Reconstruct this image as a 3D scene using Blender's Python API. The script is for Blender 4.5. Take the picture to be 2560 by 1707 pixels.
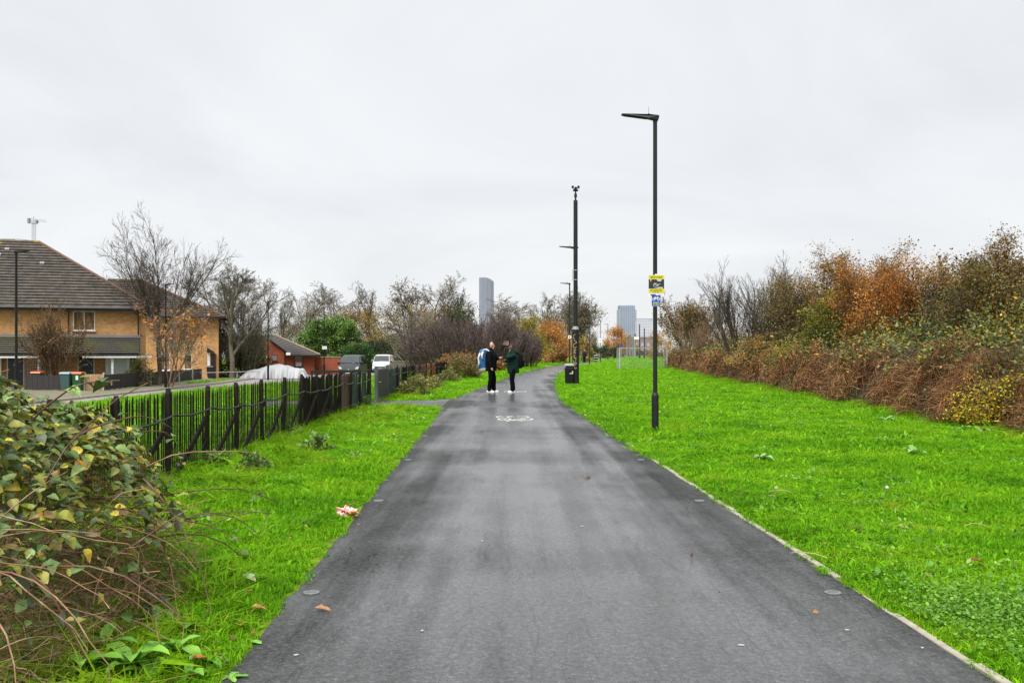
import bpy, bmesh, math, random
import numpy as np
from mathutils import Vector, Matrix, Euler
for _o in list(bpy.data.objects): bpy.data.objects.remove(_o)
scene = bpy.context.scene
COL = scene.collection
R = math.radians
PI = math.pi

# ------------------------------------------------------------------ camera
EYE = 1.5
cam_d = bpy.data.cameras.new('camera'); cam_d.sensor_width = 36.0; cam_d.lens = 35.0
cam_d.shift_y = 0.0104; cam_d.clip_start = 0.05; cam_d.clip_end = 6000
cam = bpy.data.objects.new('camera', cam_d); COL.objects.link(cam)
cam.location = (0, 0, EYE); cam.rotation_euler = (R(90), 0, 0)
scene.camera = cam

# ------------------------------------------------------------------ overcast sky
SUN_EL, SUN_AZ = R(62), R(205)
world = bpy.data.worlds.new('World'); scene.world = world; world.use_nodes = True
nt = world.node_tree; N = nt.nodes; L = nt.links; N.clear()
w_out = N.new('ShaderNodeOutputWorld'); w_bg = N.new('ShaderNodeBackground')
w_bg.inputs['Strength'].default_value = 0.10
w_sky = N.new('ShaderNodeTexSky'); w_sky.sky_type = 'NISHITA'; w_sky.sun_disc = False
w_sky.sun_elevation = SUN_EL; w_sky.sun_rotation = SUN_AZ
w_tc = N.new('ShaderNodeTexCoord'); w_sep = N.new('ShaderNodeSeparateXYZ')
w_add = N.new('ShaderNodeMath'); w_add.operation = 'ADD'; w_add.inputs[1].default_value = 0.22
w_abs = N.new('ShaderNodeMath'); w_abs.operation = 'ABSOLUTE'
w_dx = N.new('ShaderNodeMath'); w_dx.operation = 'DIVIDE'
w_dy = N.new('ShaderNodeMath'); w_dy.operation = 'DIVIDE'
w_comb = N.new('ShaderNodeCombineXYZ')
w_n1 = N.new('ShaderNodeTexNoise'); w_n1.inputs['Scale'].default_value = 0.9
w_n1.inputs['Detail'].default_value = 6; w_n1.inputs['Roughness'].default_value = 0.55; w_n1.inputs['Distortion'].default_value = 0.6
w_ramp = N.new('ShaderNodeValToRGB')
w_ramp.color_ramp.elements[0].position = 0.30; w_ramp.color_ramp.elements[0].color = (1.93, 1.97, 2.04, 1)
w_ramp.color_ramp.elements[1].position = 0.66; w_ramp.color_ramp.elements[1].color = (2.30, 2.33, 2.36, 1)
w_mix = N.new('ShaderNodeMixRGB'); w_mix.inputs[0].default_value = 0.975
L.new(w_tc.outputs['Generated'], w_sep.inputs[0])
L.new(w_sep.outputs['Z'], w_abs.inputs[0]); L.new(w_abs.outputs[0], w_add.inputs[0])
L.new(w_sep.outputs['X'], w_dx.inputs[0]); L.new(w_add.outputs[0], w_dx.inputs[1])
L.new(w_sep.outputs['Y'], w_dy.inputs[0]); L.new(w_add.outputs[0], w_dy.inputs[1])
L.new(w_dx.outputs[0], w_comb.inputs[0]); L.new(w_dy.outputs[0], w_comb.inputs[1])
L.new(w_comb.outputs[0], w_n1.inputs['Vector']); L.new(w_n1.outputs['Fac'], w_ramp.inputs[0])
L.new(w_sky.outputs[0], w_mix.inputs[1]); L.new(w_ramp.outputs[0], w_mix.inputs[2])
L.new(w_mix.outputs[0], w_bg.inputs['Color']); L.new(w_bg.outputs[0], w_out.inputs['Surface'])

sun_d = bpy.data.lights.new('sun', 'SUN'); sun_d.energy = 1.5; sun_d.angle = R(50); sun_d.color = (1.0, 0.985, 0.96)
sun = bpy.data.objects.new('sun', sun_d); COL.objects.link(sun)
sun.rotation_euler = (R(90) - SUN_EL, 0, PI - SUN_AZ); sun.location = (0, 0, 40)

vs = scene.view_settings
vs.view_transform = 'Standard'; vs.look = 'None'; vs.gamma = 1; vs.exposure = 2.0; vs.use_curve_mapping = False
scene.cycles.max_bounces = 8; scene.cycles.diffuse_bounces = 3; scene.cycles.glossy_bounces = 3
scene.cycles.transmission_bounces = 4; scene.cycles.transparent_max_bounces = 8
scene.cycles.use_denoising = True

# ------------------------------------------------------------------ measuring helpers
FOC, HZ = 2490.0, 880.0
def X(sx, d): return (sx - 1280.0) * d / FOC
def Z(sy, d): return EYE + (HZ - sy) * d / FOC
rng = np.random.default_rng(7)
random.seed(7)
def smooth01(t):
    t = np.clip(t, 0, 1); return t * t * (3 - 2 * t)

# ------------------------------------------------------------------ materials
MATS = {}
def nodes_of(name):
    m = bpy.data.materials.new(name); m.use_nodes = True
    nt = m.node_tree; nt.nodes.clear()
    out = nt.nodes.new('ShaderNodeOutputMaterial')
    return m, nt, out
def noise_node(nt, scale, detail=4, rough=0.55, coord='Object', stretch=None):
    tc = nt.nodes.new('ShaderNodeTexCoord'); n = nt.nodes.new('ShaderNodeTexNoise')
    n.inputs['Scale'].default_value = scale; n.inputs['Detail'].default_value = detail; n.inputs['Roughness'].default_value = rough
    if coord == 'World':
        g = nt.nodes.new('ShaderNodeNewGeometry'); src = g.outputs['Position']
    else: src = tc.outputs[coord]
    if stretch:
        mp = nt.nodes.new('ShaderNodeMapping'); mp.inputs['Scale'].default_value = stretch
        nt.links.new(src, mp.inputs[0]); src = mp.outputs[0]
    nt.links.new(src, n.inputs['Vector'])
    return n
def ramp(nt, fac, stops):
    r = nt.nodes.new('ShaderNodeValToRGB'); e = r.color_ramp.elements
    while len(e) < len(stops): e.new(0.5)
    for i, (p, c) in enumerate(stops):
        e[i].position = p; e[i].color = (c[0], c[1], c[2], 1) if hasattr(c, '__len__') else (c, c, c, 1)
    nt.links.new(fac, r.inputs[0]); return r
def mat(name, col, rough=0.6, var=0.15, scale=6.0, metal=0.0, bump=0.0, bscale=60.0, spec=0.5, coord='Object', stretch=None, second=None, secpos=(0.5, 0.62), secscale=3.0):
    """plain paint, metal, wood or cloth: a base colour with soft uneven tone, optional second colour in blotches, fine relief"""
    if name in MATS: return MATS[name]
    m, nt, out = nodes_of(name)
    b = nt.nodes.new('ShaderNodeBsdfPrincipled')
    n = noise_node(nt, scale, 5, 0.6, coord, stretch)
    lo = [c * (1 - var) for c in col]; hi = [min(1, c * (1 + var)) for c in col]
    r = ramp(nt, n.outputs['Fac'], [(0.3, lo), (0.7, hi)])
    colout = r.outputs[0]
    if second:
        n2 = noise_node(nt, secscale, 6, 0.65, coord)
        r2 = ramp(nt, n2.outputs['Fac'], [(secpos[0], 0.0), (secpos[1], 1.0)])
        mx = nt.nodes.new('ShaderNodeMixRGB'); nt.links.new(r2.outputs[0], mx.inputs[0])
        nt.links.new(colout, mx.inputs[1]); mx.inputs[2].default_value = (*second, 1); colout = mx.outputs[0]
    nt.links.new(colout, b.inputs['Base Color'])
    b.inputs['Roughness'].default_value = rough; b.inputs['Metallic'].default_value = metal
    b.inputs['Specular IOR Level'].default_value = spec
    if bump:
        nb = noise_node(nt, bscale, 3, 0.6, coord, stretch)
        bp = nt.nodes.new('ShaderNodeBump'); bp.inputs['Strength'].default_value = bump; bp.inputs['Distance'].default_value = 0.01
        nt.links.new(nb.outputs['Fac'], bp.inputs['Height']); nt.links.new(bp.outputs[0], b.inputs['Normal'])
    nt.links.new(b.outputs[0], out.inputs['Surface'])
    MATS[name] = m; return m
def leaf_mat(name, rough=0.5, trans=0.3, spec=0.4, gain=1.0):
    """leaf material: colour comes with each leaf (attribute Col), some light passes through"""
    m, nt, out = nodes_of(name)
    a = nt.nodes.new('ShaderNodeAttribute'); a.attribute_name = 'Col'
    b = nt.nodes.new('ShaderNodeBsdfPrincipled'); b.inputs['Roughness'].default_value = rough
    b.inputs['Specular IOR Level'].default_value = spec
    t = nt.nodes.new('ShaderNodeBsdfTranslucent'); mx = nt.nodes.new('ShaderNodeMixShader'); mx.inputs[0].default_value = trans
    nt.links.new(a.outputs['Color'], b.inputs['Base Color']); nt.links.new(a.outputs['Color'], t.inputs['Color'])
    nt.links.new(b.outputs[0], mx.inputs[1]); nt.links.new(t.outputs[0], mx.inputs[2]); nt.links.new(mx.outputs[0], out.inputs['Surface'])
    MATS[name] = m; return m
LEAF = leaf_mat('leaf'); GLOSSLEAF = leaf_mat('glossy_leaf', 0.42, 0.22, 0.38)
TWIG = leaf_mat('twig_bark', 0.85, 0.0, 0.2)

# ------------------------------------------------------------------ object helpers
def link(o, parent=None):
    COL.objects.link(o)
    if parent is not None: o.parent = parent
    return o
def tag(o, label=None, cat=None, group=None, kind=None):
    if label: o['label'] = label
    if cat: o['category'] = cat
    if group: o['group'] = group
    if kind: o['kind'] = kind
    return o
def thing(name, label, cat, loc=(0, 0, 0), rz=0.0, group=None):
    o = bpy.data.objects.new(name, None); o.empty_display_size = 0.2; link(o)
    o.location = loc; o.rotation_euler = (0, 0, rz)
    return tag(o, label, cat, group)
def np_mesh(name, V, F, cols=None, smooth=False):
    """V (n,3); F (m,k) all the same size; cols (m,3) a colour per face"""
    V = np.asarray(V, dtype=np.float32); F = np.asarray(F, dtype=np.int32)
    me = bpy.data.meshes.new(name); k = F.shape[1]; m = len(F)
    me.vertices.add(len(V)); me.vertices.foreach_set('co', V.ravel())
    me.loops.add(m * k); me.loops.foreach_set('vertex_index', F.ravel())
    me.polygons.add(m); me.polygons.foreach_set('loop_start', np.arange(0, m * k, k, dtype=np.int32))
    me.polygons.foreach_set('loop_total', np.full(m, k, dtype=np.int32))
    if smooth: me.polygons.foreach_set('use_smooth', np.ones(m, dtype=bool))
    me.update(calc_edges=True)
    if cols is not None:
        ca = me.color_attributes.new('Col', 'FLOAT_COLOR', 'CORNER')
        c = np.ones((m, k, 4), dtype=np.float32); c[:, :, :3] = np.asarray(cols, dtype=np.float32)[:, None, :]
        ca.data.foreach_set('color', c.ravel())
    return me
def np_obj(name, V, F, material, parent=None, cols=None, smooth=False, loc=(0, 0, 0)):
    me = np_mesh(name, V, F, cols, smooth); me.materials.append(material)
    o = bpy.data.objects.new(name, me); link(o, parent); o.location = loc
    return o
class MB:
    """collects boxes, tubes, prisms into one mesh"""
    def __init__(s): s.v = []; s.f = []
    def add(s, vs, fs):
        b = len(s.v); s.v += [tuple(v) for v in vs]; s.f += [tuple(i + b for i in f) for f in fs]; return s
    def box(s, x0, x1, y0, y1, z0, z1):
        return s.add([(x0,y0,z0),(x1,y0,z0),(x1,y1,z0),(x0,y1,z0),(x0,y0,z1),(x1,y0,z1),(x1,y1,z1),(x0,y1,z1)],
                     [(0,3,2,1),(4,5,6,7),(0,1,5,4),(1,2,6,5),(2,3,7,6),(3,0,4,7)])
    def bar(s, p, q, w, h, up=(0, 0, 1)):
        p = Vector(p); q = Vector(q); d = (q - p).normalized(); u = Vector(up)
        sd = d.cross(u)
        if sd.length < 1e-4: sd = d.cross(Vector((1, 0, 0)))
        sd.normalize(); u = sd.cross(d); a = sd * w / 2; b = u * h / 2
        vs = [p - a - b, p + a - b, p + a + b, p - a + b, q - a - b, q + a - b, q + a + b, q - a + b]
        return s.add(vs, [(0,1,2,3),(7,6,5,4),(0,4,5,1),(1,5,6,2),(2,6,7,3),(3,7,4,0)])
    def tube(s, pts, rads, n=8, cap=True, sq=(1, 1), up=(0, 0, 1), ph=0.0):
        pts = [Vector(p) for p in pts]
        if not hasattr(rads, '__len__'): rads = [rads] * len(pts)
        base = len(s.v); m = len(pts); prev = None
        for i, p in enumerate(pts):
            d = (pts[min(i + 1, m - 1)] - pts[max(i - 1, 0)]).normalized()
            if prev is None:
                a = d.cross(Vector(up))
                if a.length < 1e-3: a = d.cross(Vector((0, 1, 0)))
            else: a = prev - d * prev.dot(d)
            a.normalize(); b = d.cross(a); prev = a
            r = rads[i]; rx, ry = (r if hasattr(r, '__len__') else (r * sq[0], r * sq[1]))
            for k in range(n):
                t = 2 * PI * k / n + ph; s.v.append(tuple(p + a * (rx * math.cos(t)) + b * (ry * math.sin(t))))
        for i in range(m - 1):
            for k in range(n):
                k2 = (k + 1) % n; o = base + i * n
                s.f.append((o + k, o + k2, o + n + k2, o + n + k))
        if cap:
            s.f.append(tuple(base + k for k in reversed(range(n)))); s.f.append(tuple(base + (m - 1) * n + k for k in range(n)))
        return s
    def prism(s, poly, axis, a0, a1):
        """extrude a 2D polygon along axis 'x','y','z' between a0 and a1"""
        def P(u, v, a): return {'x': (a, u, v), 'y': (u, a, v), 'z': (u, v, a)}[axis]
        n = len(poly)
        return s.add([P(u, v, a0) for u, v in poly] + [P(u, v, a1) for u, v in poly],
                     [tuple(range(n))[::-1], tuple(range(n, 2 * n))] + [(i, (i + 1) % n, n + (i + 1) % n, n + i) for i in range(n)])
    def quad(s, a, b, c, d): return s.add([a, b, c, d], [(0, 1, 2, 3)])
    def build(s, name, material, parent=None, smooth=False, bevel=0.0, loc=None):
        me = bpy.data.meshes.new(name); me.from_pydata(s.v, [], s.f); me.update()
        bm = bmesh.new(); bm.from_mesh(me); bmesh.ops.recalc_face_normals(bm, faces=bm.faces)
        if bevel:
            bmesh.ops.bevel(bm, geom=bm.edges[:], offset=bevel, segments=1, affect='EDGES', clamp_overlap=True)
        bm.to_mesh(me); bm.free()
        if smooth:
            for p in me.polygons: p.use_smooth = True
        me.materials.append(material)
        o = bpy.data.objects.new(name, me); link(o, parent)
        if loc is not None: o.location = loc
        return o
def copy_tree(o, parent=None):
    c = o.copy(); COL.objects.link(c); c.parent = parent
    for ch in [x for x in o.children]: copy_tree(ch, c)
    return c
def frames(D):
    """two unit vectors across each direction in D (n,3)"""
    ref = np.where(np.abs(D[:, 2:3]) > 0.9, np.array([[1.0, 0, 0]]), np.array([[0, 0, 1.0]]))
    A = np.cross(D, ref); A /= np.linalg.norm(A, axis=1, keepdims=True) + 1e-9
    return A, np.cross(D, A)
def seg_tubes(P0, P1, R0, R1, n):
    """vectorised open tubes: returns V, F"""
    D = P1 - P0; D = D / (np.linalg.norm(D, axis=1, keepdims=True) + 1e-9)
    A, B = frames(D); m = len(P0)
    if n == 2:                                              # the finest twigs: flat slips
        ph = (np.arange(m) * 2.399)[:, None]; S = A * np.cos(ph) + B * np.sin(ph); R0 = R0[:, None]; R1 = R1[:, None]
        V = np.stack([P0 - S * R0, P0 + S * R0, P1 + S * R1, P1 - S * R1], 1); return V.reshape(-1, 3), np.arange(m * 4).reshape(m, 4)
    V = np.zeros((m, 2 * n, 3))
    for k in range(n):
        t = 2 * PI * k / n; off = A * math.cos(t) + B * math.sin(t)
        V[:, k] = P0 + off * R0[:, None]; V[:, n + k] = P1 + off * R1[:, None]
    F = np.zeros((m, n, 4), dtype=np.int64); base = (np.arange(m) * 2 * n)[:, None]
    for k in range(n):
        F[:, k] = base + np.array([k, (k + 1) % n, n + (k + 1) % n, n + k])
    return V.reshape(-1, 3), F.reshape(-1, 4)
def pick(r, palette, n, jit=0.22):
    """n colours drawn from a palette [(weight, rgb)...] with uneven brightness"""
    w = np.array([p[0] for p in palette], float); w /= w.sum()
    c = np.array([p[1] for p in palette], float)[r.choice(len(palette), n, p=w)]
    return np.clip(c * r.uniform(1 - jit, 1 + jit, (n, 1)) * r.uniform(0.93, 1.07, (n, 3)), 0, 1)
def leaf_quads(r, P, size, up=0.25, D=None, aspect=0.6):
    """rhombic leaves at P with random lie; returns V, F (quads)"""
    n = len(P); d = r.normal(size=(n, 3)); d[:, 2] *= 0.7
    if D is not None: d = d * 0.8 + D
    d /= np.linalg.norm(d, axis=1, keepdims=True) + 1e-9
    nr = r.normal(size=(n, 3)); nr[:, 2] += up * 4
    a = np.cross(d, nr); a /= np.linalg.norm(a, axis=1, keepdims=True) + 1e-9
    s = np.asarray(size) * r.uniform(0.6, 1.3, n) if np.ndim(size) == 0 else size
    s = s[:, None]; nn = np.cross(a, d)
    V = np.stack([P, P + d * s * 0.5 + a * s * aspect * 0.5 - nn * s * 0.08, P + d * s, P + d * s * 0.5 - a * s * aspect * 0.5 - nn * s * 0.08], 1)
    F = np.arange(n * 4).reshape(n, 4)
    return V.reshape(-1, 3), F
# ------------------------------------------------------------------ the lie of the land
PR = np.array([(0.0, 2.33), (4.5, 2.19), (10.5, 2.02), (20, 1.78), (29.4, 1.60), (33, 1.66), (38.9, 1.87), (50.5, 2.35), (62, 3.0), (81, 4.6), (107, 7.4), (144, 12.4), (183, 18.0), (249, 27.0), (300, 34.0)])
PL = np.array([(0.0, -1.25), (4.5, -1.31), (10.5, -1.46), (20, -1.71), (26.1, -1.90), (31, -1.98), (36.6, -1.66), (44.5, -1.20), (59, -0.35), (78, 1.15), (101, 3.5), (133, 7.6), (170, 12.9), (249, 23.6), (300, 30.6)])
def path_r(y): return np.interp(y, PR[:, 0], PR[:, 1])
def path_l(y): return np.interp(y, PL[:, 0], PL[:, 1])
SIDE = [(-1.8, 26.6), (-2.3, 27.35), (-3.0, 27.75), (-4.3, 27.8), (-7.5, 27.2), (-7.5, 30.4), (-4.3, 30.6), (-3.2, 30.75), (-2.3, 31.3), (-1.75, 32.4)]
def in_poly(x, y, poly):
    x = np.asarray(x); y = np.asarray(y); ins = np.zeros(x.shape, bool); n = len(poly)
    for i in range(n):
        x0, y0 = poly[i]; x1, y1 = poly[(i + 1) % n]
        c = ((y0 > y) != (y1 > y)) & (x < (x1 - x0) * (y - y0) / (y1 - y0 + 1e-12) + x0); ins ^= c
    return ins
ROAD_R = np.array([(20, -17.5), (45, -19.2), (56, -19.2), (67, -18.3), (80, -15.8), (92, -11.5), (112, -9.5), (140, -9.5)])
ROAD_L = np.array([(20, -23.0), (45, -21.0), (72, -21.0), (84, -21.8), (92, -22.5), (112, -20.0), (140, -20.0)])
def road_r(y): return np.interp(y, ROAD_R[:, 0], ROAD_R[:, 1])
def road_l(y): return np.interp(y, ROAD_L[:, 0], ROAD_L[:, 1])
LOW = -0.8
def wob(x, y):
    return (np.sin(x * 1.7 + y * 0.6) * np.sin(y * 1.1 - x * 0.4) * 0.5 + np.sin(x * 4.1 + 1) * np.sin(y * 3.3 + 2) * 0.25 + np.sin(x * 0.5 + y * 0.23) * 0.25)
def ground_z(x, y):
    x = np.asarray(x, float); y = np.asarray(y, float)
    s = smooth01((-5.2 - x) / 7.5) * smooth01((150 - y) / 40)
    d = np.maximum(x - path_r(y), path_l(y) - x)               # metres outside the path
    side = in_poly(x, y, [(-8, 26.4), (-1.5, 26.4), (-1.5, 32.6), (-8, 31.6)])
    m = smooth01((d - 0.02) / 0.5) * np.where(side, 0.0, 1.0) * smooth01((200 - y) / 60)
    bank = 0.33 * smooth01((x - 8.6 + (y - 18) * -0.055) / 3.5) * smooth01((x - 2) / 1) * smooth01((140 - y) / 30)
    flat = smooth01((-13.5 - x) / 2)
    return LOW * s + m * (0.02 + 0.03 * wob(x, y)) * (1 - flat) + bank * m
def to_strip(ys, xl, xr, z, nx):
    V = []; F = []
    for j, y in enumerate(ys):
        for i in range(nx + 1):
            t = i / nx; V.append((xl[j] + (xr[j] - xl[j]) * t, y, z))
    for j in range(len(ys) - 1):
        for i in range(nx):
            a = j * (nx + 1) + i; F.append((a, a + 1, a + nx + 2, a + nx + 1))
    return V, F

# ground material: turf seen between blades, earth under hedges
m, nt_, out = nodes_of('turf')
b = nt_.nodes.new('ShaderNodeBsdfPrincipled'); b.inputs['Roughness'].default_value = 0.9; b.inputs['Specular IOR Level'].default_value = 0.15
n1 = noise_node(nt_, 0.55, 6, 0.6, 'World'); n2 = noise_node(nt_, 14, 6, 0.7, 'World')
r1 = ramp(nt_, n1.outputs['Fac'], [(0.3, (0.09, 0.17, 0.006)), (0.5, (0.15, 0.25, 0.008)), (0.72, (0.20, 0.26, 0.014))])
r2 = ramp(nt_, n2.outputs['Fac'], [(0.3, 0.55), (0.65, 1.1)])
mx = nt_.nodes.new('ShaderNodeMixRGB'); mx.blend_type = 'MULTIPLY'; mx.inputs[0].default_value = 1
nt_.links.new(r1.outputs[0], mx.inputs[1]); nt_.links.new(r2.outputs[0], mx.inputs[2]); nt_.links.new(mx.outputs[0], b.inputs['Base Color'])
bp = nt_.nodes.new('ShaderNodeBump'); bp.inputs['Strength'].default_value = 0.9; bp.inputs['Distance'].default_value = 0.05
nt_.links.new(n2.outputs['Fac'], bp.inputs['Height']); nt_.links.new(bp.outputs[0], b.inputs['Normal']); nt_.links.new(b.outputs[0], out.inputs['Surface'])
TURF = m

xs = np.concatenate([[-3000, -1200, -500, -250, -140, -90], np.arange(-60, -14, 2.0), np.arange(-14, -5, 0.6), np.arange(-5, 14, 0.25), np.arange(14, 50, 2.0), [60, 90, 140, 250, 500, 1200, 3000]])
ys = np.concatenate([[-60, -20, -6], np.arange(-2, 40, 0.4), np.arange(40, 110, 1.2), np.arange(110, 320, 6), [340, 420, 600, 1000, 2000, 4000]])
GX, GY = np.meshgrid(xs, ys); GZ = ground_z(GX, GY)
nx_, ny_ = len(xs), len(ys)
idx = np.arange(nx_ * ny_).reshape(ny_, nx_)
Fg = np.stack([idx[:-1, :-1], idx[:-1, 1:], idx[1:, 1:], idx[1:, :-1]], -1).reshape(-1, 4)
gnd = tag(np_obj('ground', np.stack([GX, GY, GZ], -1).reshape(-1, 3), Fg, TURF, smooth=True), kind='structure')
gnd.data.materials.append(mat('far_town_ground', (0.15, 0.145, 0.13), 0.95, 0.2, 0.02))
cyy = GY.reshape(-1)[Fg].mean(1); cxx = GX.reshape(-1)[Fg].mean(1)
gnd.data.polygons.foreach_set('material_index', ((cyy > 318) | (np.abs(cxx) > 62)).astype(np.int32))

# wet asphalt of the path: dark, with wide damp streaks that shine
def asphalt(name, lo, hi, wet_lo, wet_hi):
    """worn asphalt: stone grain, lighter wheel-polished streaks along the path, and damp patches that shine"""
    m, nt, out = nodes_of(name)
    b = nt.nodes.new('ShaderNodeBsdfPrincipled')
    def mth(op, a, b2=None, v=None):
        n = nt.nodes.new('ShaderNodeMath'); n.operation = op; nt.links.new(a, n.inputs[0])
        if b2 is not None: nt.links.new(b2, n.inputs[1])
        elif v is not None: n.inputs[1].default_value = v
        return n.outputs[0]
    lat = nt.nodes.new('ShaderNodeAttribute'); lat.attribute_name = 'lat'
    big = noise_node(nt, 0.5, 3, 0.45, 'World', (1.3, 0.30, 1)); mid = noise_node(nt, 2.0, 5, 0.62, 'World', (1.6, 0.55, 1)); streak = noise_node(nt, 1.3, 3, 0.5, 'World', (2.0, 0.07, 1))
    g1 = noise_node(nt, 85, 2, 0.7, 'World'); g2 = noise_node(nt, 30, 3, 0.8, 'World'); band = noise_node(nt, 0.30, 3, 0.5, 'World', (0.30, 1.0, 1)); crk = noise_node(nt, 1.1, 5, 0.6, 'World', (1.7, 0.16, 1))
    f = mth('ADD', mth('MULTIPLY', big.outputs['Fac'], v=0.34), mth('ADD', mth('MULTIPLY', mid.outputs['Fac'], v=0.20), mth('MULTIPLY', streak.outputs['Fac'], v=0.46)))
    edge = mth('ADD', mth('ABSOLUTE', lat.outputs['Fac']), mth('MULTIPLY', mth('SUBTRACT', f, v=0.5), v=-1.6))      # ragged border of the worn middle
    worn = ramp(nt, edge, [(0.35, 1.0), (1.10, 0.0)])
    c = ramp(nt, mth('ADD', mth('MULTIPLY', worn.outputs[0], v=0.16), mth('MULTIPLY', f, v=1.1)), [(0.46, lo), (0.80, hi)])
    grit = ramp(nt, mth('ADD', mth('MULTIPLY', g1.outputs['Fac'], v=0.45), mth('MULTIPLY', g2.outputs['Fac'], v=0.55)), [(0.39, 0.35), (0.5, 0.95), (0.58, 1.5), (0.68, 2.9)])
    crack = ramp(nt, mth('ABSOLUTE', mth('SUBTRACT', crk.outputs['Fac'], v=0.5)), [(0.0, 0.5), (0.008, 1.0)])
    mx = nt.nodes.new('ShaderNodeMixRGB'); mx.blend_type = 'MULTIPLY'; mx.inputs[0].default_value = 1
    nt.links.new(c.outputs[0], mx.inputs[1]); nt.links.new(grit.outputs[0], mx.inputs[2])
    mx2 = nt.nodes.new('ShaderNodeMixRGB'); mx2.blend_type = 'MULTIPLY'; mx2.inputs[0].default_value = 1
    nt.links.new(mx.outputs[0], mx2.inputs[1]); nt.links.new(crack.outputs[0], mx2.inputs[2]); nt.links.new(mx2.outputs[0], b.inputs['Base Color'])
    w = mth('ADD', mth('MULTIPLY', worn.outputs[0], v=0.22), mth('ADD', mth('MULTIPLY', f, v=0.65), mth('MULTIPLY', band.outputs['Fac'], v=0.60)))
    rr = ramp(nt, w, [(0.58, wet_hi), (0.74, (wet_hi * 0.4 + wet_lo * 0.6)), (0.88, wet_lo)]); nt.links.new(rr.outputs[0], b.inputs['Roughness'])
    sp = ramp(nt, w, [(0.58, 0.12), (0.88, 0.5)]); nt.links.new(sp.outputs[0], b.inputs['Specular IOR Level'])
    bp = nt.nodes.new('ShaderNodeBump'); bp.inputs['Strength'].default_value = 0.16; bp.inputs['Distance'].default_value = 0.003
    nt.links.new(g2.outputs['Fac'], bp.inputs['Height']); nt.links.new(bp.outputs[0], b.inputs['Normal'])
    nt.links.new(b.outputs[0], out.inputs['Surface']); return m
ASPHALT = asphalt('wet_asphalt', (0.028, 0.0285, 0.028), (0.054, 0.055, 0.054), 0.22, 0.64)
SIDEASPH = asphalt('side_asphalt', (0.04, 0.04, 0.04), (0.07, 0.07, 0.07), 0.3, 0.7)
ROADMAT = mat('estate_road_surface', (0.21, 0.185, 0.175), 0.8, 0.12, 1.2, bump=0.2, bscale=80, coord='Object')
PAVE = mat('estate_pavement', (0.14, 0.125, 0.09), 0.85, 0.2, 2.0, second=(0.10, 0.13, 0.03), secpos=(0.5, 0.6), secscale=1.1)
CONC = mat('concrete', (0.30, 0.27, 0.21), 0.85, 0.2, 7, bump=0.3, bscale=90, second=(0.14, 0.15, 0.07), secpos=(0.56, 0.72), secscale=5)

ys = np.concatenate([np.arange(-3, 45, 0.25), np.arange(45, 120, 1.5), np.arange(120, 301, 6)])
rj = np.random.default_rng(3)
jl = rj.normal(0, 0.012, len(ys)) * (ys < 45); jr = rj.normal(0, 0.006, len(ys)) * (ys < 45)
V, F = to_strip(ys, path_l(ys) + jl, path_r(ys) + jr, 0.008, 6)
po_ = tag(np_obj('path', V, F, ASPHALT), 'wet dark asphalt foot and cycle path curving away', kind='structure')
la = po_.data.attributes.new('lat', 'FLOAT', 'POINT'); la.data.foreach_set('value', np.tile(np.linspace(-1, 1, 7), len(ys)).astype(np.float32))
MB().add([(x, y, 0.004) for x, y in SIDE], [tuple(range(len(SIDE)))]).build('side_path', SIDEASPH)
tag(bpy.data.objects['side_path'], kind='structure')
ys = np.arange(20, 141, 2.0)
V, F = to_strip(ys, road_l(ys), road_r(ys), LOW + 0.012, 2)
tag(np_obj('estate_road', V, F, ROADMAT), kind='structure')
V, F = to_strip(ys, np.full(len(ys), -46.0), road_l(ys) - 0.14, LOW + 0.11, 2)
tag(np_obj('estate_pavement', V, F, PAVE), kind='structure')
# kerb stones between road and pavement
kp = tag(bpy.data.objects.new('estate_kerb', None), kind='structure'); link(kp)
kerb_me = None
for k in range(58):
    y0 = 38 + k * 1.0
    if kerb_me is None:
        o = MB().box(-0.065, 0.065, 0.006, 0.914, LOW - 0.05, LOW + 0.125).build('kerb_stone', CONC, kp, bevel=0.012); kerb_me = o.data
    else:
        o = bpy.data.objects.new('kerb_stone', kerb_me); link(o, kp)
    xa, xb = road_l(y0) - 0.07, road_l(y0 + 1) - 0.07
    o.location = (xa, y0, 0); o.rotation_euler = (0, 0, math.atan2(xa - xb, 1.0)); o.scale = (1, 1.08, 1)
# edging along the right of the path, in separate concrete pieces, half overgrown
ep = tag(bpy.data.objects.new('path_edging', None), kind='structure'); link(ep)
edge_me = []
for k in range(3):
    o = MB().box(-0.022 - 0.003 * k, 0.020, 0.004, 0.906, -0.1, 0.014 + 0.004 * k).build('edging_stone', CONC, ep, bevel=0.006)
    edge_me.append(o.data); bpy.data.objects.remove(o)
for k in range(28):
    y0 = 2.0 + k * 0.915
    if k > 12 and k % 4 in (1, 2): continue
    o = bpy.data.objects.new('edging_stone', edge_me[k % 3]); link(o, ep)
    xa, xb = path_r(y0) + 0.03, path_r(y0 + 0.915) + 0.03
    o.location = (xa + rj.normal(0, 0.006), y0, rj.normal(0, 0.004)); o.rotation_euler = (rj.normal(0, 0.004), 0, math.atan2(xa - xb, 0.915) + rj.normal(0, 0.006))

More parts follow.
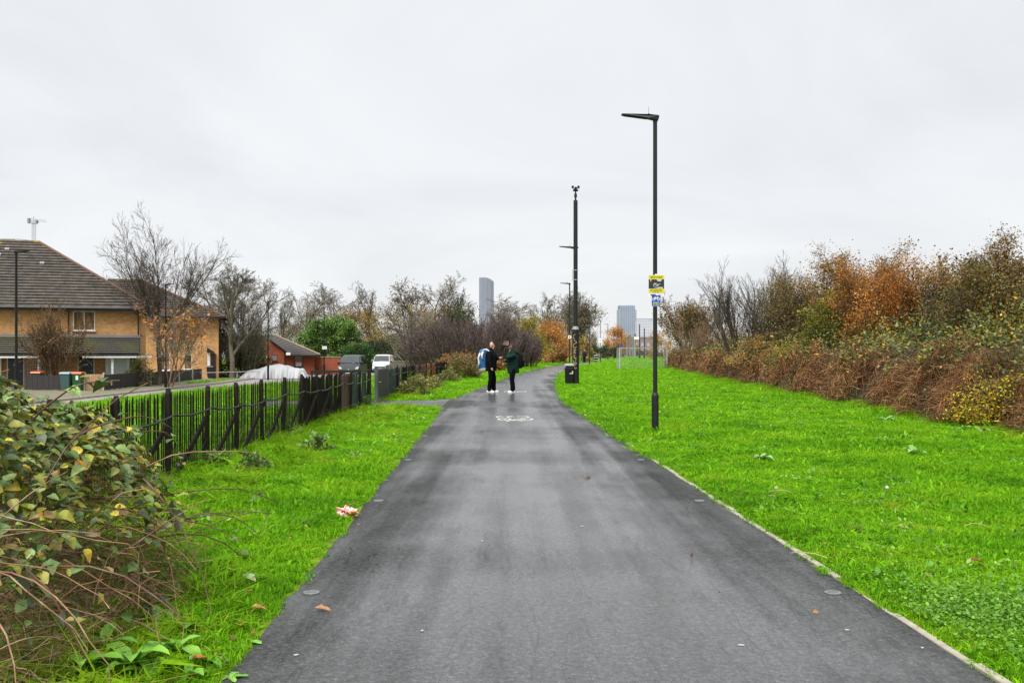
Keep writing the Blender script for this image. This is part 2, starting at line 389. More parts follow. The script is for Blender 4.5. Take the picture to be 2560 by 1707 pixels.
# ------------------------------------------------------------------ grass (countless blades: stuff)
def grass_mat(name, lo, mid, hi, dry, trans=0.4):
    m, nt, out = nodes_of(name)
    a = nt.nodes.new('ShaderNodeAttribute'); a.attribute_name = 'Col'
    n1 = noise_node(nt, 0.75, 6, 0.68, 'World'); n2 = noise_node(nt, 4.0, 4, 0.65, 'World')
    r = ramp(nt, n1.outputs['Fac'], [(0.33, lo), (0.48, mid), (0.60, hi), (0.72, dry)])
    r2 = ramp(nt, n2.outputs['Fac'], [(0.30, (0.55, 0.68, 0.65)), (0.46, (1, 1, 1)), (0.72, (1.25, 1.1, 1.15))])
    m1 = nt.nodes.new('ShaderNodeMixRGB'); m1.blend_type = 'MULTIPLY'; m1.inputs[0].default_value = 1
    m2 = nt.nodes.new('ShaderNodeMixRGB'); m2.blend_type = 'MULTIPLY'; m2.inputs[0].default_value = 1
    nt.links.new(r.outputs[0], m1.inputs[1]); nt.links.new(r2.outputs[0], m1.inputs[2])
    nt.links.new(m1.outputs[0], m2.inputs[1]); nt.links.new(a.outputs['Color'], m2.inputs[2])
    b = nt.nodes.new('ShaderNodeBsdfPrincipled'); b.inputs['Roughness'].default_value = 0.6; b.inputs['Specular IOR Level'].default_value = 0.03
    t = nt.nodes.new('ShaderNodeBsdfTranslucent'); mx = nt.nodes.new('ShaderNodeMixShader'); mx.inputs[0].default_value = trans
    nt.links.new(m2.outputs[0], b.inputs['Base Color']); nt.links.new(m2.outputs[0], t.inputs['Color'])
    nt.links.new(b.outputs[0], mx.inputs[1]); nt.links.new(t.outputs[0], mx.inputs[2]); nt.links.new(mx.outputs[0], out.inputs['Surface'])
    return m
GRASS = grass_mat('grass_blade', (0.085, 0.240, 0.009), (0.138, 0.355, 0.009), (0.185, 0.39, 0.012), (0.28, 0.365, 0.025))
TALLGRASS = grass_mat('tall_grass_blade', (0.09, 0.22, 0.006), (0.15, 0.31, 0.008), (0.20, 0.33, 0.015), (0.30, 0.30, 0.05))

def tuft_mesh(name, seed, nb, rad, hmin, hmax, width, lean, droop, drycol=0.06, broad=0.0):
    r = np.random.default_rng(seed)
    a = r.uniform(0, 2 * PI, nb); q = rad * np.sqrt(r.uniform(0, 1, nb)); h = r.uniform(hmin, hmax, nb)
    P = np.stack([q * np.cos(a), q * np.sin(a), np.full(nb, -0.012)], 1)
    az = r.uniform(0, 2 * PI, nb); ln = np.abs(r.normal(0, lean, nb))
    d = np.stack([np.cos(az), np.sin(az), np.zeros(nb)], 1); sd = np.stack([-np.sin(az), np.cos(az), np.zeros(nb)], 1)
    w = width * r.uniform(0.6, 1.4, nb) * (1 + 2.5 * (r.uniform(0, 1, nb) < broad))
    mid = P + d * (h * ln * 0.45)[:, None] + np.array([0, 0, 1]) * (h * 0.6)[:, None]
    tip = P + d * (h * (ln * 1.0 + droop * r.uniform(0, 1, nb)))[:, None] + np.array([0, 0, 1]) * (h * r.uniform(0.75, 1.0, nb) * (1 - 0.35 * droop))[:, None]
    V = np.stack([P - sd * w[:, None] / 2, P + sd * w[:, None] / 2, mid + sd * w[:, None] * 0.42, mid - sd * w[:, None] * 0.42, tip], 1)
    base = (np.arange(nb) * 5)[:, None]
    F = np.concatenate([base + np.array([[0, 1, 2]]), base + np.array([[0, 2, 3]]), base + np.array([[3, 2, 4]])], 0)
    c = np.ones((nb, 3)) * r.uniform(0.7, 1.25, (nb, 1)); dry = r.uniform(0, 1, nb) < drycol
    c[dry] = np.array([1.7, 1.0, 3.0]) * r.uniform(0.7, 1.1, (dry.sum(), 1))
    return np_mesh(name, V.reshape(-1, 3), F, np.concatenate([c, c, c], 0))
def tuft_collection(name, meshes, material):
    c = bpy.data.collections.new(name)
    for me in meshes:
        me.materials.append(material); o = bpy.data.objects.new(name, me); c.objects.link(o)
    return c
LAWN = tuft_collection('lawn_tuft', [tuft_mesh('lawn_tuft', 100 + i, 46, 0.085, 0.035, 0.085, 0.0052, 0.45, 0.5, 0.05, 0.05) for i in range(6)], GRASS)
ROUGH = tuft_collection('rough_tuft', [tuft_mesh('rough_tuft', 200 + i, 42, 0.10, 0.12, 0.34, 0.0065, 0.5, 0.9, 0.10, 0.06) for i in range(5)], TALLGRASS)
def scatter(name, P, scl, coll, ncoll, seed, tilt=0.12):
    """one grass object: tufts instanced on points through geometry nodes"""
    r = np.random.default_rng(seed); n = len(P)
    me = bpy.data.meshes.new(name); me.vertices.add(n); me.vertices.foreach_set('co', P.astype(np.float32).ravel())
    rot = np.stack([r.normal(0, tilt, n), r.normal(0, tilt, n), r.uniform(0, 2 * PI, n)], 1).astype(np.float32)
    at = me.attributes.new('rot', 'FLOAT_VECTOR', 'POINT'); at.data.foreach_set('vector', rot.ravel())
    at = me.attributes.new('scl', 'FLOAT_VECTOR', 'POINT'); at.data.foreach_set('vector', scl.astype(np.float32).ravel())
    at = me.attributes.new('idx', 'INT', 'POINT'); at.data.foreach_set('value', r.integers(0, ncoll, n).astype(np.int32))
    o = bpy.data.objects.new(name, me); link(o)
    ng = bpy.data.node_groups.new(name, 'GeometryNodeTree')
    ng.interface.new_socket('Geometry', in_out='INPUT', socket_type='NodeSocketGeometry'); ng.interface.new_socket('Geometry', in_out='OUTPUT', socket_type='NodeSocketGeometry')
    gi = ng.nodes.new('NodeGroupInput'); go = ng.nodes.new('NodeGroupOutput')
    ci = ng.nodes.new('GeometryNodeCollectionInfo'); ci.inputs['Collection'].default_value = coll
    ci.inputs['Separate Children'].default_value = True; ci.inputs['Reset Children'].default_value = True
    ip = ng.nodes.new('GeometryNodeInstanceOnPoints'); ip.inputs['Pick Instance'].default_value = True
    def attr(nm, ty):
        a = ng.nodes.new('GeometryNodeInputNamedAttribute'); a.data_type = ty; a.inputs['Name'].default_value = nm; return a.outputs['Attribute']
    ng.links.new(gi.outputs[0], ip.inputs['Points']); ng.links.new(ci.outputs[0], ip.inputs['Instance'])
    ng.links.new(attr('idx', 'INT'), ip.inputs['Instance Index']); ng.links.new(attr('rot', 'FLOAT_VECTOR'), ip.inputs['Rotation']); ng.links.new(attr('scl', 'FLOAT_VECTOR'), ip.inputs['Scale'])
    ng.links.new(ip.outputs[0], go.inputs[0])
    md = o.modifiers.new('scatter', 'NODES'); md.node_group = ng
    return o
def hedge_x(y): return np.interp(y, [0, 12, 18, 30, 83, 120, 300], [8.2, 8.5, 8.8, 9.6, 13.2, 17.5, 48])
def sample(r, x0, x1, y0, y1, dens):
    n = int(max(0, (x1 - x0) * (y1 - y0) * dens)); return r.uniform(x0, x1, n), r.uniform(y0, y1, n)
r = np.random.default_rng(11)
gx, gy, gs, gh = [], [], [], []
for (y0, y1, dens, s, h) in [(2.5, 6, 420, 0.9, 1.0), (6, 9, 340, 1.0, 1.0), (9, 14, 210, 1.2, 1.05), (14, 22, 110, 1.6, 1.1), (22, 36, 55, 2.2, 1.2), (36, 60, 24, 3.1, 1.3), (60, 110, 9, 4.6, 1.4), (110, 190, 2.2, 8, 1.6), (190, 300, 0.6, 13, 2.2)]:
    xm = 0.56 * y1 + 1.2
    x, y = sample(r, -1.5, min(xm, 60), y0, y1, dens)
    k = (x > path_r(y) + np.where(y < 14, 0.085, 0.0)) & (x < hedge_x(y) + 0.8) & (x < 0.54 * y + 1.5); x, y = x[k], y[k]
    gx.append(x); gy.append(y); gs.append(np.full(len(x), s)); gh.append(np.full(len(x), h))
    x, y = sample(r, -4.4, 34 if y0 > 100 else 3, y0, y1, dens)
    k = (x < path_l(y) - np.where(y < 14, 0.085, 0.04)) & (x > np.where(y < 58, -4.3, path_l(y) - 7)) & (x > -0.54 * y - 1.5) & ~in_poly(x, y, SIDE); x, y = x[k], y[k]
    gx.append(x); gy.append(y); gs.append(np.full(len(x), s)); gh.append(np.full(len(x), h))
gx = np.concatenate(gx); gy = np.concatenate(gy); gs = np.concatenate(gs); gh = np.concatenate(gh)
n = len(gx); P = np.stack([gx, gy, ground_z(gx, gy)], 1); sj = r.uniform(0.75, 1.25, n)
vh = gh * r.uniform(0.6, 1.4, n) * (0.85 + 0.7 * np.clip(wob(gx * 1.3, gy * 1.2), -0.4, 0.9))
edge = np.minimum(np.abs(gx - path_r(gy)), np.abs(gx - path_l(gy))); vh *= np.where(edge < 0.12, 0.7, 1.0)
# ragged fringe where turf creeps over the edges of the path
ye = np.concatenate([r.uniform(3.5, 30, 900), r.uniform(3.5, 30, 420)]); sidel = np.arange(1320) < 900; clump = np.sin(ye * 3.1) + np.sin(ye * 7.7 + 1) + r.normal(0, 0.7, 1320)
ke = clump > -0.3; ye, sidel, clump = ye[ke], sidel[ke], clump[ke]
xe = np.where(sidel, path_l(ye) - 0.045 + np.clip(clump, 0, 2) * 0.008 - 0.02 + r.normal(0, 0.02, len(ye)), path_r(ye) + 0.06 + r.normal(0, 0.02, len(ye)))
ke = ~in_poly(xe, ye, [(-9, 26.2), (-1.6, 26.2), (-1.6, 33), (-9, 33)]); xe, ye = xe[ke], ye[ke]
P = np.concatenate([P, np.stack([xe, ye, np.full(len(xe), 0.008)], 1)]); gs = np.concatenate([gs, r.uniform(0.5, 1.0, len(xe))]); sj = np.concatenate([sj, np.ones(len(xe))]); vh = np.concatenate([vh, r.uniform(0.4, 0.85, len(xe))])
tag(scatter('verge_grass', P, np.stack([gs * sj, gs * sj, vh], 1), LAWN, 6, 5), 'bright green mown grass on both verges of the path', 'grass', kind='stuff')
# field beyond the picket fence
gx, gy, gs, gh = [], [], [], []
for (x0, x1, y0, y1, dens, s, h) in [(-9, -4.2, 7, 16, 70, 2.0, 1.8), (-14, -4.2, 16, 30, 30, 2.6, 2.0), (-20, -4.2, 30, 60, 16, 3.6, 2.4), (-20, -4.0, 60, 95, 6, 5, 2.4), (-23, -20.5, 70, 96, 8, 4, 2.2)]:
    x, y = sample(r, x0, x1, y0, y1, dens)
    k = (x > road_r(y) + 0.2) | ((x < road_l(y) - 1.2)); k &= ~in_poly(x, y, SIDE) & (x > -0.56 * y - 1); x, y = x[k], y[k]
    gx.append(x); gy.append(y); gs.append(np.full(len(x), s)); gh.append(np.full(len(x), h))
gx = np.concatenate(gx); gy = np.concatenate(gy); gs = np.concatenate(gs); gh = np.concatenate(gh); n = len(gx)
zz = ground_z(gx, gy) + np.where(gx < -21, 0.11, 0)
tag(scatter('field_grass', np.stack([gx, gy, zz], 1), np.stack([gs, gs, gh * r.uniform(0.6, 1.5, n)], 1), LAWN, 6, 6), 'bright green grass field behind the picket fence', 'grass', kind='stuff')
# long rough grass along the foot of the fence, round the posts and along the hedge foot
x1_, y1_ = sample(r, -4.15, -3.25, 6.5, 27, 16); x2_, y2_ = sample(r, -4.1, -3.2, 31.5, 58, 16); x4_, y4_ = sample(r, -3.4, -1.55, 3.6, 6.6, 22)
x3_ = []; y3_ = []
yy = r.uniform(12, 90, 1500); x3_ = hedge_x(yy) + r.normal(0.1, 0.25, 1500)
yb = r.uniform(7, 27, 420); xb = -3.2 + np.abs(r.normal(0, 0.35, 420))
gx = np.concatenate([x1_, x2_, x3_, x4_, xb]); gy = np.concatenate([y1_, y2_, yy, y4_, yb]); n = len(gx)
hh = r.uniform(0.22, 0.6, n); hh[n - 420:] *= 0.6
k = gx < path_l(gy) - 0.15; k |= gx > path_r(gy) + 1
gx, gy, hh = gx[k], gy[k], hh[k]; n = len(gx)
tag(scatter('rough_grass', np.stack([gx, gy, ground_z(gx, gy)], 1), np.stack([r.uniform(0.8, 1.5, n)] * 2 + [hh], 1), ROUGH, 5, 8, 0.25), 'long rough grass at the foot of the fence and hedge', 'grass', kind='stuff')

# low weeds, daisies and dead leaves through the lawn
r = np.random.default_rng(23); nc = 300; cy = 4 + 40 * r.uniform(0, 1, nc) ** 1.6; cx = np.where(r.uniform(0, 1, nc) < 0.74, path_r(cy) + 0.25 + r.uniform(0, 1, nc) * np.clip(np.minimum(hedge_x(cy), 0.54 * cy + 1) - path_r(cy) - 0.4, 0.1, 9), path_l(cy) - 0.2 - r.uniform(0, 1.9, nc))
kk = ~in_poly(cx, cy, SIDE); cx, cy = cx[kk], cy[kk]; nc = len(cx); per = 16; ci = np.repeat(np.arange(nc), per); rad = r.uniform(0.05, 0.16, nc)[ci] * (1 + cy[ci] / 40)
P = np.stack([cx[ci] + r.normal(0, 1, nc * per) * rad * 0.6, cy[ci] + r.normal(0, 1, nc * per) * rad * 0.6, np.zeros(nc * per)], 1); P[:, 2] = ground_z(P[:, 0], P[:, 1]) + r.uniform(0.03, 0.09, nc * per)
V, F = leaf_quads(r, P, r.uniform(0.02, 0.05, nc * per) * (1 + cy[ci] / 45), 0.9, aspect=0.75)
tone = pick(r, [(3, (0.10, 0.27, 0.015)), (2, (0.20, 0.36, 0.05)), (2, (0.06, 0.18, 0.012)), (1, (0.27, 0.36, 0.10))], nc, 0.15)
tag(np_obj('lawn_weeds', V, F, LEAF, None, np.clip(tone[ci] * r.uniform(0.8, 1.2, (nc * per, 1)), 0, 1)), 'small leafy weeds scattered through both verges', 'weeds', kind='stuff')
nd = 420; y = 4 + 26 * r.uniform(0, 1, nd) ** 1.3; lft = r.uniform(0, 1, nd) < 0.5; x = np.where(lft, path_l(y) + r.normal(-0.10, 0.22, nd), path_r(y) + r.normal(0.25, 0.5, nd)); onp = (x > path_l(y)) & (x < path_r(y)); kk = ~onp | (r.uniform(0, 1, nd) < 0.25); x, y, onp = x[kk], y[kk], onp[kk]; nd = len(x)
V, F = leaf_quads(r, np.stack([x, y, np.where(onp, 0.016, ground_z(x, y) + 0.05)], 1), r.uniform(0.02, 0.05, nd), 1.6, aspect=0.7); tag(np_obj('leaf_litter', V, F, LEAF, None, pick(r, [(3, (0.20, 0.09, 0.03)), (2, (0.32, 0.16, 0.05)), (2, (0.12, 0.06, 0.03)), (1, (0.40, 0.30, 0.10))], nd, 0.25)), 'small dead leaves strewn along the path edges', 'leaf litter', kind='stuff')
# ------------------------------------------------------------------ trees and shrubs
def grow(r, P, D, Ln, nseg, wander, up):
    pts = [P]; dirs = [D]; d = D.copy(); p = P.copy()
    for i in range(nseg):
        d = d + r.normal(0, wander, d.shape); d[:, 2] += up
        d /= np.linalg.norm(d, axis=1, keepdims=True) + 1e-9
        p = p + d * (Ln / nseg)[:, None]; pts.append(p); dirs.append(d.copy())
    return np.stack(pts, 1), np.stack(dirs, 1)
def skeleton(seed, P, D, Ln, Rd, nseg, wander, up, levels):
    """levels: (children, tmin, tmax, angle_lo, angle_hi, length_ratio, radius_ratio, nseg, wander, up). Returns [(P0,P1,R0,R1)] per level and tips"""
    r = np.random.default_rng(seed); out = []; endr = 0.45
    for li in range(len(levels) + 1):
        pts, dirs = grow(r, P, D, Ln, nseg, wander, up)
        f = np.linspace(1, endr, nseg + 1)[None, :] * Rd[:, None]
        out.append((pts[:, :-1].reshape(-1, 3), pts[:, 1:].reshape(-1, 3), f[:, :-1].ravel(), f[:, 1:].ravel()))
        if li == len(levels): break
        k, t0, t1, a0, a1, lr, rr, ns2, w2, u2 = levels[li]; n = len(P)
        t = t0 + (t1 - t0) * (np.arange(k)[None, :] + r.uniform(0, 1, (n, k))) / k
        ii = np.clip((t * nseg).astype(int), 0, nseg - 1); fr = t * nseg - ii; rows = np.arange(n)[:, None]
        p = pts[rows, ii] * (1 - fr)[..., None] + pts[rows, ii + 1] * fr[..., None]; d = dirs[rows, ii + 1]
        p = p.reshape(-1, 3); d = d.reshape(-1, 3); A, B = frames(d)
        ang = np.radians(r.uniform(a0, a1, len(p))); ph = r.uniform(0, 2 * PI, len(p))
        D = d * np.cos(ang)[:, None] + (A * np.cos(ph)[:, None] + B * np.sin(ph)[:, None]) * np.sin(ang)[:, None]
        P = p; tt = t.reshape(-1)
        Ln = np.repeat(Ln, k) * lr * (1.15 - 0.55 * tt) * r.uniform(0.7, 1.2, len(p)); Rd = np.repeat(Rd, k) * rr * (1.1 - 0.4 * tt)
        nseg, wander, up = ns2, w2, u2; endr = 0.35
    return out, pts[:, -1], dirs[:, -1]
def tree_data(seed, trunk_len, trunk_r, levels, stems=1, spread=0.0, base=0.0, tseg=6, tw=0.05, tup=0.05):
    r = np.random.default_rng(seed + 999)
    a = r.uniform(0, 2 * PI, stems); q = base * np.sqrt(r.uniform(0, 1, stems))
    P = np.stack([q * np.cos(a), q * np.sin(a), np.zeros(stems)], 1)
    b = r.uniform(0, 2 * PI, stems) if base == 0 else a + r.normal(0, 0.5, stems)
    D = np.stack([np.cos(b) * spread * r.uniform(0.2, 1, stems), np.sin(b) * spread * r.uniform(0.2, 1, stems), np.ones(stems)], 1); D /= np.linalg.norm(D, axis=1, keepdims=True)
    return skeleton(seed, P, D, trunk_len * r.uniform(0.75, 1.1, stems), trunk_r * r.uniform(0.7, 1.1, stems), tseg, tw, tup, levels)
BARK = [(3, (0.08, 0.066, 0.05)), (2, (0.12, 0.095, 0.07)), (1, (0.06, 0.05, 0.04))]
def wood_mesh(name, segs, nsides, palette, seed, rmin=0.0):
    Vs, Fs, Cs, b = [], [], [], 0; r = np.random.default_rng(seed)
    for (p0, p1, r0, r1), n in zip(segs, nsides):
        V, F = seg_tubes(p0, p1, np.maximum(r0, rmin), np.maximum(r1, rmin * 0.8), n)
        Vs.append(V); Fs.append(F + b); b += len(V); Cs.append(np.repeat(pick(r, palette, len(p0), 0.2), n if n > 2 else 1, 0))
    return np.concatenate(Vs), np.concatenate(Fs), np.concatenate(Cs)
def make_tree(name, label, cat, loc, H, W, data, bark=BARK, twig=None, leaves=None, group=None, seed=0, rmin=0.006, rz=0.0, thin=2, material=None):
    """Empty at the foot > trunk (stem and limbs), crown (branches, twigs), foliage"""
    segs, tips, tdirs = data
    allp = np.concatenate([s[1] for s in segs]); zmax = np.percentile(allp[:, 2], 99.6); rad = np.percentile(np.hypot(allp[:, 0], allp[:, 1]), 97)
    S = np.array([W / 2 / rad, W / 2 / rad, H / zmax])
    segs = [(a * S, b * S, c, d) for a, b, c, d in segs]; tips = tips * S
    t = thing(name, label, cat, loc, rz, group); r = np.random.default_rng(seed + 5)
    twig = twig or bark
    nl = len(segs); sides = [7, 5] + [4] * max(0, nl - 4) + [3, 2]
    V, F, C = wood_mesh('trunk', segs[:thin], sides[:thin], bark, seed, rmin * 1.5); many = int((segs[0][0][:, 2] < 1e-6).sum()) > 1; w0 = np_obj('stems' if many else 'trunk', V, F, TWIG, t, C)
    if many: tag(w0, kind='stuff')
    V, F, C = wood_mesh('crown', segs[thin:], ([4] * max(0, nl - thin - 2) + [3, 2])[-(nl - thin):], twig, seed + 1, rmin); np_obj('crown', V, F, TWIG, t, C)
    if leaves:
        for (cnt, size, pal, zlo, zhi, jit) in leaves:
            src = np.concatenate([tips, segs[-1][0], segs[-2][1]]); rel = src[:, 2] / H
            src = src[(rel >= zlo) & (rel <= zhi)]
            if len(src) == 0: continue
            P = src[r.integers(0, len(src), cnt)] + r.normal(0, jit, (cnt, 3)); P[:, 2] = np.maximum(P[:, 2], 0.05)
            # clumps: some stretches of the crown carry more of one tone
            key = (np.sin(P[:, 0] * 1.9 + seed) * np.sin(P[:, 1] * 2.3 + seed) * np.sin(P[:, 2] * 1.7 + seed))
            C = pick(r, pal, cnt, 0.3) * np.clip(0.85 + 0.8 * key, 0.35, 1.5)[:, None]
            V, F = leaf_quads(r, P, size, 0.3); np_obj('foliage', V, F, material or LEAF, t, np.clip(C, 0, 1))
    return t
def leaf_bush(name, label, cat, loc, rx, ry, H, nclump, nleaf_, size, pal, seed, group=None, droop=0.0, lift=0.12, clump=0.28, material=None, bark=BARK, stem_h=0.5):
    """a dense leafy shrub: stems > crown of leaf clumps spread through the volume, uneven outline"""
    r = np.random.default_rng(seed); t = thing(name, label, cat, loc, 0, group); nleaf = int(nleaf_ * 1.8)
    u = r.normal(size=(nclump, 3)); u /= np.linalg.norm(u, axis=1, keepdims=True); u[:, 2] = np.abs(u[:, 2]) * 1.05 - 0.12
    q = r.uniform(0.35, 1.0, nclump) ** 0.5 * r.uniform(0.85, 1.12, nclump)
    C = np.stack([u[:, 0] * q * rx, u[:, 1] * q * ry, np.clip(lift * H + u[:, 2] * q * H * (1 - lift), 0.05, None)], 1)
    ci = r.integers(0, nclump, nleaf); cr = clump * (rx + ry + H) / 3 * r.uniform(0.5, 1.1, nclump)
    P = C[ci] + r.normal(0, 0.5, (nleaf, 3)) * cr[ci][:, None] * np.array([1, 1, 0.75]); P[:, 2] = np.maximum(P[:, 2], 0.03)
    tone = r.uniform(0.5, 1.45, nclump)
    col = pick(r, pal, nleaf, 0.2) * tone[ci][:, None]
    V, F = leaf_quads(r, P, size, 0.35, D=np.stack([u[ci, 0], u[ci, 1], u[ci, 2] - droop], 1) * 0.8)
    np_obj('foliage', V, F, material or LEAF, t, np.clip(col, 0, 1))
    ns = 9; a = r.uniform(0, 2 * PI, ns)
    P0 = np.stack([0.12 * rx * np.cos(a), 0.12 * ry * np.sin(a), np.zeros(ns)], 1); D = np.stack([np.cos(a) * 0.6, np.sin(a) * 0.6, np.ones(ns)], 1); D /= np.linalg.norm(D, axis=1, keepdims=True)
    segs, _, _ = skeleton(seed, P0, D, np.full(ns, H * 0.6), np.full(ns, 0.008 * H + 0.008), 5, 0.12, 0.02, [(5, 0.3, 1, 25, 60, 0.5, 0.5, 4, 0.15, 0.05)])
    V, F, Cc = wood_mesh('stems', segs, [5, 3], bark, seed, 0.006); tag(np_obj('stems', V, F, TWIG, t, Cc), kind='stuff')
    return t
UPRIGHT = [(9, 0.22, 1.0, 18, 48, 0.78, 0.5, 6, 0.10, 0.07), (8, 0.2, 1.0, 22, 55, 0.52, 0.45, 5, 0.13, 0.05), (7, 0.15, 1.0, 22, 55, 0.5, 0.5, 4, 0.15, 0.04), (8, 0.1, 1.0, 20, 50, 0.6, 0.55, 3, 0.16, 0.03)]
LEAFY = [(7, 0.2, 1.0, 18, 52, 0.75, 0.5, 5, 0.12, 0.05), (6, 0.2, 1.0, 22, 58, 0.55, 0.45, 4, 0.15, 0.04), (6, 0.15, 1.0, 22, 60, 0.5, 0.5, 3, 0.15, 0.03), (4, 0.15, 1.0, 20, 55, 0.55, 0.55, 3, 0.16, 0.02)]
FARUP = [(8, 0.22, 1.0, 18, 48, 0.78, 0.5, 5, 0.10, 0.07), (7, 0.2, 1.0, 22, 55, 0.52, 0.45, 4, 0.13, 0.05), (6, 0.15, 1.0, 22, 55, 0.5, 0.5, 3, 0.15, 0.04), (6, 0.1, 1.0, 20, 50, 0.6, 0.55, 2, 0.16, 0.03)]
MIDTREE = [(9, 0.2, 1.0, 18, 50, 0.75, 0.5, 5, 0.12, 0.06), (8, 0.2, 1.0, 22, 55, 0.5, 0.45, 4, 0.14, 0.04), (7, 0.15, 1.0, 22, 55, 0.5, 0.5, 3, 0.15, 0.03)]
FAN = [(7, 0.25, 1.0, 8, 28, 0.7, 0.5, 5, 0.08, 0.10), (8, 0.2, 1.0, 12, 32, 0.45, 0.5, 4, 0.10, 0.08), (6, 0.2, 1.0, 14, 35, 0.5, 0.6, 3, 0.1, 0.05)]
THICKET = [(9, 0.15, 1.0, 15, 45, 0.55, 0.55, 4, 0.13, 0.06), (7, 0.15, 1.0, 18, 45, 0.5, 0.6, 3, 0.14, 0.05)]
GREYTW = [(3, (0.15, 0.125, 0.105)), (2, (0.20, 0.17, 0.145)), (1, (0.09, 0.075, 0.06))]
DARKTW = [(3, (0.065, 0.05, 0.04)), (2, (0.10, 0.075, 0.055))]
PURPLE = [(3, (0.105, 0.074, 0.070)), (2, (0.135, 0.096, 0.09)), (1, (0.075, 0.052, 0.048))]
BROWNTW = [(3, (0.18, 0.11, 0.065)), (2, (0.14, 0.09, 0.055)), (1, (0.24, 0.165, 0.10))]
PALEBARK = [(1, (0.30, 0.28, 0.24)), (1, (0.22, 0.2, 0.17))]
YEL = [(3, (0.36, 0.24, 0.03)), (2, (0.42, 0.20, 0.02)), (2, (0.24, 0.20, 0.03))]
ORA = [(3, (0.36, 0.13, 0.02)), (2, (0.30, 0.10, 0.02)), (2, (0.40, 0.19, 0.04))]
OLIVE = [(3, (0.16, 0.15, 0.02)), (2, (0.11, 0.12, 0.02)), (2, (0.24, 0.19, 0.03))]
IVY = [(3, (0.035, 0.055, 0.015)), (2, (0.06, 0.08, 0.018)), (1, (0.13, 0.13, 0.03))]
EVERG = [(4, (0.085, 0.17, 0.025)), (3, (0.12, 0.22, 0.03)), (3, (0.04, 0.085, 0.015)), (2, (0.20, 0.31, 0.06))]  # leaf greens, widened with painted highlight and shadow tones
RUST = [(3, (0.30, 0.12, 0.035)), (2, (0.24, 0.10, 0.03)), (1, (0.34, 0.18, 0.06))]
SPARSE = [(2, (0.16, 0.09, 0.03)), (1, (0.25, 0.14, 0.03)), (1, (0.08, 0.06, 0.03))]
PAV = LOW + 0.11

# --- left, by the houses
sg, tp, td = tree_data(21, 5.2, 0.058, [(9, 0.18, 1.0, 16, 44, 0.52, 0.45, 5, 0.11, 0.045), (7, 0.15, 1.0, 18, 48, 0.5, 0.5, 4, 0.13, 0.04), (6, 0.1, 1.0, 18, 48, 0.6, 0.55, 3, 0.15, 0.03)], stems=13, spread=1.25, tw=0.06, tup=0.035)
up_ = np.array([0, 0, 2.3]); sg = [(a + up_, b + up_, c, d) for a, b, c, d in sg]; tz_ = np.linspace(0, 2.35, 6); tk = np.stack([0.05 * np.sin(tz_ * 2), 0.04 * np.sin(tz_ * 3), tz_], 1); tr0 = np.linspace(0.16, 0.13, 6)
sg[0] = (np.concatenate([tk[:-1], sg[0][0]]), np.concatenate([tk[1:], sg[0][1]]), np.concatenate([tr0[:-1], sg[0][2]]), np.concatenate([tr0[1:], sg[0][3]])); D1 = (sg, tp + up_, td)
make_tree('bare_tree', 'big leafless tree with a wide round crown beside the brick house', 'tree', (X(397, 66), 66, PAV), 11.3, 9.0, D1, twig=DARKTW, seed=1, rmin=0.008)
D2 = tree_data(22, 2.6, 0.13, MIDTREE, stems=5, spread=0.5, base=0.15)
make_tree('garden_tree', 'bushy brown twiggy tree in front of the brick house', 'tree', (X(140, 60.5), 60.5, PAV), 5.3, 4.8, tree_data(23, 2.6, 0.09, MIDTREE, stems=7, spread=0.5, base=0.25, tup=0.02), bark=BROWNTW, twig=[(3, (0.10, 0.06, 0.035)), (2, (0.14, 0.085, 0.05))], leaves=[(900, 0.09, OLIVE, 0.45, 1, 0.12), (260, 0.1, YEL, 0.1, 0.9, 0.1)], seed=2, rmin=0.011)
make_tree('garden_tree', 'small tree with a few orange leaves left by the dark fence corner', 'tree', (X(425, 62), 62, PAV), 5.6, 6.6, tree_data(24, 1.7, 0.055, MIDTREE, stems=4, spread=0.7, base=0.2), bark=BROWNTW, twig=GREYTW, leaves=[(560, 0.22, [(3, (0.55, 0.20, 0.03)), (1, (0.5, 0.3, 0.05))], 0.55, 0.92, 0.15), (420, 0.12, OLIVE, 0.0, 0.5, 0.2)], seed=3, rmin=0.009)
leaf_bush('garden_shrub', 'olive green shrub behind the dark fence by the lower window', 'shrub', (X(352, 63.4), 63.4, PAV), 0.9, 0.6, 2.2, 40, 1500, 0.10, [(2, (0.09, 0.10, 0.025)), (1, (0.18, 0.16, 0.04)), (1, (0.05, 0.07, 0.02))], 31)
make_tree('bare_tree', 'grey twiggy tree with a pale trunk standing left of the red bungalow', 'tree', (X(580, 84), 84, PAV), 9.5, 9.6, tree_data(25, 3.0, 0.22, UPRIGHT, tseg=5), bark=[(1, (0.17, 0.14, 0.10)), (1, (0.13, 0.11, 0.08))], twig=[(3, (0.085, 0.08, 0.055)), (2, (0.11, 0.10, 0.075))], seed=4, rmin=0.012)
make_tree('bare_tree', 'tall thin leafless tree between the houses and the bungalow', 'tree', (X(612, 103), 103, LOW), 11.5, 7.5, tree_data(26, 4, 0.16, UPRIGHT), twig=GREYTW, seed=5, rmin=0.013)
make_tree('twig_thicket', 'dark grey green twiggy thicket between the second house and the bungalow', 'thicket', (X(590, 87), 87, PAV), 6.6, 7.0, tree_data(27, 2.4, 0.03, THICKET, stems=45, spread=0.7, base=1.4, tseg=5), bark=[(1, (0.10, 0.085, 0.06))], twig=[(3, (0.085, 0.078, 0.05)), (2, (0.12, 0.105, 0.075))], leaves=[(1600, 0.13, IVY, 0.0, 0.6, 0.3)], seed=27, rmin=0.010)
leaf_bush('evergreen_shrub', 'dark ivy covered shrub under the grey twiggy tree', 'shrub', (X(560, 88), 88, PAV), 2.3, 1.6, 4.2, 70, 5200, 0.17, IVY, 32)
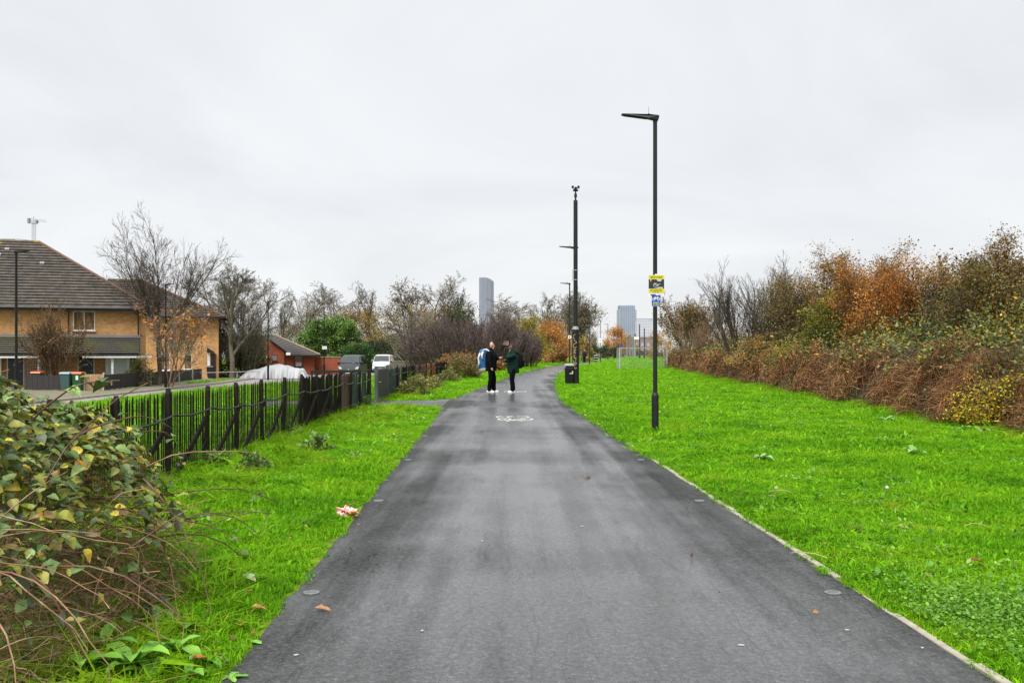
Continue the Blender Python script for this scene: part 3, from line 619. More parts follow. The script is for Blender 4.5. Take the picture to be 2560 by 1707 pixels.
leaf_bush('evergreen_shrub', 'dark evergreen shrub at the left wall of the bungalow', 'shrub', (X(628, 97), 97, PAV), 2.1, 1.4, 4.0, 60, 4200, 0.17, IVY, 33)
leaf_bush('evergreen_bush', 'large rounded bright green evergreen behind the bungalow', 'bush', (X(826, 116), 116, LOW), 4.3, 3.8, 6.9, 190, 15000, 0.26, EVERG, 34, clump=0.17)
leaf_bush('evergreen_bush', 'low dark green bush beside the large rounded evergreen', 'bush', (X(895, 112), 112, LOW), 2.6, 2.2, 3.4, 70, 5500, 0.18, [(3, (0.045, 0.11, 0.02)), (2, (0.03, 0.07, 0.015))], 35)
leaf_bush('conifer_bush', 'very dark conifer bush behind the white van', 'bush', (X(952, 114), 114, LOW), 3.2, 2.2, 4.4, 70, 7000, 0.16, [(3, (0.022, 0.045, 0.018)), (1, (0.04, 0.07, 0.025))], 36)
leaf_bush('conifer_bush', 'dark green bush behind the far end of the estate wall', 'bush', (X(1030, 108), 108, LOW), 2.4, 2.0, 3.6, 60, 5000, 0.15, [(3, (0.028, 0.05, 0.018)), (1, (0.07, 0.09, 0.03))], 37)
B1 = tree_data(41, 4.2, 0.2, FARUP); B2 = tree_data(42, 3.6, 0.18, FARUP); B3 = tree_data(43, 4.6, 0.16, FARUP, tup=0.1)
for (sx, d, top, w, dat, lab, sd, lv) in [
    (700, 150, 735, 9, B2, 'pale leafless tree rising behind the bungalow roof', 6, 0),
    (765, 140, 708, 11, B1, 'grey leafless tree behind the left half of the big evergreen', 7, 0),
    (838, 146, 702, 12, B3, 'brown leafless tree above the middle of the big evergreen', 8, 1),
    (930, 128, 706, 10, B2, 'bare tree with upright dark branches above the white van', 9, 1),
    (1030, 118, 700, 10, B1, 'bare tree with brown leaves clinging, left of the ivy tree', 10, 2),
    (1085, 112, 680, 7.5, B3, 'tallest leafless tree, right above the dark fence end', 11, 1),
    (1148, 112, 722, 5.5, B2, 'dark leafless tree just left of the curved tower', 12, 0)]:
    lv_ = [(1300, 0.2, [(2, (0.20, 0.15, 0.06)), (1, (0.13, 0.11, 0.05))], 0.0, 0.55, 0.5)] if lv == 0 else [(2300 if lv == 1 else 2000, 0.19, YEL if lv == 1 else SPARSE, 0.05 if lv == 1 else 0.2, 0.65 if lv == 1 else 0.97, 0.4)]
    make_tree('bare_tree', lab, 'tree', (X(sx, d), d, LOW), Z(top, d) - LOW, w, dat, twig=GREYTW if sd % 2 else BARK, leaves=lv_, seed=sd, rmin=0.016, rz=sd * 1.3)
leaf_bush('yellow_tree', 'yellow leaved small tree behind the dark conifer bush', 'tree', (X(985, 124), 124, LOW), 4.2, 2.5, 8.6, 70, 4200, 0.20, [(2, (0.30, 0.19, 0.03)), (2, (0.20, 0.15, 0.03)), (1, (0.12, 0.12, 0.03))], 38, clump=0.3)
leaf_bush('yellow_tree', 'brownish yellow thicket tree between evergreen and conifer bush', 'tree', (X(900, 133), 133, LOW), 4.4, 2.5, 9.0, 70, 3600, 0.20, [(2, (0.24, 0.15, 0.04)), (2, (0.17, 0.12, 0.04))], 39, clump=0.3)
make_tree('pale_stemmed_tree', 'slim tree with several pale stems above the parked cars', 'tree', (X(1030, 92), 92, LOW), 6.6, 5.0, tree_data(44, 3.4, 0.07, MIDTREE, stems=4, spread=0.45, base=0.15), bark=PALEBARK, twig=GREYTW, leaves=[(900, 0.13, OLIVE, 0.3, 1, 0.25)], seed=13, rmin=0.011)
leaf_bush('ivy_tree', 'ivy covered dark tree behind the purple brown thicket', 'tree', (X(1140, 96), 96, LOW), 2.3, 1.8, 7.3, 70, 6500, 0.16, IVY, 40, lift=0.3)
for (sx, d, h, w, lab, sd) in [(1096, 88, 3.9, 8, 'left flank of the purple brown leafless thicket', 51), (1180, 84, 5.0, 9, 'tall middle of the purple brown leafless thicket left of the path', 52), (1258, 92, 4.0, 6.0, 'darker leafless thicket behind the man in the green coat', 53), (1300, 97, 3.3, 4.4, 'low dark rounded twig thicket where the path bends', 54)]:
    make_tree('twig_thicket', lab, 'thicket', (min(X(sx, d), path_l(d) - 2.0), d, 0 if sx > 1200 else -0.1), h, w, tree_data(sd, 2.4, 0.03, THICKET, stems=95, spread=0.55, base=2.2, tseg=5), bark=PURPLE, twig=PURPLE, leaves=[(240, 0.14, OLIVE, 0.1, 0.7, 0.3)], seed=sd, rmin=0.012)
leaf_bush('dry_bush', 'russet dead bracken in front of the purple brown thicket', 'bush', (X(1165, 76), 76, 0), 3.2, 1.2, 1.7, 40, 2400, 0.20, RUST, 55, droop=0.3)
leaf_bush('bramble_bush', 'leafy olive bramble at the end of the boarded fence', 'bush', (X(1152, 56), 56, 0), 1.1, 2.2, 1.45, 60, 4200, 0.10, [(2, (0.14, 0.13, 0.03)), (2, (0.22, 0.16, 0.05)), (1, (0.09, 0.10, 0.03)), (1, (0.25, 0.13, 0.05))], 56)
leaf_bush('yellow_bush', 'yellow green autumn bush left of the path bend', 'bush', (X(1312, 118), 118, 0), 3.2, 2.6, 6.1, 80, 7000, 0.19, [(3, (0.28, 0.22, 0.025)), (2, (0.20, 0.19, 0.02)), (1, (0.34, 0.22, 0.03))], 57)
leaf_bush('orange_bush', 'orange leaved tree behind the yellow bush', 'tree', (X(1376, 140), 140, 0), 3.0, 3.0, 6.6, 90, 7000, 0.19, [(3, (0.50, 0.24, 0.06)), (2, (0.42, 0.17, 0.03)), (1, (0.30, 0.16, 0.05))], 58)
leaf_bush('rust_bush', 'rusty brown shrub at the path edge behind the walker', 'shrub', (X(1392, 128), 128, 0), 1.5, 1.5, 2.6, 40, 2200, 0.18, RUST, 59)
leaf_bush('yellow_bush', 'yellow leaved bush beside the second far walker', 'bush', (X(1450, 162), 162, 0), 2.0, 2.0, 4.6, 40, 2200, 0.22, [(2, (0.33, 0.22, 0.04)), (2, (0.2, 0.15, 0.04))], 60)
for (sx, d, top, w, dat, lab, sd) in [(1262, 190, 758, 11, B1, 'far bare tree right of the curved tower', 61), (1300, 200, 738, 14, B3, 'far bare tree over the yellow bush', 62), (1365, 205, 734, 14, B2, 'far bare tree over the orange leaved tree', 63), (1415, 215, 730, 13, B1, 'far bare tree behind the first path lamps', 64)]:
    make_tree('far_tree', lab, 'tree', (X(sx, d), d, 0), Z(top, d), w, dat, twig=GREYTW, leaves=[(900, 0.3, BROWNTW, 0.1, 0.6, 0.4)], seed=sd, rmin=0.024, rz=sd)
make_tree('big_round_tree', 'large round olive tinted tree left of the row of path lamps', 'tree', (X(1462, 225), 225, 0), Z(722, 225), 12.5, tree_data(65, 3, 0.3, LEAFY, stems=3, spread=0.4), bark=BARK, twig=[(2, (0.10, 0.085, 0.04)), (2, (0.075, 0.065, 0.04))], leaves=[(9500, 0.34, [(2, (0.13, 0.11, 0.045)), (1, (0.18, 0.135, 0.05)), (2, (0.085, 0.08, 0.04))], 0.0, 0.74, 0.8)], seed=65, rmin=0.028)
leaf_bush('dark_shrub', 'dark shrubs at the foot of the far lamps', 'shrub', (X(1505, 240), 240, 0), 5.5, 3, 3.4, 50, 3000, 0.3, IVY, 66)
leaf_bush('orange_tree', 'glowing orange tree at the far end of the lamp row', 'tree', (X(1541, 300), 300, 0), 4.0, 4, 10.5, 70, 3600, 0.34, [(3, (0.55, 0.26, 0.03)), (2, (0.45, 0.18, 0.02))], 67, lift=0.2)
leaf_bush('orange_tree', 'orange tree in the distance left of the glass block', 'tree', (X(1572, 330), 330, 0), 4.0, 4, 7.0, 50, 2400, 0.34, [(3, (0.40, 0.22, 0.05)), (2, (0.30, 0.2, 0.06))], 68, lift=0.2)
leaf_bush('dark_hedge', 'low dark hedge closing the far end of the grass', 'hedge', (X(1605, 300), 300, 0), 8.5, 2, 2.0, 60, 3600, 0.3, [(2, (0.02, 0.032, 0.015)), (1, (0.03, 0.04, 0.02))], 69)
leaf_bush('yellow_tree', 'yellow tree at the right of the far hedge', 'tree', (X(1655, 200), 200, 0), 3.2, 3, 6.0, 50, 2600, 0.24, [(3, (0.42, 0.25, 0.04)), (1, (0.25, 0.15, 0.03))], 70)

# --- the wood that closes the view far off on the left: one mass of twigs and last leaves
r = np.random.default_rng(88); n = 9000; wx = r.uniform(-75, 24, n); wy = 245 + r.uniform(0, 30, n) + np.abs(wx + 20) * 0.1
wx = np.minimum(wx, path_l(wy) - 4); top = 8.5 + 2.0 * np.sin(wx * 0.21) + 1.5 * np.sin(wx * 0.53 + 1) + 1.0 * np.sin(wx * 1.3)
z0 = r.uniform(0, 0.9, n) * top; ln = r.uniform(1.2, 4.0, n); pts = np.stack([wx, wy, z0], 1)[:, None] + np.stack([r.normal(0, 0.35, n), r.normal(0, 0.3, n), np.ones(n)], 1)[:, None] * (ln[:, None] * np.linspace(0, 1, 3)[None])[..., None]
pts[..., 2] = np.minimum(pts[..., 2], (top * r.uniform(0.8, 1.12, n))[:, None])
s_ = np.cross(np.array([0, 0, 1.0]), r.normal(size=(n, 3))); s_ /= np.linalg.norm(s_, axis=1, keepdims=True); w_ = (r.uniform(0.02, 0.07, n))[:, None, None] * np.array([1, 0.8, 0.4])[None, :, None]
V = np.stack([pts - s_[:, None] * w_, pts + s_[:, None] * w_], 2).reshape(-1, 3); b_ = (np.arange(n) * 6)[:, None, None] + (np.arange(2) * 2)[None, :, None]; F = (b_ + np.array([0, 1, 3, 2])[None, None]).reshape(-1, 4); C = np.repeat(pick(r, GREYTW, n, 0.25), 2, 0)
n2 = 15000; lx = r.uniform(-75, 24, n2); ly = 250 + r.uniform(0, 30, n2) + np.abs(lx + 20) * 0.1; lx = np.minimum(lx, path_l(ly) - 4); lt = 6.5 + 1.6 * np.sin(lx * 0.21) + 1.2 * np.sin(lx * 0.53 + 1)
V2, F2 = leaf_quads(r, np.stack([lx, ly, r.uniform(0, 1, n2) ** 0.8 * lt], 1), 0.55, 0.2); C2 = pick(r, [(3, (0.17, 0.125, 0.075)), (2, (0.12, 0.10, 0.06)), (2, (0.22, 0.15, 0.06)), (1, (0.10, 0.10, 0.05))], n2, 0.25)
tag(np_obj('woodland', np.concatenate([V, V2]), np.concatenate([F, F2 + len(V)]), TWIG, None, np.concatenate([C, C2])), 'hazy brown wood closing the view on the left', 'woodland', kind='stuff')

# --- right: trees behind the bramble bank
RT = tree_data(71, 2.2, 0.11, LEAFY, stems=3, spread=0.5, base=0.3); RF = tree_data(72, 2.4, 0.07, FAN, stems=12, spread=0.55, base=0.35); RM = tree_data(73, 2.0, 0.10, LEAFY, stems=4, spread=0.6, base=0.4)
make_tree('brown_tree', 'rounded brown and yellow tree right of the far goal', 'tree', (X(1742, 84), 84, 0.2), 6.2, 7.0, RM, twig=BROWNTW, leaves=[(4200, 0.17, [(2, (0.24, 0.15, 0.03)), (2, (0.15, 0.11, 0.03)), (1, (0.09, 0.08, 0.03))], 0.05, 0.85, 0.25)], seed=71, rmin=0.011)
make_tree('brown_tree', 'olive brown tree far right behind the goal', 'tree', (X(1722, 118), 118, 0.2), 7.2, 8.0, RT, twig=BROWNTW, leaves=[(3000, 0.2, [(2, (0.2, 0.13, 0.03)), (2, (0.13, 0.11, 0.03))], 0.05, 0.85, 0.3)], seed=72, rmin=0.014)
make_tree('bare_tree', 'fan shaped leafless tree above the bramble bank', 'tree', (X(1870, 54), 54, 0.2), 6.1, 5.6, RF, bark=DARKTW, twig=[(2, (0.06, 0.05, 0.042)), (1, (0.085, 0.07, 0.055))], seed=73, rmin=0.0055)
make_tree('bare_tree', 'second leafless tree with upright twigs, right of the fan shaped one', 'tree', (X(1958, 51), 51, 0.2), 5.9, 4.6, RF, bark=DARKTW, twig=[(2, (0.06, 0.05, 0.042)), (1, (0.085, 0.07, 0.055))], leaves=[(800, 0.11, IVY, 0.0, 0.5, 0.2)], seed=74, rmin=0.0055, rz=2.2)
leaf_bush('ivy_shrub', 'dark ivy shrub under the leafless trees', 'shrub', (X(1918, 49), 49, 0.3), 1.2, 1.0, 3.3, 40, 3000, 0.09, [(2, (0.07, 0.065, 0.02)), (2, (0.045, 0.05, 0.018)), (1, (0.10, 0.06, 0.04))], 75)
make_tree('autumn_tree', 'tall thinly leaved orange tree in the middle of the bank', 'tree', (X(2108, 40), 40, 0.3), 5.6, 5.2, RT, bark=DARKTW, twig=DARKTW, leaves=[(13000, 0.09, [(3, (0.34, 0.16, 0.015)), (2, (0.22, 0.16, 0.015)), (1, (0.42, 0.20, 0.02))], 0.25, 1, 0.16)], seed=76, rmin=0.005)
leaf_bush('olive_shrub', 'olive green shrub in front of the orange tree', 'shrub', (X(2085, 38.5), 38.5, 0.9), 1.5, 1.0, 2.9, 60, 5200, 0.085, [(3, (0.15, 0.15, 0.015)), (2, (0.09, 0.11, 0.015)), (1, (0.24, 0.2, 0.02))], 77)
make_tree('autumn_tree', 'orange brown feathery tree left of the dark ivy tree', 'tree', (X(2245, 37), 37, 0.3), 4.7, 5.0, RM, bark=BROWNTW, twig=[(2, (0.20, 0.10, 0.05)), (1, (0.14, 0.08, 0.05))], leaves=[(14000, 0.085, [(3, (0.46, 0.18, 0.025)), (2, (0.33, 0.13, 0.02)), (1, (0.48, 0.24, 0.04))], 0.1, 0.95, 0.18)], seed=78, rmin=0.005)
leaf_bush('orange_shrub', 'bright orange shrub low in the bank', 'shrub', (X(2165, 36), 36, 0.9), 1.1, 0.9, 2.4, 40, 3200, 0.08, [(3, (0.36, 0.16, 0.03)), (2, (0.28, 0.13, 0.04))], 79)
make_tree('ivy_tree', 'tall dark tree hung with ivy and rusty leaves on the right', 'tree', (X(2405, 29), 29, 0.3), 4.75, 4.3, tree_data(80, 2.0, 0.10, LEAFY, stems=3, spread=0.5, base=0.3), bark=DARKTW, twig=DARKTW, leaves=[(15000, 0.075, [(3, (0.25, 0.105, 0.02)), (2, (0.15, 0.085, 0.02)), (2, (0.30, 0.16, 0.025)), (1.5, (0.06, 0.045, 0.018)), (1, (0.20, 0.19, 0.02))], 0.45, 1, 0.14), (12000, 0.075, [(3, (0.045, 0.055, 0.018)), (2, (0.09, 0.07, 0.025)), (2, (0.17, 0.15, 0.025))], 0.0, 0.78, 0.22)], seed=80, rmin=0.0045, material=GLOSSLEAF)
leaf_bush('ivy_shrub', 'nearly black ivy clump at the foot of the dark tree', 'shrub', (X(2385, 28), 28, 0.3), 1.05, 0.9, 3.3, 46, 4800, 0.07, [(3, (0.022, 0.028, 0.012)), (2, (0.05, 0.055, 0.015)), (1, (0.12, 0.12, 0.02))], 81, material=GLOSSLEAF)
make_tree('autumn_tree', 'loose olive leaved tree at the right edge of the picture', 'tree', (X(2570, 26), 26, 0.3), 3.7, 4.4, RT, bark=DARKTW, twig=DARKTW, leaves=[(17000, 0.07, [(3, (0.16, 0.14, 0.02)), (2, (0.27, 0.15, 0.025)), (1.5, (0.08, 0.075, 0.02)), (1, (0.2, 0.1, 0.02))], 0.1, 1, 0.16)], seed=82, rmin=0.0045, rz=1.0)
leaf_bush('yellow_shrub', 'olive yellow feathery shrub on top of the bank', 'shrub', (X(2050, 39.5), 39.5, 0.9), 2.3, 1.1, 1.7, 50, 5200, 0.075, [(3, (0.22, 0.18, 0.015)), (2, (0.17, 0.15, 0.015)), (1, (0.3, 0.2, 0.03))], 83)
leaf_bush('orange_shrub', 'pale orange shrub at the foot of the leafless trees', 'shrub', (X(1925, 47.5), 47.5, 0.9), 2.2, 1.0, 1.6, 40, 3600, 0.085, [(3, (0.34, 0.20, 0.06)), (2, (0.25, 0.17, 0.04))], 84)
make_tree('autumn_tree', 'olive and gold leaved tree between the orange trees and the ivy tree', 'tree', (X(2325, 35), 35, 0.3), 4.7, 4.6, RM, bark=DARKTW, twig=BROWNTW, leaves=[(11000, 0.085, [(3, (0.30, 0.15, 0.02)), (2, (0.38, 0.18, 0.025)), (2, (0.12, 0.09, 0.015)), (1, (0.22, 0.19, 0.02))], 0.0, 0.95, 0.2)], seed=85, rmin=0.005, rz=2.0)
make_tree('autumn_tree', 'yellow olive tree right of the leafless trees', 'tree', (X(2015, 46), 46, 0.3), 5.4, 4.8, RT, bark=DARKTW, twig=BROWNTW, leaves=[(8500, 0.10, [(3, (0.17, 0.14, 0.03)), (2, (0.25, 0.17, 0.04)), (1, (0.09, 0.09, 0.03))], 0.0, 0.85, 0.2)], seed=86, rmin=0.006, rz=0.7)
make_tree('autumn_tree', 'rust brown tree behind the feathery orange one', 'tree', (X(2195, 45), 45, 0.3), 5.6, 5.0, RM, bark=DARKTW, twig=BROWNTW, leaves=[(9000, 0.10, [(3, (0.33, 0.15, 0.02)), (2, (0.22, 0.12, 0.02)), (1, (0.42, 0.22, 0.03))], 0.0, 0.95, 0.22)], seed=87, rmin=0.006, rz=4.0)
for i, (sx, d, h, w, lab) in enumerate([(2340, 42, 3.9, 5.5, 'brown background bush behind the dark ivy tree'), (2020, 58, 4.0, 6.5, 'brown background bush behind the orange tree'), (1800, 72, 3.6, 6.5, 'brown background bush left of the fan shaped tree'), (2500, 36, 3.6, 4.5, 'brown background bush at the right edge'), (2180, 50, 4.4, 6, 'brown background bush behind the feathery tree')]):
    make_tree('background_bush', lab, 'bush', (X(sx, d), d, 0.2), h, w, tree_data(90 + i, 2.2, 0.025, THICKET, stems=40, spread=0.6, base=1.6, tseg=4), bark=BROWNTW, twig=BROWNTW, leaves=[(1700, 0.12, [(2, (0.20, 0.12, 0.035)), (2, (0.12, 0.1, 0.03)), (1, (0.3, 0.16, 0.04))], 0.1, 1, 0.25)], seed=90 + i, rmin=0.009)

# ------------------------------------------------------------------ the bramble bank on the right
def ribbons(r, pts, width):
    """pts (n,k,3): flat thin strands; returns V, F"""
    n, k, _ = pts.shape; d = pts[:, -1] - pts[:, 0]; s = np.cross(d, r.normal(size=(n, 3))); s /= np.linalg.norm(s, axis=1, keepdims=True) + 1e-9
    w = np.broadcast_to(np.asarray(width).reshape(-1, 1, 1), (n, 1, 1)) * np.linspace(1, 0.45, k)[None, :, None]
    V = np.stack([pts - s[:, None] * w / 2, pts + s[:, None] * w / 2], 2).reshape(-1, 3)
    b = (np.arange(n) * 2 * k)[:, None, None] + (np.arange(k - 1) * 2)[None, :, None]
    F = (b + np.array([0, 1, 3, 2])[None, None, :]).reshape(-1, 4)
    return V, F
def bank_h(u, y):
    """height of the bank u metres in from its foot"""
    l = 0.92 + 0.12 * np.sin(y * 0.9) + 0.12 * np.sin(y * 2.3 + 1) + 0.10 * np.sin(y * 5.1 + u)
    return (1.28 * (1 - np.exp(-np.clip(u, 0, 6) / 0.30)) + 0.15 * np.clip(u, 0, 4)) * l + 0.05 * np.sin(u * 5 + y * 3)
def bank_foot(y): return hedge_x(y) + 0.12 + 0.22 * np.sin(y * 0.8) + 0.14 * np.sin(y * 2.1)
hedge = thing('bramble_hedge', 'long bank of brown dead stems and green brambles along the right grass', 'hedge', (float(hedge_x(40)), 40, 0))
HB = np.array([float(hedge_x(40)), 40, 0.0])
r = np.random.default_rng(51)
yy = np.concatenate([np.arange(10, 40, 0.35), np.arange(40, 100, 1.0)]); uu = np.array([0, 0.08, 0.2, 0.4, 0.7, 1.1, 1.7, 2.6, 4.0, 6.0])
V = []; 
for y in yy:
    f = bank_foot(y) + 0.28
    for u in uu: V.append((f + u, y + r.normal(0, 0.05), ground_z(f + u, y) + max(0.0, bank_h(u, y) * 0.80 - 0.05) * (1 if u < 5 else 0.3) + r.normal(0, 0.03)))
nu = len(uu); F = [(j * nu + i, j * nu + i + 1, (j + 1) * nu + i + 1, (j + 1) * nu + i) for j in range(len(yy) - 1) for i in range(nu - 1)]
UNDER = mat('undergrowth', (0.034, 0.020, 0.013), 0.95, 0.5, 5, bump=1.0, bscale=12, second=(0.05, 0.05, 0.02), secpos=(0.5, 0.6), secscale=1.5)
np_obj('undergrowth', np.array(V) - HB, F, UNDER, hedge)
def ydist(n, lo=11, hi=95): # denser where it is near
    q = r.uniform(0, 1, n); a = -0.75; return ((lo ** a) + q * (hi ** a - lo ** a)) ** (1 / a)
# hanging dead stems
n = 40000; y = ydist(n, 12.5); u = r.uniform(0.02, 1.0, n) * 1.15; x0 = bank_foot(y) + u; z0 = ground_z(x0, y) + bank_h(u, y) * r.uniform(0.75, 1.08, n)
patch = np.sin(y * 1.3) + np.sin(y * 3.1 + u * 2) + r.normal(0, 0.7, n); keep = patch > -0.55
y, u, x0, z0 = y[keep], u[keep], x0[keep], z0[keep]; n = len(y)
ln = r.uniform(0.15, 0.85, n) * np.clip(z0, 0.3, 1.2); outw = r.uniform(-0.12, 0.42, n); sw = r.normal(0, 0.36, n) + 0.3 * np.sin(y * 2.3 + np.sin(y * 5.1)); crs = r.uniform(0, 1, n) < 0.3; ln[crs] *= r.uniform(-0.4, 0.4, crs.sum()); sw[crs] *= 1.6
k = 5; tt = np.linspace(0, 1, k)[None, :]
px = x0[:, None] - outw[:, None] * tt ** 0.7; py = y[:, None] + sw[:, None] * tt; pz = z0[:, None] - ln[:, None] * tt ** 1.6 + 0.05 * np.sin(tt * 3)
pz = np.maximum(pz, 0.04)
pts = np.stack([px, py, pz], -1) + r.normal(0, 0.035, (n, k, 3)); wd = np.clip(0.0075 * y / 16, 0.006, 0.03)
V, F = ribbons(r, pts, wd)
tone = np.clip(0.80 + 0.55 * np.sin(y * 1.7 + u * 3) * np.sin(y * 3.9) + r.normal(0, 0.12, n), 0.25, 1.5)[:, None]  # dark hollows of the bank are shaded into the stem colours
C = pick(r, [(4, (0.25, 0.115, 0.045)), (3, (0.165, 0.075, 0.030)), (2, (0.37, 0.19, 0.085)), (1.5, (0.09, 0.045, 0.022))], n, 0.3) * tone
tag(np_obj('dead_stems', V - HB, F, TWIG, hedge, np.repeat(np.clip(C, 0, 1), k - 1, 0)), kind='stuff')
# wild arching stems that break the outline
n = 1500; y = ydist(n, 11, 90); u = r.uniform(0.3, 3.6, n); x0 = bank_foot(y) + u; z0 = ground_z(x0, y) + bank_h(u, y) * 0.85
dr = np.stack([r.normal(-0.25, 0.4, n), r.normal(0, 0.5, n), r.uniform(0.5, 1.2, n)], 1) * r.uniform(0.25, 0.7, n)[:, None]
tt = np.linspace(0, 1, 5)[None, :, None]; pts = np.stack([x0, y, z0], 1)[:, None] + dr[:, None] * tt - np.array([0, 0, 1]) * (tt ** 2.5) * r.uniform(0, 0.4, n)[:, None, None]
V, F = ribbons(r, pts, np.clip(0.005 * y / 14, 0.005, 0.03)); C = pick(r, [(2, (0.14, 0.08, 0.05)), (1, (0.25, 0.17, 0.1)), (1, (0.07, 0.05, 0.03))], n, 0.3)
tag(np_obj('arching_stems', V - HB, F, TWIG, hedge, np.repeat(C, 4, 0)), kind='stuff')
# bramble leaves: on top of the bank and scattered over its face
def bank_leaves(n, ulo, uhi, pal, size, hi_f=(0.9, 1.15), cl=0.35, thr=-0.2):
    y = ydist(n); u = r.uniform(ulo, uhi, n); c = np.sin(y * 1.1 + u) + np.sin(y * 2.7 - u * 2) + r.normal(0, 0.8, n); kk = c > thr
    y, u = y[kk], u[kk]; x = bank_foot(y) + u; m = len(y)
    z = ground_z(x, y) + bank_h(u, y) * r.uniform(hi_f[0], hi_f[1], m) + 0.03; x = x - 0.12 * (u < 0.9)
    V, F = leaf_quads(r, np.stack([x, y, z], 1), np.clip(size * (0.75 + y / 60), size * 0.7, 0.19) * r.uniform(0.6, 1.25, m), 0.5, D=np.array([[-0.5, -0.3, 0.1]]))
    cc = pick(r, pal, m, 0.3); return V, F, cc
pal_top = [(4, (0.10, 0.14, 0.03)), (3, (0.15, 0.18, 0.05)), (2, (0.05, 0.08, 0.02)), (3, (0.24, 0.20, 0.025)), (1.5, (0.42, 0.26, 0.03))]
pal_face = [(3, (0.09, 0.12, 0.035)), (2, (0.15, 0.17, 0.06)), (1, (0.25, 0.2, 0.06)), (1, (0.17, 0.09, 0.04))]
for args in [(42000, 0.5, 4.2, pal_top, 0.095, (0.85, 1.3), 0.35, -0.8), (24000, 0.0, 0.9, pal_face, 0.07, (0.1, 1.1), 0.3, 0.35)]:
    V, F, C = bank_leaves(*args)
    tag(np_obj('bramble_leaves', V - HB, F, GLOSSLEAF, hedge, C), kind='stuff')
yb_ = thing('yellow_bramble', 'bright yellow leaved bramble spilling down the near end of the bank', 'bramble', (float(bank_foot(19.2)) + 0.4, 19.2, 0.05)); ybo = np.array(yb_.location)
n = 3000; y = r.normal(19.3, 0.36, n); u = r.uniform(0.1, 1, n) * 0.65; k = np.abs(np.sin(y * 4 + u * 6)) + r.uniform(0, 0.8, n) > 0.5; y, u = y[k], u[k]; n = len(y); x = bank_foot(y) + u - 0.25; z = ground_z(x, y) + np.clip(bank_h(u, y), 0.2, 1.3) * r.uniform(0.35, 1.02, n)
V, F = leaf_quads(r, np.stack([x, y, z], 1), r.uniform(0.035, 0.075, n), 0.5, D=np.array([[-0.6, -0.4, -0.3]])); np_obj('foliage', V - ybo, F, GLOSSLEAF, yb_, pick(r, [(4, (0.55, 0.43, 0.012)), (2, (0.38, 0.38, 0.012)), (1, (0.55, 0.28, 0.02)), (1, (0.16, 0.18, 0.02))], n, 0.25))
n = 60; P0 = np.stack([np.full(n, float(bank_foot(19.2)) + 0.45) + r.normal(0, 0.1, n), 19.2 + r.normal(0, 0.3, n), np.full(n, 0.1)], 1); segs, _, _ = skeleton(7, P0, np.tile(np.array([[-0.3, 0, 1.0]]), (n, 1)) + r.normal(0, 0.2, (n, 3)), np.full(n, 1.0), np.full(n, 0.005), 4, 0.2, -0.02, [(4, 0.3, 1, 20, 60, 0.5, 0.6, 3, 0.2, -0.1)])
V, F, C = wood_mesh('stems', segs, [3, 2], BROWNTW, 3, 0.003); tag(np_obj('stems', V - ybo, F, TWIG, yb_, C), kind='stuff')
leaf_bush('yellow_bramble', 'small orange yellow bramble top in the middle of the bank', 'bramble', (X(2185, 31.0), 31.0, 0.9), 0.5, 0.4, 0.75, 22, 800, 0.075, [(4, (0.40, 0.26, 0.02)), (2, (0.40, 0.17, 0.02))], 62)
# ------------------------------------------------------------------ common materials
OLDWOOD = mat('weathered_dark_wood', (0.020, 0.016, 0.013), 0.85, 0.35, 5, bump=0.5, bscale=40, stretch=(6, 6, 0.8), second=(0.034, 0.029, 0.021), secpos=(0.55, 0.7), secscale=3, spec=0.08)
PALEWOOD = mat('picket_wood', (0.027, 0.022, 0.017), 0.85, 0.4, 4, bump=0.5, bscale=40, stretch=(6, 6, 0.8), spec=0.08)
BROWNWOOD = mat('brown_painted_board', (0.085, 0.038, 0.026), 0.75, 0.25, 5, bump=0.4, bscale=40, stretch=(6, 6, 0.8))
TEALWOOD = mat('dark_teal_board', (0.022, 0.042, 0.040), 0.75, 0.35, 4, bump=0.4, bscale=40, stretch=(6, 6, 0.6), second=(0.03, 0.028, 0.022), secpos=(0.5, 0.62), secscale=3)
REDWOOD = mat('red_orange_board', (0.21, 0.045, 0.016), 0.75, 0.3, 4, bump=0.4, bscale=40, stretch=(6, 6, 0.6), second=(0.06, 0.025, 0.016), secpos=(0.55, 0.7), secscale=3)
POST = mat('dark_green_black_paint', (0.013, 0.0145, 0.013), 0.5, 0.2, 3, spec=0.3)
LAMPBLACK = mat('black_paint', (0.006, 0.006, 0.007), 0.5, 0.2, 3, spec=0.3)
GALV = mat('galvanised_steel', (0.42, 0.44, 0.44), 0.5, 0.15, 8, metal=0.5)
WHITE = mat('white_paint', (0.78, 0.78, 0.76), 0.5, 0.05, 4)
UPVC = mat('white_window_frame', (0.72, 0.72, 0.70), 0.4, 0.06, 3)
ROADPAINT = mat('worn_road_paint', (0.46, 0.46, 0.44), 0.6, 0.1, 9, second=(0.25, 0.25, 0.24), secpos=(0.58, 0.75), secscale=22, coord='Object')
GLASS = mat('dark_window_glass', (0.02, 0.024, 0.026), 0.06, 0.2, 1, spec=0.7)
CURTAIN = mat('net_curtain', (0.62, 0.68, 0.65), 0.8, 0.12, 10, stretch=(8, 8, 0.4))
BLACKRUB = mat('black_rubber', (0.012, 0.012, 0.012), 0.8, 0.2, 6)

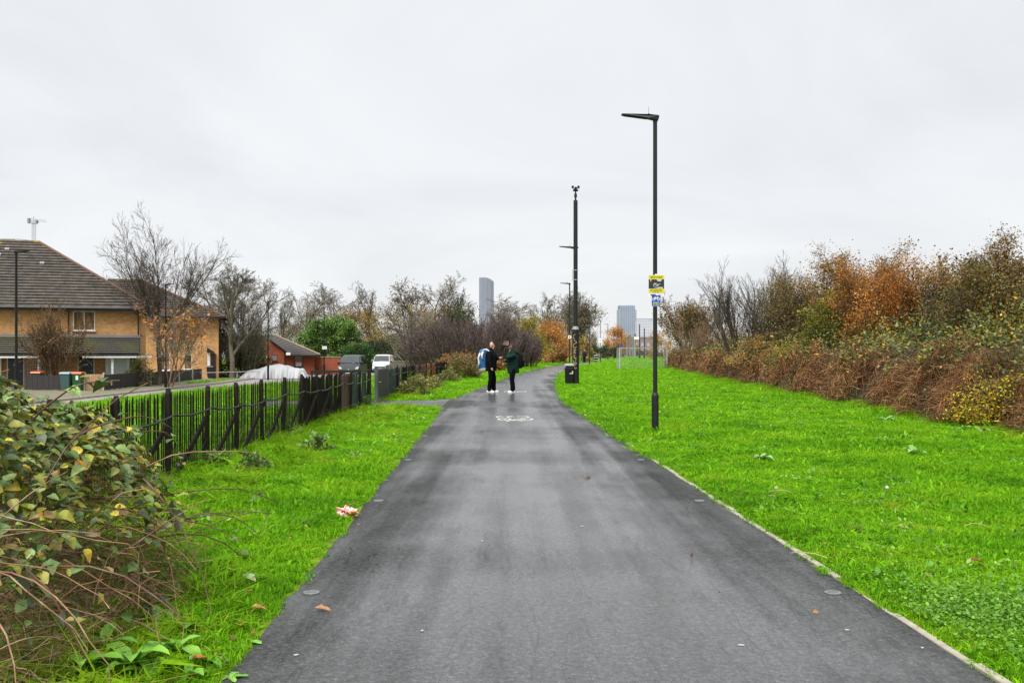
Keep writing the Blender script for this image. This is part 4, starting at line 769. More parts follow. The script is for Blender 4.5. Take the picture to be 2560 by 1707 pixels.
# ------------------------------------------------------------------ the picket fence left of the path
FX = -4.05
fence = thing('picket_fence', 'low dark picket fence with pointed pales and a sagging rail beside the path', 'fence', (FX, 17, 0))
r = np.random.default_rng(77)
def pale_mesh(h, w, t, name, material, pointed=True):
    if pointed: poly = [(-w/2, -0.05), (w/2, -0.05), (w/2, h - 0.06), (w * 0.12, h), (-w * 0.12, h), (-w/2, h - 0.06)]
    else: poly = [(-w/2, -0.05), (w/2, -0.05), (w/2, h), (-w/2, h - 0.012)]
    o = MB().prism(poly, 'x', -t/2, t/2).build(name, material); me = o.data; bpy.data.objects.remove(o); return me
pales = [pale_mesh(0.965 + 0.012 * k, 0.034 + 0.001 * (k % 3), 0.0045, 'pale', PALEWOOD) for k in range(4)]
bdark = [pale_mesh(0.95 + 0.014 * k, 0.135, 0.02, 'board', OLDWOOD, False) for k in range(3)]
bbrown = [pale_mesh(0.93 + 0.01 * k, 0.14, 0.02, 'board', BROWNWOOD, False) for k in range(2)]
bteal = [pale_mesh(0.95 + 0.01 * k, 0.14, 0.02, 'board', TEALWOOD, False) for k in range(2)]
bred = [pale_mesh(0.95 + 0.01 * k, 0.14, 0.02, 'board', REDWOOD, False) for k in range(2)]
def place(me, name, parent, x, y, z, rx=0.0, ry=0.0, rz=0.0):
    o = bpy.data.objects.new(name, me); link(o, parent)
    o.location = (x - parent.location.x, y - parent.location.y, z - parent.location.z); o.rotation_euler = (rx, ry, rz); return o
y = 6.2
while y < 19.6:
    place(pales[r.integers(0, 4)], 'pale', fence, FX - 0.05 + r.normal(0, 0.002), y, float(ground_z(FX, y)) + r.normal(0, 0.008), r.normal(0, 0.006), r.normal(0, 0.008), 0)
    y += (0.064 if y < 14.5 else 0.062) + r.normal(0, 0.0015)
while y < 28.3:
    me = bbrown if 23.6 < y < 25.3 else (bteal if y > 25.3 else bdark)
    w = 0.104 if y < 22 else 0.143
    o = place(me[r.integers(0, len(me))], 'board', fence, FX - 0.05 + r.normal(0, 0.006), y, float(ground_z(FX, y)) + r.normal(0, 0.012), r.normal(0, 0.008), r.normal(0, 0.015), 0)
    if y < 22: o.scale = (1, 0.68, 1)
    y += w + abs(r.normal(0, 0.004))
pm = MB().prism([(-0.032, -0.3), (0.032, -0.3), (0.032, 0.98), (0, 1.05), (-0.032, 0.98)], 'x', -0.028, 0.028).build('post', OLDWOOD, bevel=0.006); post_me = pm.data; bpy.data.objects.remove(pm)
posts = list(np.arange(5.8, 28.6, 1.47))
for y in posts: place(post_me, 'post', fence, FX + 0.012, y, float(ground_z(FX, y)) + r.normal(0, 0.008), r.normal(0, 0.012), r.normal(0, 0.02))
place(post_me, 'post', fence, FX, 28.42, 0)
for i, y in enumerate(posts[:11]):
    b = MB().bar((0.075, 0.06 - 17 + y, 0.02), (0.072, 1.40 - 17 + y, 0.72), 0.028, 0.075, (0, 0, 1)).build('brace', OLDWOOD, fence)
for i in range(len(posts) - 1):
    y0, y1 = posts[i], posts[i + 1]; h0 = 0.74 + 0.03 * math.sin(i * 1.7); h1 = 0.74 + 0.03 * math.sin((i + 1) * 1.7)
    pts = [(0.075, y0 - 17 + (y1 - y0) * t, h0 + (h1 - h0) * t - 0.035 * math.sin(PI * t)) for t in np.linspace(0, 1, 6)]
    MB().tube(pts, 0.014, 6).build('rail', POST, fence, smooth=True)

# ------------------------------------------------------------------ the gate and the fence beyond it
gate = thing('fence_gate', 'dark panelled gate leaf in a steel frame at the end of the picket fence', 'gate', (FX, 31.0, 0))
MB().box(-0.02, 0.02, -1.12, 1.12, 0.10, 0.95).build('panel', mat('gate_board', (0.016, 0.016, 0.017), 0.6, 0.3, 4), gate)
g = MB(); g.box(-0.03, 0.03, -1.2, -1.12, 0.06, 1.0); g.box(-0.03, 0.03, 1.12, 1.2, 0.06, 1.0); g.box(-0.03, 0.03, -1.12, 1.12, 0.951, 1.0); g.box(-0.03, 0.03, -1.12, 1.12, 0.05, 0.099)
g.build('frame', mat('worn_grey_paint', (0.09, 0.10, 0.10), 0.5, 0.3, 5), gate)
for yy_ in (-1.28, 1.28): MB().box(-0.05, 0.05, yy_ - 0.05, yy_ + 0.05, -0.2, 1.08).build('gate_post', mat('gate_post_paint', (0.05, 0.06, 0.058), 0.5, 0.3, 5), gate, bevel=0.006)
MB().tube([(0.04, -1.05, 0.6), (0.09, -1.05, 0.6), (0.09, -0.95, 0.6)], 0.01, 6).build('latch', GALV, gate)
fence2 = thing('boarded_fence', 'boarded fence in dark, green and orange red boards past the gate', 'fence', (-3.85, 45, 0))
def fx2(y): return float(np.interp(y, [32.3, 58], [-4.05, -3.62]))
y = 32.45
while y < 57.2:
    me = bteal if y < 36.4 else (bdark if y < 40.5 else (bbrown if y < 44.5 else (bred if y < 50 else bdark)))
    place(me[r.integers(0, len(me))], 'board', fence2, fx2(y) - 0.05 + r.normal(0, 0.006), y, r.normal(0, 0.012), r.normal(0, 0.01), r.normal(0, 0.02))
    y += 0.146 + abs(r.normal(0, 0.004))
p2 = list(np.arange(32.4, 57.6, 2.4))
for i, y in enumerate(p2):
    place(post_me, 'post', fence2, fx2(y) + 0.01, y, 0, 0, r.normal(0, 0.02))
    if i + 1 < len(p2):
        pts = [(fx2(y) + 0.08 + 3.85, y + 2.4 * t - 45, 0.75 - 0.03 * math.sin(PI * t) + 0.02 * math.sin(i + t)) for t in np.linspace(0, 1, 5)]
        MB().tube(pts, 0.014, 6).build('rail', POST, fence2, smooth=True)
fence3 = thing('boarded_fence', 'short dark grey fence glimpsed between the two men', 'fence', (-1.9, 76, 0))
for k in range(24): place(bdark[k % 3], 'board', fence3, -2.6 + k * 0.06, 70 + k * 0.55, 0, 0, 0, -0.1).scale = (1, 3.6, 1.05)

# ------------------------------------------------------------------ lamps
def lamp_head(o, z, L=0.62, mt=POST, s=1.0):
    """flat lantern reaching towards -x from the column"""
    m = MB()
    prof = [(0.075, z + 0.075), (0.06, z + 0.10), (-0.1, z + 0.108), (-L, z + 0.125), (-L - 0.005, z + 0.105), (-0.12, z + 0.038), (-0.04, z + 0.01), (0.05, z - 0.005)]
    vs = []
    for (sy, k) in ((-0.08 * s, 0), (0.08 * s, 1)): vs += [(x, sy * (0.55 if x > -0.05 else (0.8 if x < -0.5 else 1)), zz) for x, zz in prof]
    n = len(prof); m.add(vs, [tuple(range(n)), tuple(range(2 * n - 1, n - 1, -1))] + [(i, n + i, n + (i + 1) % n, (i + 1) % n) for i in range(n)])
    h = m.build('lantern', mt, o, bevel=0.006)
    MB().tube([(-0.12, 0, z + 0.11), (-0.12, 0, z + 0.135), (-0.12, 0, z + 0.14), (-0.12, 0, z + 0.26)], [0.02, 0.014, 0.003, 0.002], 8).build('aerial', mt, h)
    vs = []; m = MB().box(-L + 0.04, -0.16, -0.055 * s, 0.055 * s, 0, 0.01); m.v = [(x, y, zz + z + 0.034 + (0.067 * (-0.13 - x) / (L - 0.13)) - 0.004) for x, y, zz in m.v]
    m.build('lens', mat('lamp_lens', (0.03, 0.03, 0.03), 0.6, 0.05, 3, spec=0.1), h)
    return h
def path_lamp(label, x, y, H=5.87, group=None):
    o = thing('lamp_post', label, 'lamp post', (x, y, 0), 0, group)
    MB().tube([(0, 0, -0.3), (0, 0, 0.66), (0, 0, 0.70), (0, 0, 0.755)], [0.066, 0.066, 0.066, 0.044], 16).build('base', POST, o, smooth=False)
    MB().tube([(0, 0, 0.72), (0, 0, H - 0.15), (0, 0, H - 0.03)], [0.0405, 0.0385, 0.046], 16).build('column', POST, o)
    d = MB().box(-0.03, 0.03, -0.070, -0.066, 0.2, 0.58).build('access_door', POST, o, bevel=0.001)
    lamp_head(o, H - 0.10)
    return o
path_lamp('tall dark path lamp carrying the yellow and blue signs', 2.645, 18.4)
far_lamps = [(X(1424, 65), 65, 'path lamp just left of the camera pole'), (X(1440, 90), 90, 'path lamp hidden behind the camera pole'), (X(1473.7, 115), 115, 'first path lamp right of the camera pole'), (X(1501, 140), 140, 'path lamp with two white plates in the far row'), (X(1520, 160), 160, 'third path lamp right of the camera pole'), (X(1535, 183), 183, 'fourth path lamp right of the camera pole'), (X(1545, 217), 217, 'fifth path lamp right of the camera pole'), (X(1554, 240), 240, 'sixth path lamp right of the camera pole')]
for x, y, lab in far_lamps: path_lamp(lab, x, y, 6.0, 'path lamps in a far row')
def plate(name, label, x, y, z, w, h, m, cat='sign'):
    o = thing(name, label, cat, (x, y, z))
    MB().box(-w/2, w/2, -0.012, 0, -h/2, h/2).build('plate', m, o, bevel=0.003)
    MB().box(-0.045, 0.045, 0.001, 0.10, -0.02, 0.02).build('clamp', GALV, o)
    return o
plate('lamp_sign', 'upper white plate on the far path lamp', X(1501, 140), 139.9, 1.62 + 1.55 + 0.15, 0.5, 0.25, WHITE)
plate('lamp_sign', 'lower white plate on the far path lamp', X(1501, 140), 139.9, 1.62 + 1.22 + 0.10, 0.5, 0.28, WHITE)
t = plate('lamp_sign', 'small white square plate with a dark mark beside the camera pole', X(1424, 65), 64.9, Z(842.5, 65), 0.2, 0.2, WHITE)
MB().box(-0.05, 0.05, -0.016, -0.0125, 0.01, 0.05).build('dark_mark', LAMPBLACK, t); MB().box(-0.02, 0.02, -0.016, -0.0125, -0.06, 0.0095).build('dark_mark', LAMPBLACK, t)

# camera pole with a lantern half way up
cx, cy = X(1439, 45), 45.0
cp = thing('camera_pole', 'thick dark pole with a security camera on top and graffiti on its base', 'pole', (cx, cy, 0))
MB().tube([(0, 0, -0.3), (0, 0, 2.52)], [0.157, 0.155], 20).build('base', POST, cp)
MB().tube([(0, 0, 2.521), (0, 0, 2.66)], [0.157, 0.108], 20).build('collar', mat('pale_collar_paint', (0.22, 0.23, 0.23), 0.4, 0.1, 4), cp)
MB().tube([(0, 0, 2.6), (0, 0, 8.35)], [0.100, 0.094], 20).build('shaft', POST, cp)
m = MB().tube([(0, 0, 8.35), (0, 0, 8.5)], 0.04, 10); m.tube([(0, 0, 8.5), (0, 0, 8.66)], [0.07, 0.055], 10); m.tube([(0, 0, 8.66), (0, 0, 8.76)], 0.03, 8); m.box(-0.11, 0.11, -0.05, 0.05, 8.76, 8.84)
m.build('camera_mount', LAMPBLACK, cp)
c = MB().tube([(0, -0.14, 8.88), (0, 0.1, 8.88)], 0.065, 12).build('camera', LAMPBLACK, cp)
m = MB().tube([(-0.13, -0.06, 8.96), (-0.13, 0.06, 8.96)], 0.055, 10); m.build('lamp_unit', LAMPBLACK, cp); MB().tube([(0.13, -0.06, 8.96), (0.13, 0.06, 8.96)], 0.055, 10).build('lamp_unit', LAMPBLACK, cp)
MB().bar((-0.18, 0, 8.9), (0.18, 0, 8.9), 0.04, 0.04).build('cross_arm', GALV, cp)
lh = lamp_head(cp, 6.18 - 0.02, 0.62, POST); lh.location = (-0.13, 0, 0)
MB().box(-0.16, 0.13, -0.03, 0.03, 6.19, 6.25).build('lantern_bracket', POST, cp)
for zz in (4.75, 5.18): MB().tube([(0, 0, zz), (0, 0, zz + 0.03)], 0.112, 16).build('band', GALV, cp)
MB().tube([(-0.135, 0, 4.72), (-0.135, 0, 5.24)], 0.012, 6).build('conduit', GALV, cp)
# graffiti tag, a cream scrawl wrapped round the base
def on_base(u, z): a = -PI / 2 + u / 0.157; return (0.1585 * math.cos(a), 0.1585 * math.sin(a), z)
tagpts = [[(-0.02, 2.30), (-0.11, 2.26), (-0.13, 2.14), (-0.06, 2.10)], [(-0.10, 2.05), (-0.02, 2.0), (0.06, 1.93), (-0.03, 1.9), (-0.11, 1.84), (-0.12, 1.72), (-0.03, 1.68), (0.03, 1.74)], [(-0.12, 1.62), (0.02, 1.60), (-0.11, 1.52), (0.0, 1.47), (-0.12, 1.42)], [(-0.02, 1.36), (-0.10, 1.32), (-0.06, 1.22), (0.01, 1.26), (0.0, 1.1)], [(-0.13, 1.15), (-0.12, 0.98), (-0.02, 0.92), (0.04, 1.0), (-0.04, 1.06), (-0.09, 0.9), (-0.04, 0.74), (0.04, 0.80)]]
GRAF = mat('cream_spray_paint', (0.55, 0.42, 0.22), 0.7, 0.2, 30)
for st in tagpts:
    pp = []
    for (u0, z0), (u1, z1) in zip(st[:-1], st[1:]):
        for q in np.linspace(0, 1, 5)[:-1]: pp.append(on_base(u0 + (u1 - u0) * q, z0 + (z1 - z0) * q))
    pp.append(on_base(*st[-1])); MB().tube(pp, 0.009, 5).build('graffiti_stroke', GRAF, cp)

# litter bins
def litter_bin(label, x, y, s=1.0, bands=False, rz=0.0):
    o = thing('litter_bin', label, 'litter bin', (x, y, 0), rz)
    prof = lambda w, z: [(-w, -w * 0.85, z), (w, -w * 0.85, z), (w, w * 0.85, z), (-w, w * 0.85, z)]
    MB().add(prof(0.21, 0.02) + prof(0.235, 0.80), [(0, 1, 5, 4), (1, 2, 6, 5), (2, 3, 7, 6), (3, 0, 4, 7), (3, 2, 1, 0), (4, 5, 6, 7)]).build('body', mat('bin_black', (0.007, 0.007, 0.008), 0.5, 0.2, 4, spec=0.25), o, bevel=0.02)
    MB().box(-0.19, 0.19, -0.16, 0.16, 0.80, 0.88).build('opening', LAMPBLACK, o)
    MB().prism([(-0.25, 0.88), (0.25, 0.88), (0.25, 0.92), (0.17, 0.985), (-0.17, 0.985), (-0.25, 0.92)], 'y', -0.21, 0.21).build('lid', mat('pale_lid', (0.42, 0.43, 0.43), 0.5, 0.15, 5), o, bevel=0.01)
    if bands:
        for z in (0.28, 0.6): MB().box(-0.245, 0.245, -0.215, 0.215, z, z + 0.05).build('band', WHITE, o)
    else:
        MB().box(0.02, 0.20, -0.207, -0.2, 0.52, 0.56).build('sticker', mat('cream_sticker', (0.62, 0.58, 0.45), 0.6, 0.1, 8), o); MB().box(0.15, 0.20, -0.207, -0.2, 0.56, 0.66).build('sticker', MATS['cream_sticker'], o)
    return o
litter_bin('black litter bin with a pale lid against the camera pole', X(1423.5, 44.7), 44.9).scale = (0.82, 0.9, 1)
litter_bin('dark litter bin with white bands beside the far path', X(1489.7, 143), 143, bands=True).scale = (1.25, 1.25, 1.1)

# ------------------------------------------------------------------ signs on the near lamp
def text_mesh(name, s, size, material, parent, loc, rot, extrude=0.0006, align='CENTER', sx=1.0):
    cu = bpy.data.curves.new(name, 'FONT'); cu.body = s; cu.size = size; cu.align_x = align; cu.align_y = 'CENTER'; cu.extrude = extrude; cu.resolution_u = 3
    tmp = bpy.data.objects.new(name, cu); me = bpy.data.meshes.new_from_object(tmp); bpy.data.objects.remove(tmp)
    me.materials.clear(); me.materials.append(material)
    o = bpy.data.objects.new(name, me); link(o, parent); o.location = loc; o.rotation_euler = rot; o.scale = (sx, 1, 1); return o
SY = 18.4 - 0.05; px = 18.35 / FOC
YELLOW = mat('yellow_print', (0.60, 0.53, 0.02), 0.5, 0.05, 3); BLUE = mat('sign_blue', (0.008, 0.055, 0.32), 0.4, 0.06, 3); INK = mat('black_ink', (0.012, 0.012, 0.014), 0.5, 0.1, 5)
ws = thing('warning_sign', 'yellow BEWARE warning notice fixed to the tall lamp', 'sign', (X(1641, SY), SY, Z(714.5, SY)))
w, h = 39.5 * px, 54 * px
MB().box(-w/2, w/2, -0.004, 0, -h/2, h/2).build('board', mat('white_print', (0.66, 0.66, 0.68), 0.5, 0.04, 3), ws)
MB().box(-w/2 + .003, w/2 - .003, -0.006, -0.0045, h/2 - 0.078, h/2 - .003).build('header', YELLOW, ws)
MB().box(-w/2 + .003, w/2 - .003, -0.006, -0.0045, -h/2 + 0.066, -h/2 + 0.148).build('caption_band', YELLOW, ws)
zp0, zp1 = -h/2 + 0.148, h/2 - 0.078
ph = MB().box(-w/2 + .003, w/2 - .003, -0.006, -0.0045, zp0, zp1).build('photo_print', mat('photo_dark', (0.018, 0.022, 0.022), 0.5, 0.4, 20), ws)
def patch(name, poly, m, yoff=-0.0075): return MB().prism(poly, 'y', yoff, -0.0062).build(name, m, ph)
patch('photo_sky', [(0.0, zp1), (0.10, zp1), (0.085, zp1 - 0.04), (0.02, zp1 - 0.035)], mat('photo_sky', (0.35, 0.48, 0.47), 0.5)); patch('photo_sky', [(-0.12, zp1), (-0.085, zp1), (-0.105, zp1 - 0.05)], MATS['photo_sky'])
patch('photo_hand', [(-0.06, zp0 + 0.05), (-0.045, zp0 + 0.10), (-0.01, zp0 + 0.105), (0.015, zp0 + 0.09), (-0.02, zp0 + 0.072), (-0.045, zp0 + 0.062), (-0.055, zp0 + 0.03)], mat('photo_skin', (0.48, 0.36, 0.32), 0.5))
patch('photo_arm', [(-0.01, zp0 + 0.06), (0.03, zp0 + 0.085), (0.09, zp0 + 0.09), (0.05, zp0 + 0.075), (0.02, zp0 + 0.04)], mat('photo_arm', (0.45, 0.42, 0.42), 0.5))
patch('photo_denim', [(-0.05, zp0 + 0.03), (-0.02, zp0 + 0.055), (0.01, zp0 + 0.04), (0.0, zp0 + 0.015), (-0.035, zp0 + 0.012)], mat('photo_denim', (0.08, 0.16, 0.33), 0.5))
patch('photo_seat', [(-0.02, zp0 + 0.004), (0.12, zp0 + 0.004), (0.12, zp0 + 0.03), (0.04, zp0 + 0.03)], mat('photo_cream', (0.52, 0.44, 0.3), 0.5))
text_mesh('heading', 'BEWARE', 0.058, INK, ws, (0, -0.0066, h/2 - 0.042), (R(90), 0, 0), sx=0.98)
for k, (wd, seg) in enumerate([(0.2, 3), (0.24, 4), (0.13, 3)]):   # three lines of small print, too small to read
    zz = -h/2 + 0.130 - k * 0.024; x = -wd / 2
    for j in range(seg):
        l = wd / seg * (0.8 + 0.1 * ((j * 7 + k) % 3)) * 0.86; MB().box(x, x + l, -0.0066, -0.0061, zz - 0.005, zz + 0.005).build('small_print', INK, ws); x += wd / seg
MB().box(-0.105, -0.012, -0.0066, -0.0045, -h/2 + 0.022, -h/2 + 0.045).build('logo_block', mat('navy_ink', (0.02, 0.04, 0.13), 0.5), ws)
MB().box(0.02, 0.095, -0.0055, -0.0045, -h/2 + 0.030, -h/2 + 0.038).build('logo_line', mat('grey_ink', (0.35, 0.35, 0.38), 0.5), ws)
MB().tube([(0, 0.05, h/2 - 0.02), (0, 0.05, h/2 + 0.02)], 0.046, 14).build('cable_tie', WHITE, ws)
cs = thing('cycle_route_sign', 'blue cycle route sign with a white bicycle and green panel C22', 'sign', (X(1640.5, SY), SY, Z(751.5, SY)))
w2, h2 = 22 * px, 27 * px
MB().box(-w2/2 - .006, w2/2 + .006, -0.005, 0, -h2/2 - .006, h2/2 + .006).build('board', WHITE, cs); MB().box(-w2/2, w2/2, -0.007, -0.0053, -h2/2, h2/2).build('face', BLUE, cs)
def ring(mb, cx_, cz_, r0, r1, y0, y1, n=20):
    vs = [(cx_ + rr * math.cos(2 * PI * k / n), yv, cz_ + rr * math.sin(2 * PI * k / n)) for yv in (y0, y1) for rr in (r0, r1) for k in range(n)]
    fs = []
    for k in range(n):
        q = (k + 1) % n; fs += [(k, q, n + q, n + k), (2*n + k, 3*n + k, 3*n + q, 2*n + q), (n + k, n + q, 3*n + q, 3*n + k), (k, 2*n + k, 2*n + q, q)]
    mb.add(vs, fs)
def bike(mb, s, y0, y1, cx_=0.0, cz_=0.0, t=0.1):
    """side view of a bicycle, about 2 units long times s"""
    ring(mb, cx_ - 0.62 * s, cz_, 0.28 * s, 0.40 * s, y0, y1); ring(mb, cx_ + 0.62 * s, cz_, 0.28 * s, 0.40 * s, y0, y1)
    ln = [((-0.62, 0), (-0.1, 0.0)), ((-0.1, 0), (-0.32, 0.62)), ((-0.62, 0), (-0.26, 0.42)), ((-0.26, 0.42), (0.38, 0.46)), ((-0.1, 0), (0.38, 0.46)), ((0.62, 0), (0.34, 0.72)), ((0.34, 0.72), (0.52, 0.76)), ((-0.46, 0.64), (-0.2, 0.64))]
    for i, ((a, b_), (c_, d_)) in enumerate(ln):
        yo = (i % 3) * 0.0002
        dx, dz = c_ - a, d_ - b_; l = math.hypot(dx, dz); nx, nz = -dz / l * t / 2, dx / l * t / 2
        mb.prism([(cx_ + (a + nx) * s, cz_ + (b_ + nz) * s), (cx_ + (c_ + nx) * s, cz_ + (d_ + nz) * s), (cx_ + (c_ - nx) * s, cz_ + (d_ - nz) * s), (cx_ + (a - nx) * s, cz_ + (b_ - nz) * s)], 'y', y0 - yo, y1)
m = MB(); bike(m, 0.068, -0.0085, -0.0071, 0.0, 0.028, 0.11); m.build('bicycle_symbol', WHITE, cs)
MB().box(-0.055, 0.055, -0.0085, -0.0071, -0.083, -0.028).build('panel_border', WHITE, cs); MB().box(-0.05, 0.05, -0.0095, -0.0087, -0.078, -0.033).build('route_panel', mat('sign_green', (0.012, 0.10, 0.02), 0.4), cs)
text_mesh('route_number', 'C22', 0.045, mat('sign_yellow', (0.7, 0.72, 0.25), 0.5), cs, (0, -0.0101, -0.0555), (R(90), 0, 0))
MB().tube([(0, 0.05, -0.02), (0, 0.05, 0.02)], 0.047, 14).build('clamp', GALV, cs)

# ------------------------------------------------------------------ painted marks and studs on the path
def floor_bike(label, x, y, w, ln):
    """bicycle symbol painted on the path, upside down as seen from here"""
    m = MB(); bike(m, 1.0, -1, 1, 0, 0, 0.15)
    o = thing('cycle_marking', label, 'road marking', (x, y, 0.008))
    top = [(vx, vz, vy) for vx, vy, vz in m.v]
    m.v = [(-vx * w / 2.04, -(vz - 0.2) * ln / 1.2, 0.003 + 0.0006 * vy) for vx, vz, vy in top]
    m.build('bicycle_symbol', ROADPAINT, o); return o
fb = floor_bike('white bicycle symbol with C22 painted on the path, seen upside down', 0.075, 21.95, 0.80, 1.0)
text_mesh('route_number', 'C22', 0.62, ROADPAINT, fb, (-0.07, 1.0, 0.003), (0, 0, PI), extrude=0.0006, sx=0.80).scale = (0.80, 1.3, 1)
floor_bike('second white bicycle symbol on the path at the feet of the man in green', 0.12, 37.3, 0.86, 1.7)
STUD = mat('stud_ring', (0.17, 0.175, 0.175), 0.5, 0.25, 20, metal=0.3); LENS = mat('stud_lens', (0.075, 0.078, 0.08), 0.3, 0.2, 20)
names = ['nearest', 'second', 'third', 'fourth', 'fifth']
for i, sy in enumerate([1485, 1254, 1151, 1091, 1052]):
    d = 3735.0 / (sy - 880)
    for side in (-1, 1):
        x = (X(778, 6.17) + (path_l(d) - path_l(6.17))) if side < 0 else (X(2083, 6.17) + (path_r(d) - path_r(6.17)))
        o = thing('path_stud', f"{names[i]} round silver stud along the {'left' if side < 0 else 'right'} edge of the path", 'road stud', (float(x), d, 0.008), 0, 'round studs let into the path')
        MB().tube([(0, 0, -0.01), (0, 0, 0.006), (0, 0, 0.009)], [0.052, 0.052, 0.046], 20).build('rim', STUD, o); MB().tube([(0, 0, 0.0), (0, 0, 0.0105)], [0.035, 0.033], 16).build('lens', LENS, o)

# ------------------------------------------------------------------ red sign, goal and far things along the grass
rs = thing('red_sign', 'red sign with a white border on a black post left of the path', 'sign', (X(1264, 82), 82, 0))
MB().tube([(0, 0, -0.2), (0, 0, 2.62)], 0.04, 10).build('post', LAMPBLACK, rs)
MB().box(-0.23, 0.23, -0.06, -0.045, 2.10, 2.40).build('plate', WHITE, rs); MB().box(-0.20, 0.20, -0.064, -0.061, 2.13, 2.37).build('face', mat('sign_red', (0.42, 0.02, 0.035), 0.5), rs)
for k in range(4): MB().box(-0.13 + k * 0.07, -0.08 + k * 0.07, -0.067, -0.065, 2.21, 2.29).build('lettering', WHITE, rs)
gl = thing('football_goal', 'grey steel football goal with wire mesh standing on the grass', 'goal', (X(1605, 88), 88, 0), R(6))
gw, gd, gh_ = 2.12, 0.55, 1.86; GOALM = mat('dull_goal_paint', (0.42, 0.43, 0.43), 0.5, 0.15, 5)
for sx in (-1, 1):
    MB().tube([(sx * gw, -gd, 0), (sx * gw, -gd, gh_)], 0.05, 8).build('post', GOALM, gl)
    MB().tube([(sx * gw, gd, 0), (sx * gw, gd, gh_)], 0.028, 8).build('post', GALV, gl)
    MB().bar((sx * gw, -gd, 0.05), (sx * gw, gd, 0.05), 0.08, 0.06).build('base_bar', GALV, gl); MB().bar((sx * gw, -gd, gh_), (sx * gw, gd, gh_), 0.05, 0.05).build('top_bar', GALV, gl)
    MB().bar((sx * gw, gd, 0.45), (sx * (gw - 0.28), gd, 0.06), 0.04, 0.05).build('brace', GALV, gl)
MB().bar((-gw, -gd, gh_), (gw, -gd, gh_), 0.07, 0.07).build('crossbar', GALV, gl); MB().bar((-gw, gd, 0.05), (gw, gd, 0.05), 0.08, 0.08).build('base_bar', GALV, gl); MB().bar((-gw, gd, gh_), (gw, gd, gh_), 0.04, 0.04).build('top_bar', GALV, gl)
m = MB()
for k in range(1, 42): m.bar((-gw + k * gw * 2 / 42, gd, 0.06), (-gw + k * gw * 2 / 42, gd, gh_), 0.007, 0.007)
for k in range(1, 18): m.bar((-gw, gd, k * gh_ / 18), (gw, gd, k * gh_ / 18), 0.007, 0.007)
for sx in (-1, 1):
    for k in range(1, 10): m.bar((sx * gw, -gd + k * gd * 2 / 10, 0.06), (sx * gw, -gd + k * gd * 2 / 10, gh_), 0.007, 0.007)
tag(m.build('wire_mesh', GALV, gl), kind='stuff')
for (sx, top, d, lab) in [(1599, 810, 210, 'left of two dark poles behind the goal'), (1611, 820, 215, 'right of two dark poles behind the goal')]:
    o = thing('dark_pole', lab, 'pole', (X(sx, d), d, 0)); MB().tube([(0, 0, -0.2), (0, 0, Z(top, d))], [0.13, 0.10], 10).build('shaft', POST, o); MB().tube([(0, 0, -0.1), (0, 0, 1.1)], 0.2, 10).build('base', POST, o)
for i, (sx, top) in enumerate([(1568, 842), (1575, 838), (1582, 843), (1588, 835)]):
    d = 270 + 6 * i; o = thing('far_post', f"{['first', 'second', 'third', 'fourth'][i]} grey post from the left in the distance behind the goal", 'post', (X(sx, d), d, 0), 0, 'grey posts behind the goal'); MB().tube([(0, 0, -0.2), (0, 0, Z(top, d))], [0.32, 0.26], 8).build('shaft', mat('grey_concrete_post', (0.17, 0.17, 0.165), 0.8, 0.2, 2), o); MB().tube([(0, 0, Z(top, d)), (0, 0, Z(top, d) + 0.3)], [0.36, 0.12], 8).build('cap', MATS['grey_concrete_post'], o)
o = thing('notice_board', 'white board on legs at the far end of the grass', 'sign', (X(1592, 262), 262, 0)); MB().box(-0.72, 0.72, -0.05, 0.05, Z(848, 262), Z(842, 262)).build('board', WHITE, o)
for q in (-0.6, 0.6): MB().box(q - 0.06, q + 0.06, 0.051, 0.16, -0.2, Z(843, 262)).build('leg', GALV, o)
o = thing('blue_sign', 'small blue sign on a post left of the goal', 'sign', (X(1554.5, 170), 170, 0)); MB().box(-0.24, 0.24, -0.02, 0.02, Z(867, 170), Z(861, 170)).build('plate', BLUE, o); MB().tube([(0, 0.05, -0.1), (0, 0.05, Z(860, 170))], 0.04, 8).build('post', GALV, o)
# ------------------------------------------------------------------ people
def blob(name, chains, voxel, material, parent, smooth=4):
    """limbs laid out as tapered tubes, fused into one continuous surface"""
    m = MB()
    for ch in chains:
        pts = [c[:3] for c in ch]; rad = [(c[3], c[4] if len(c) > 4 else c[3]) for c in ch]
        p0, p1 = Vector(pts[0]), Vector(pts[1]); q0, q1 = Vector(pts[-1]), Vector(pts[-2])
        a = (p0 - p1).normalized(); b = (q0 - q1).normalized(); r0, r1 = min(rad[0]), min(rad[-1])
        x0_ = min(r0 * 0.85, 0.03) if r0 > 0.1 else r0 * 0.85; x1_ = min(r1 * 0.85, 0.03) if r1 > 0.1 else r1 * 0.85
        pts = [tuple(p0 + a * x0_), tuple(p0 + a * x0_ * 0.6)] + pts + [tuple(q0 + b * x1_ * 0.6), tuple(q0 + b * x1_)]
        rad = [(rad[0][0] * 0.45, rad[0][1] * 0.45), (rad[0][0] * 0.85, rad[0][1] * 0.85)] + rad + [(rad[-1][0] * 0.85, rad[-1][1] * 0.85), (rad[-1][0] * 0.45, rad[-1][1] * 0.45)]
        m.tube(pts, rad, 12)
    o = m.build(name, material, parent)
    md = o.modifiers.new('fuse', 'REMESH'); md.mode = 'VOXEL'; md.voxel_size = voxel; md.use_smooth_shade = True
    sm = o.modifiers.new('soften', 'SMOOTH'); sm.iterations = smooth; sm.factor = 0.5
    return o
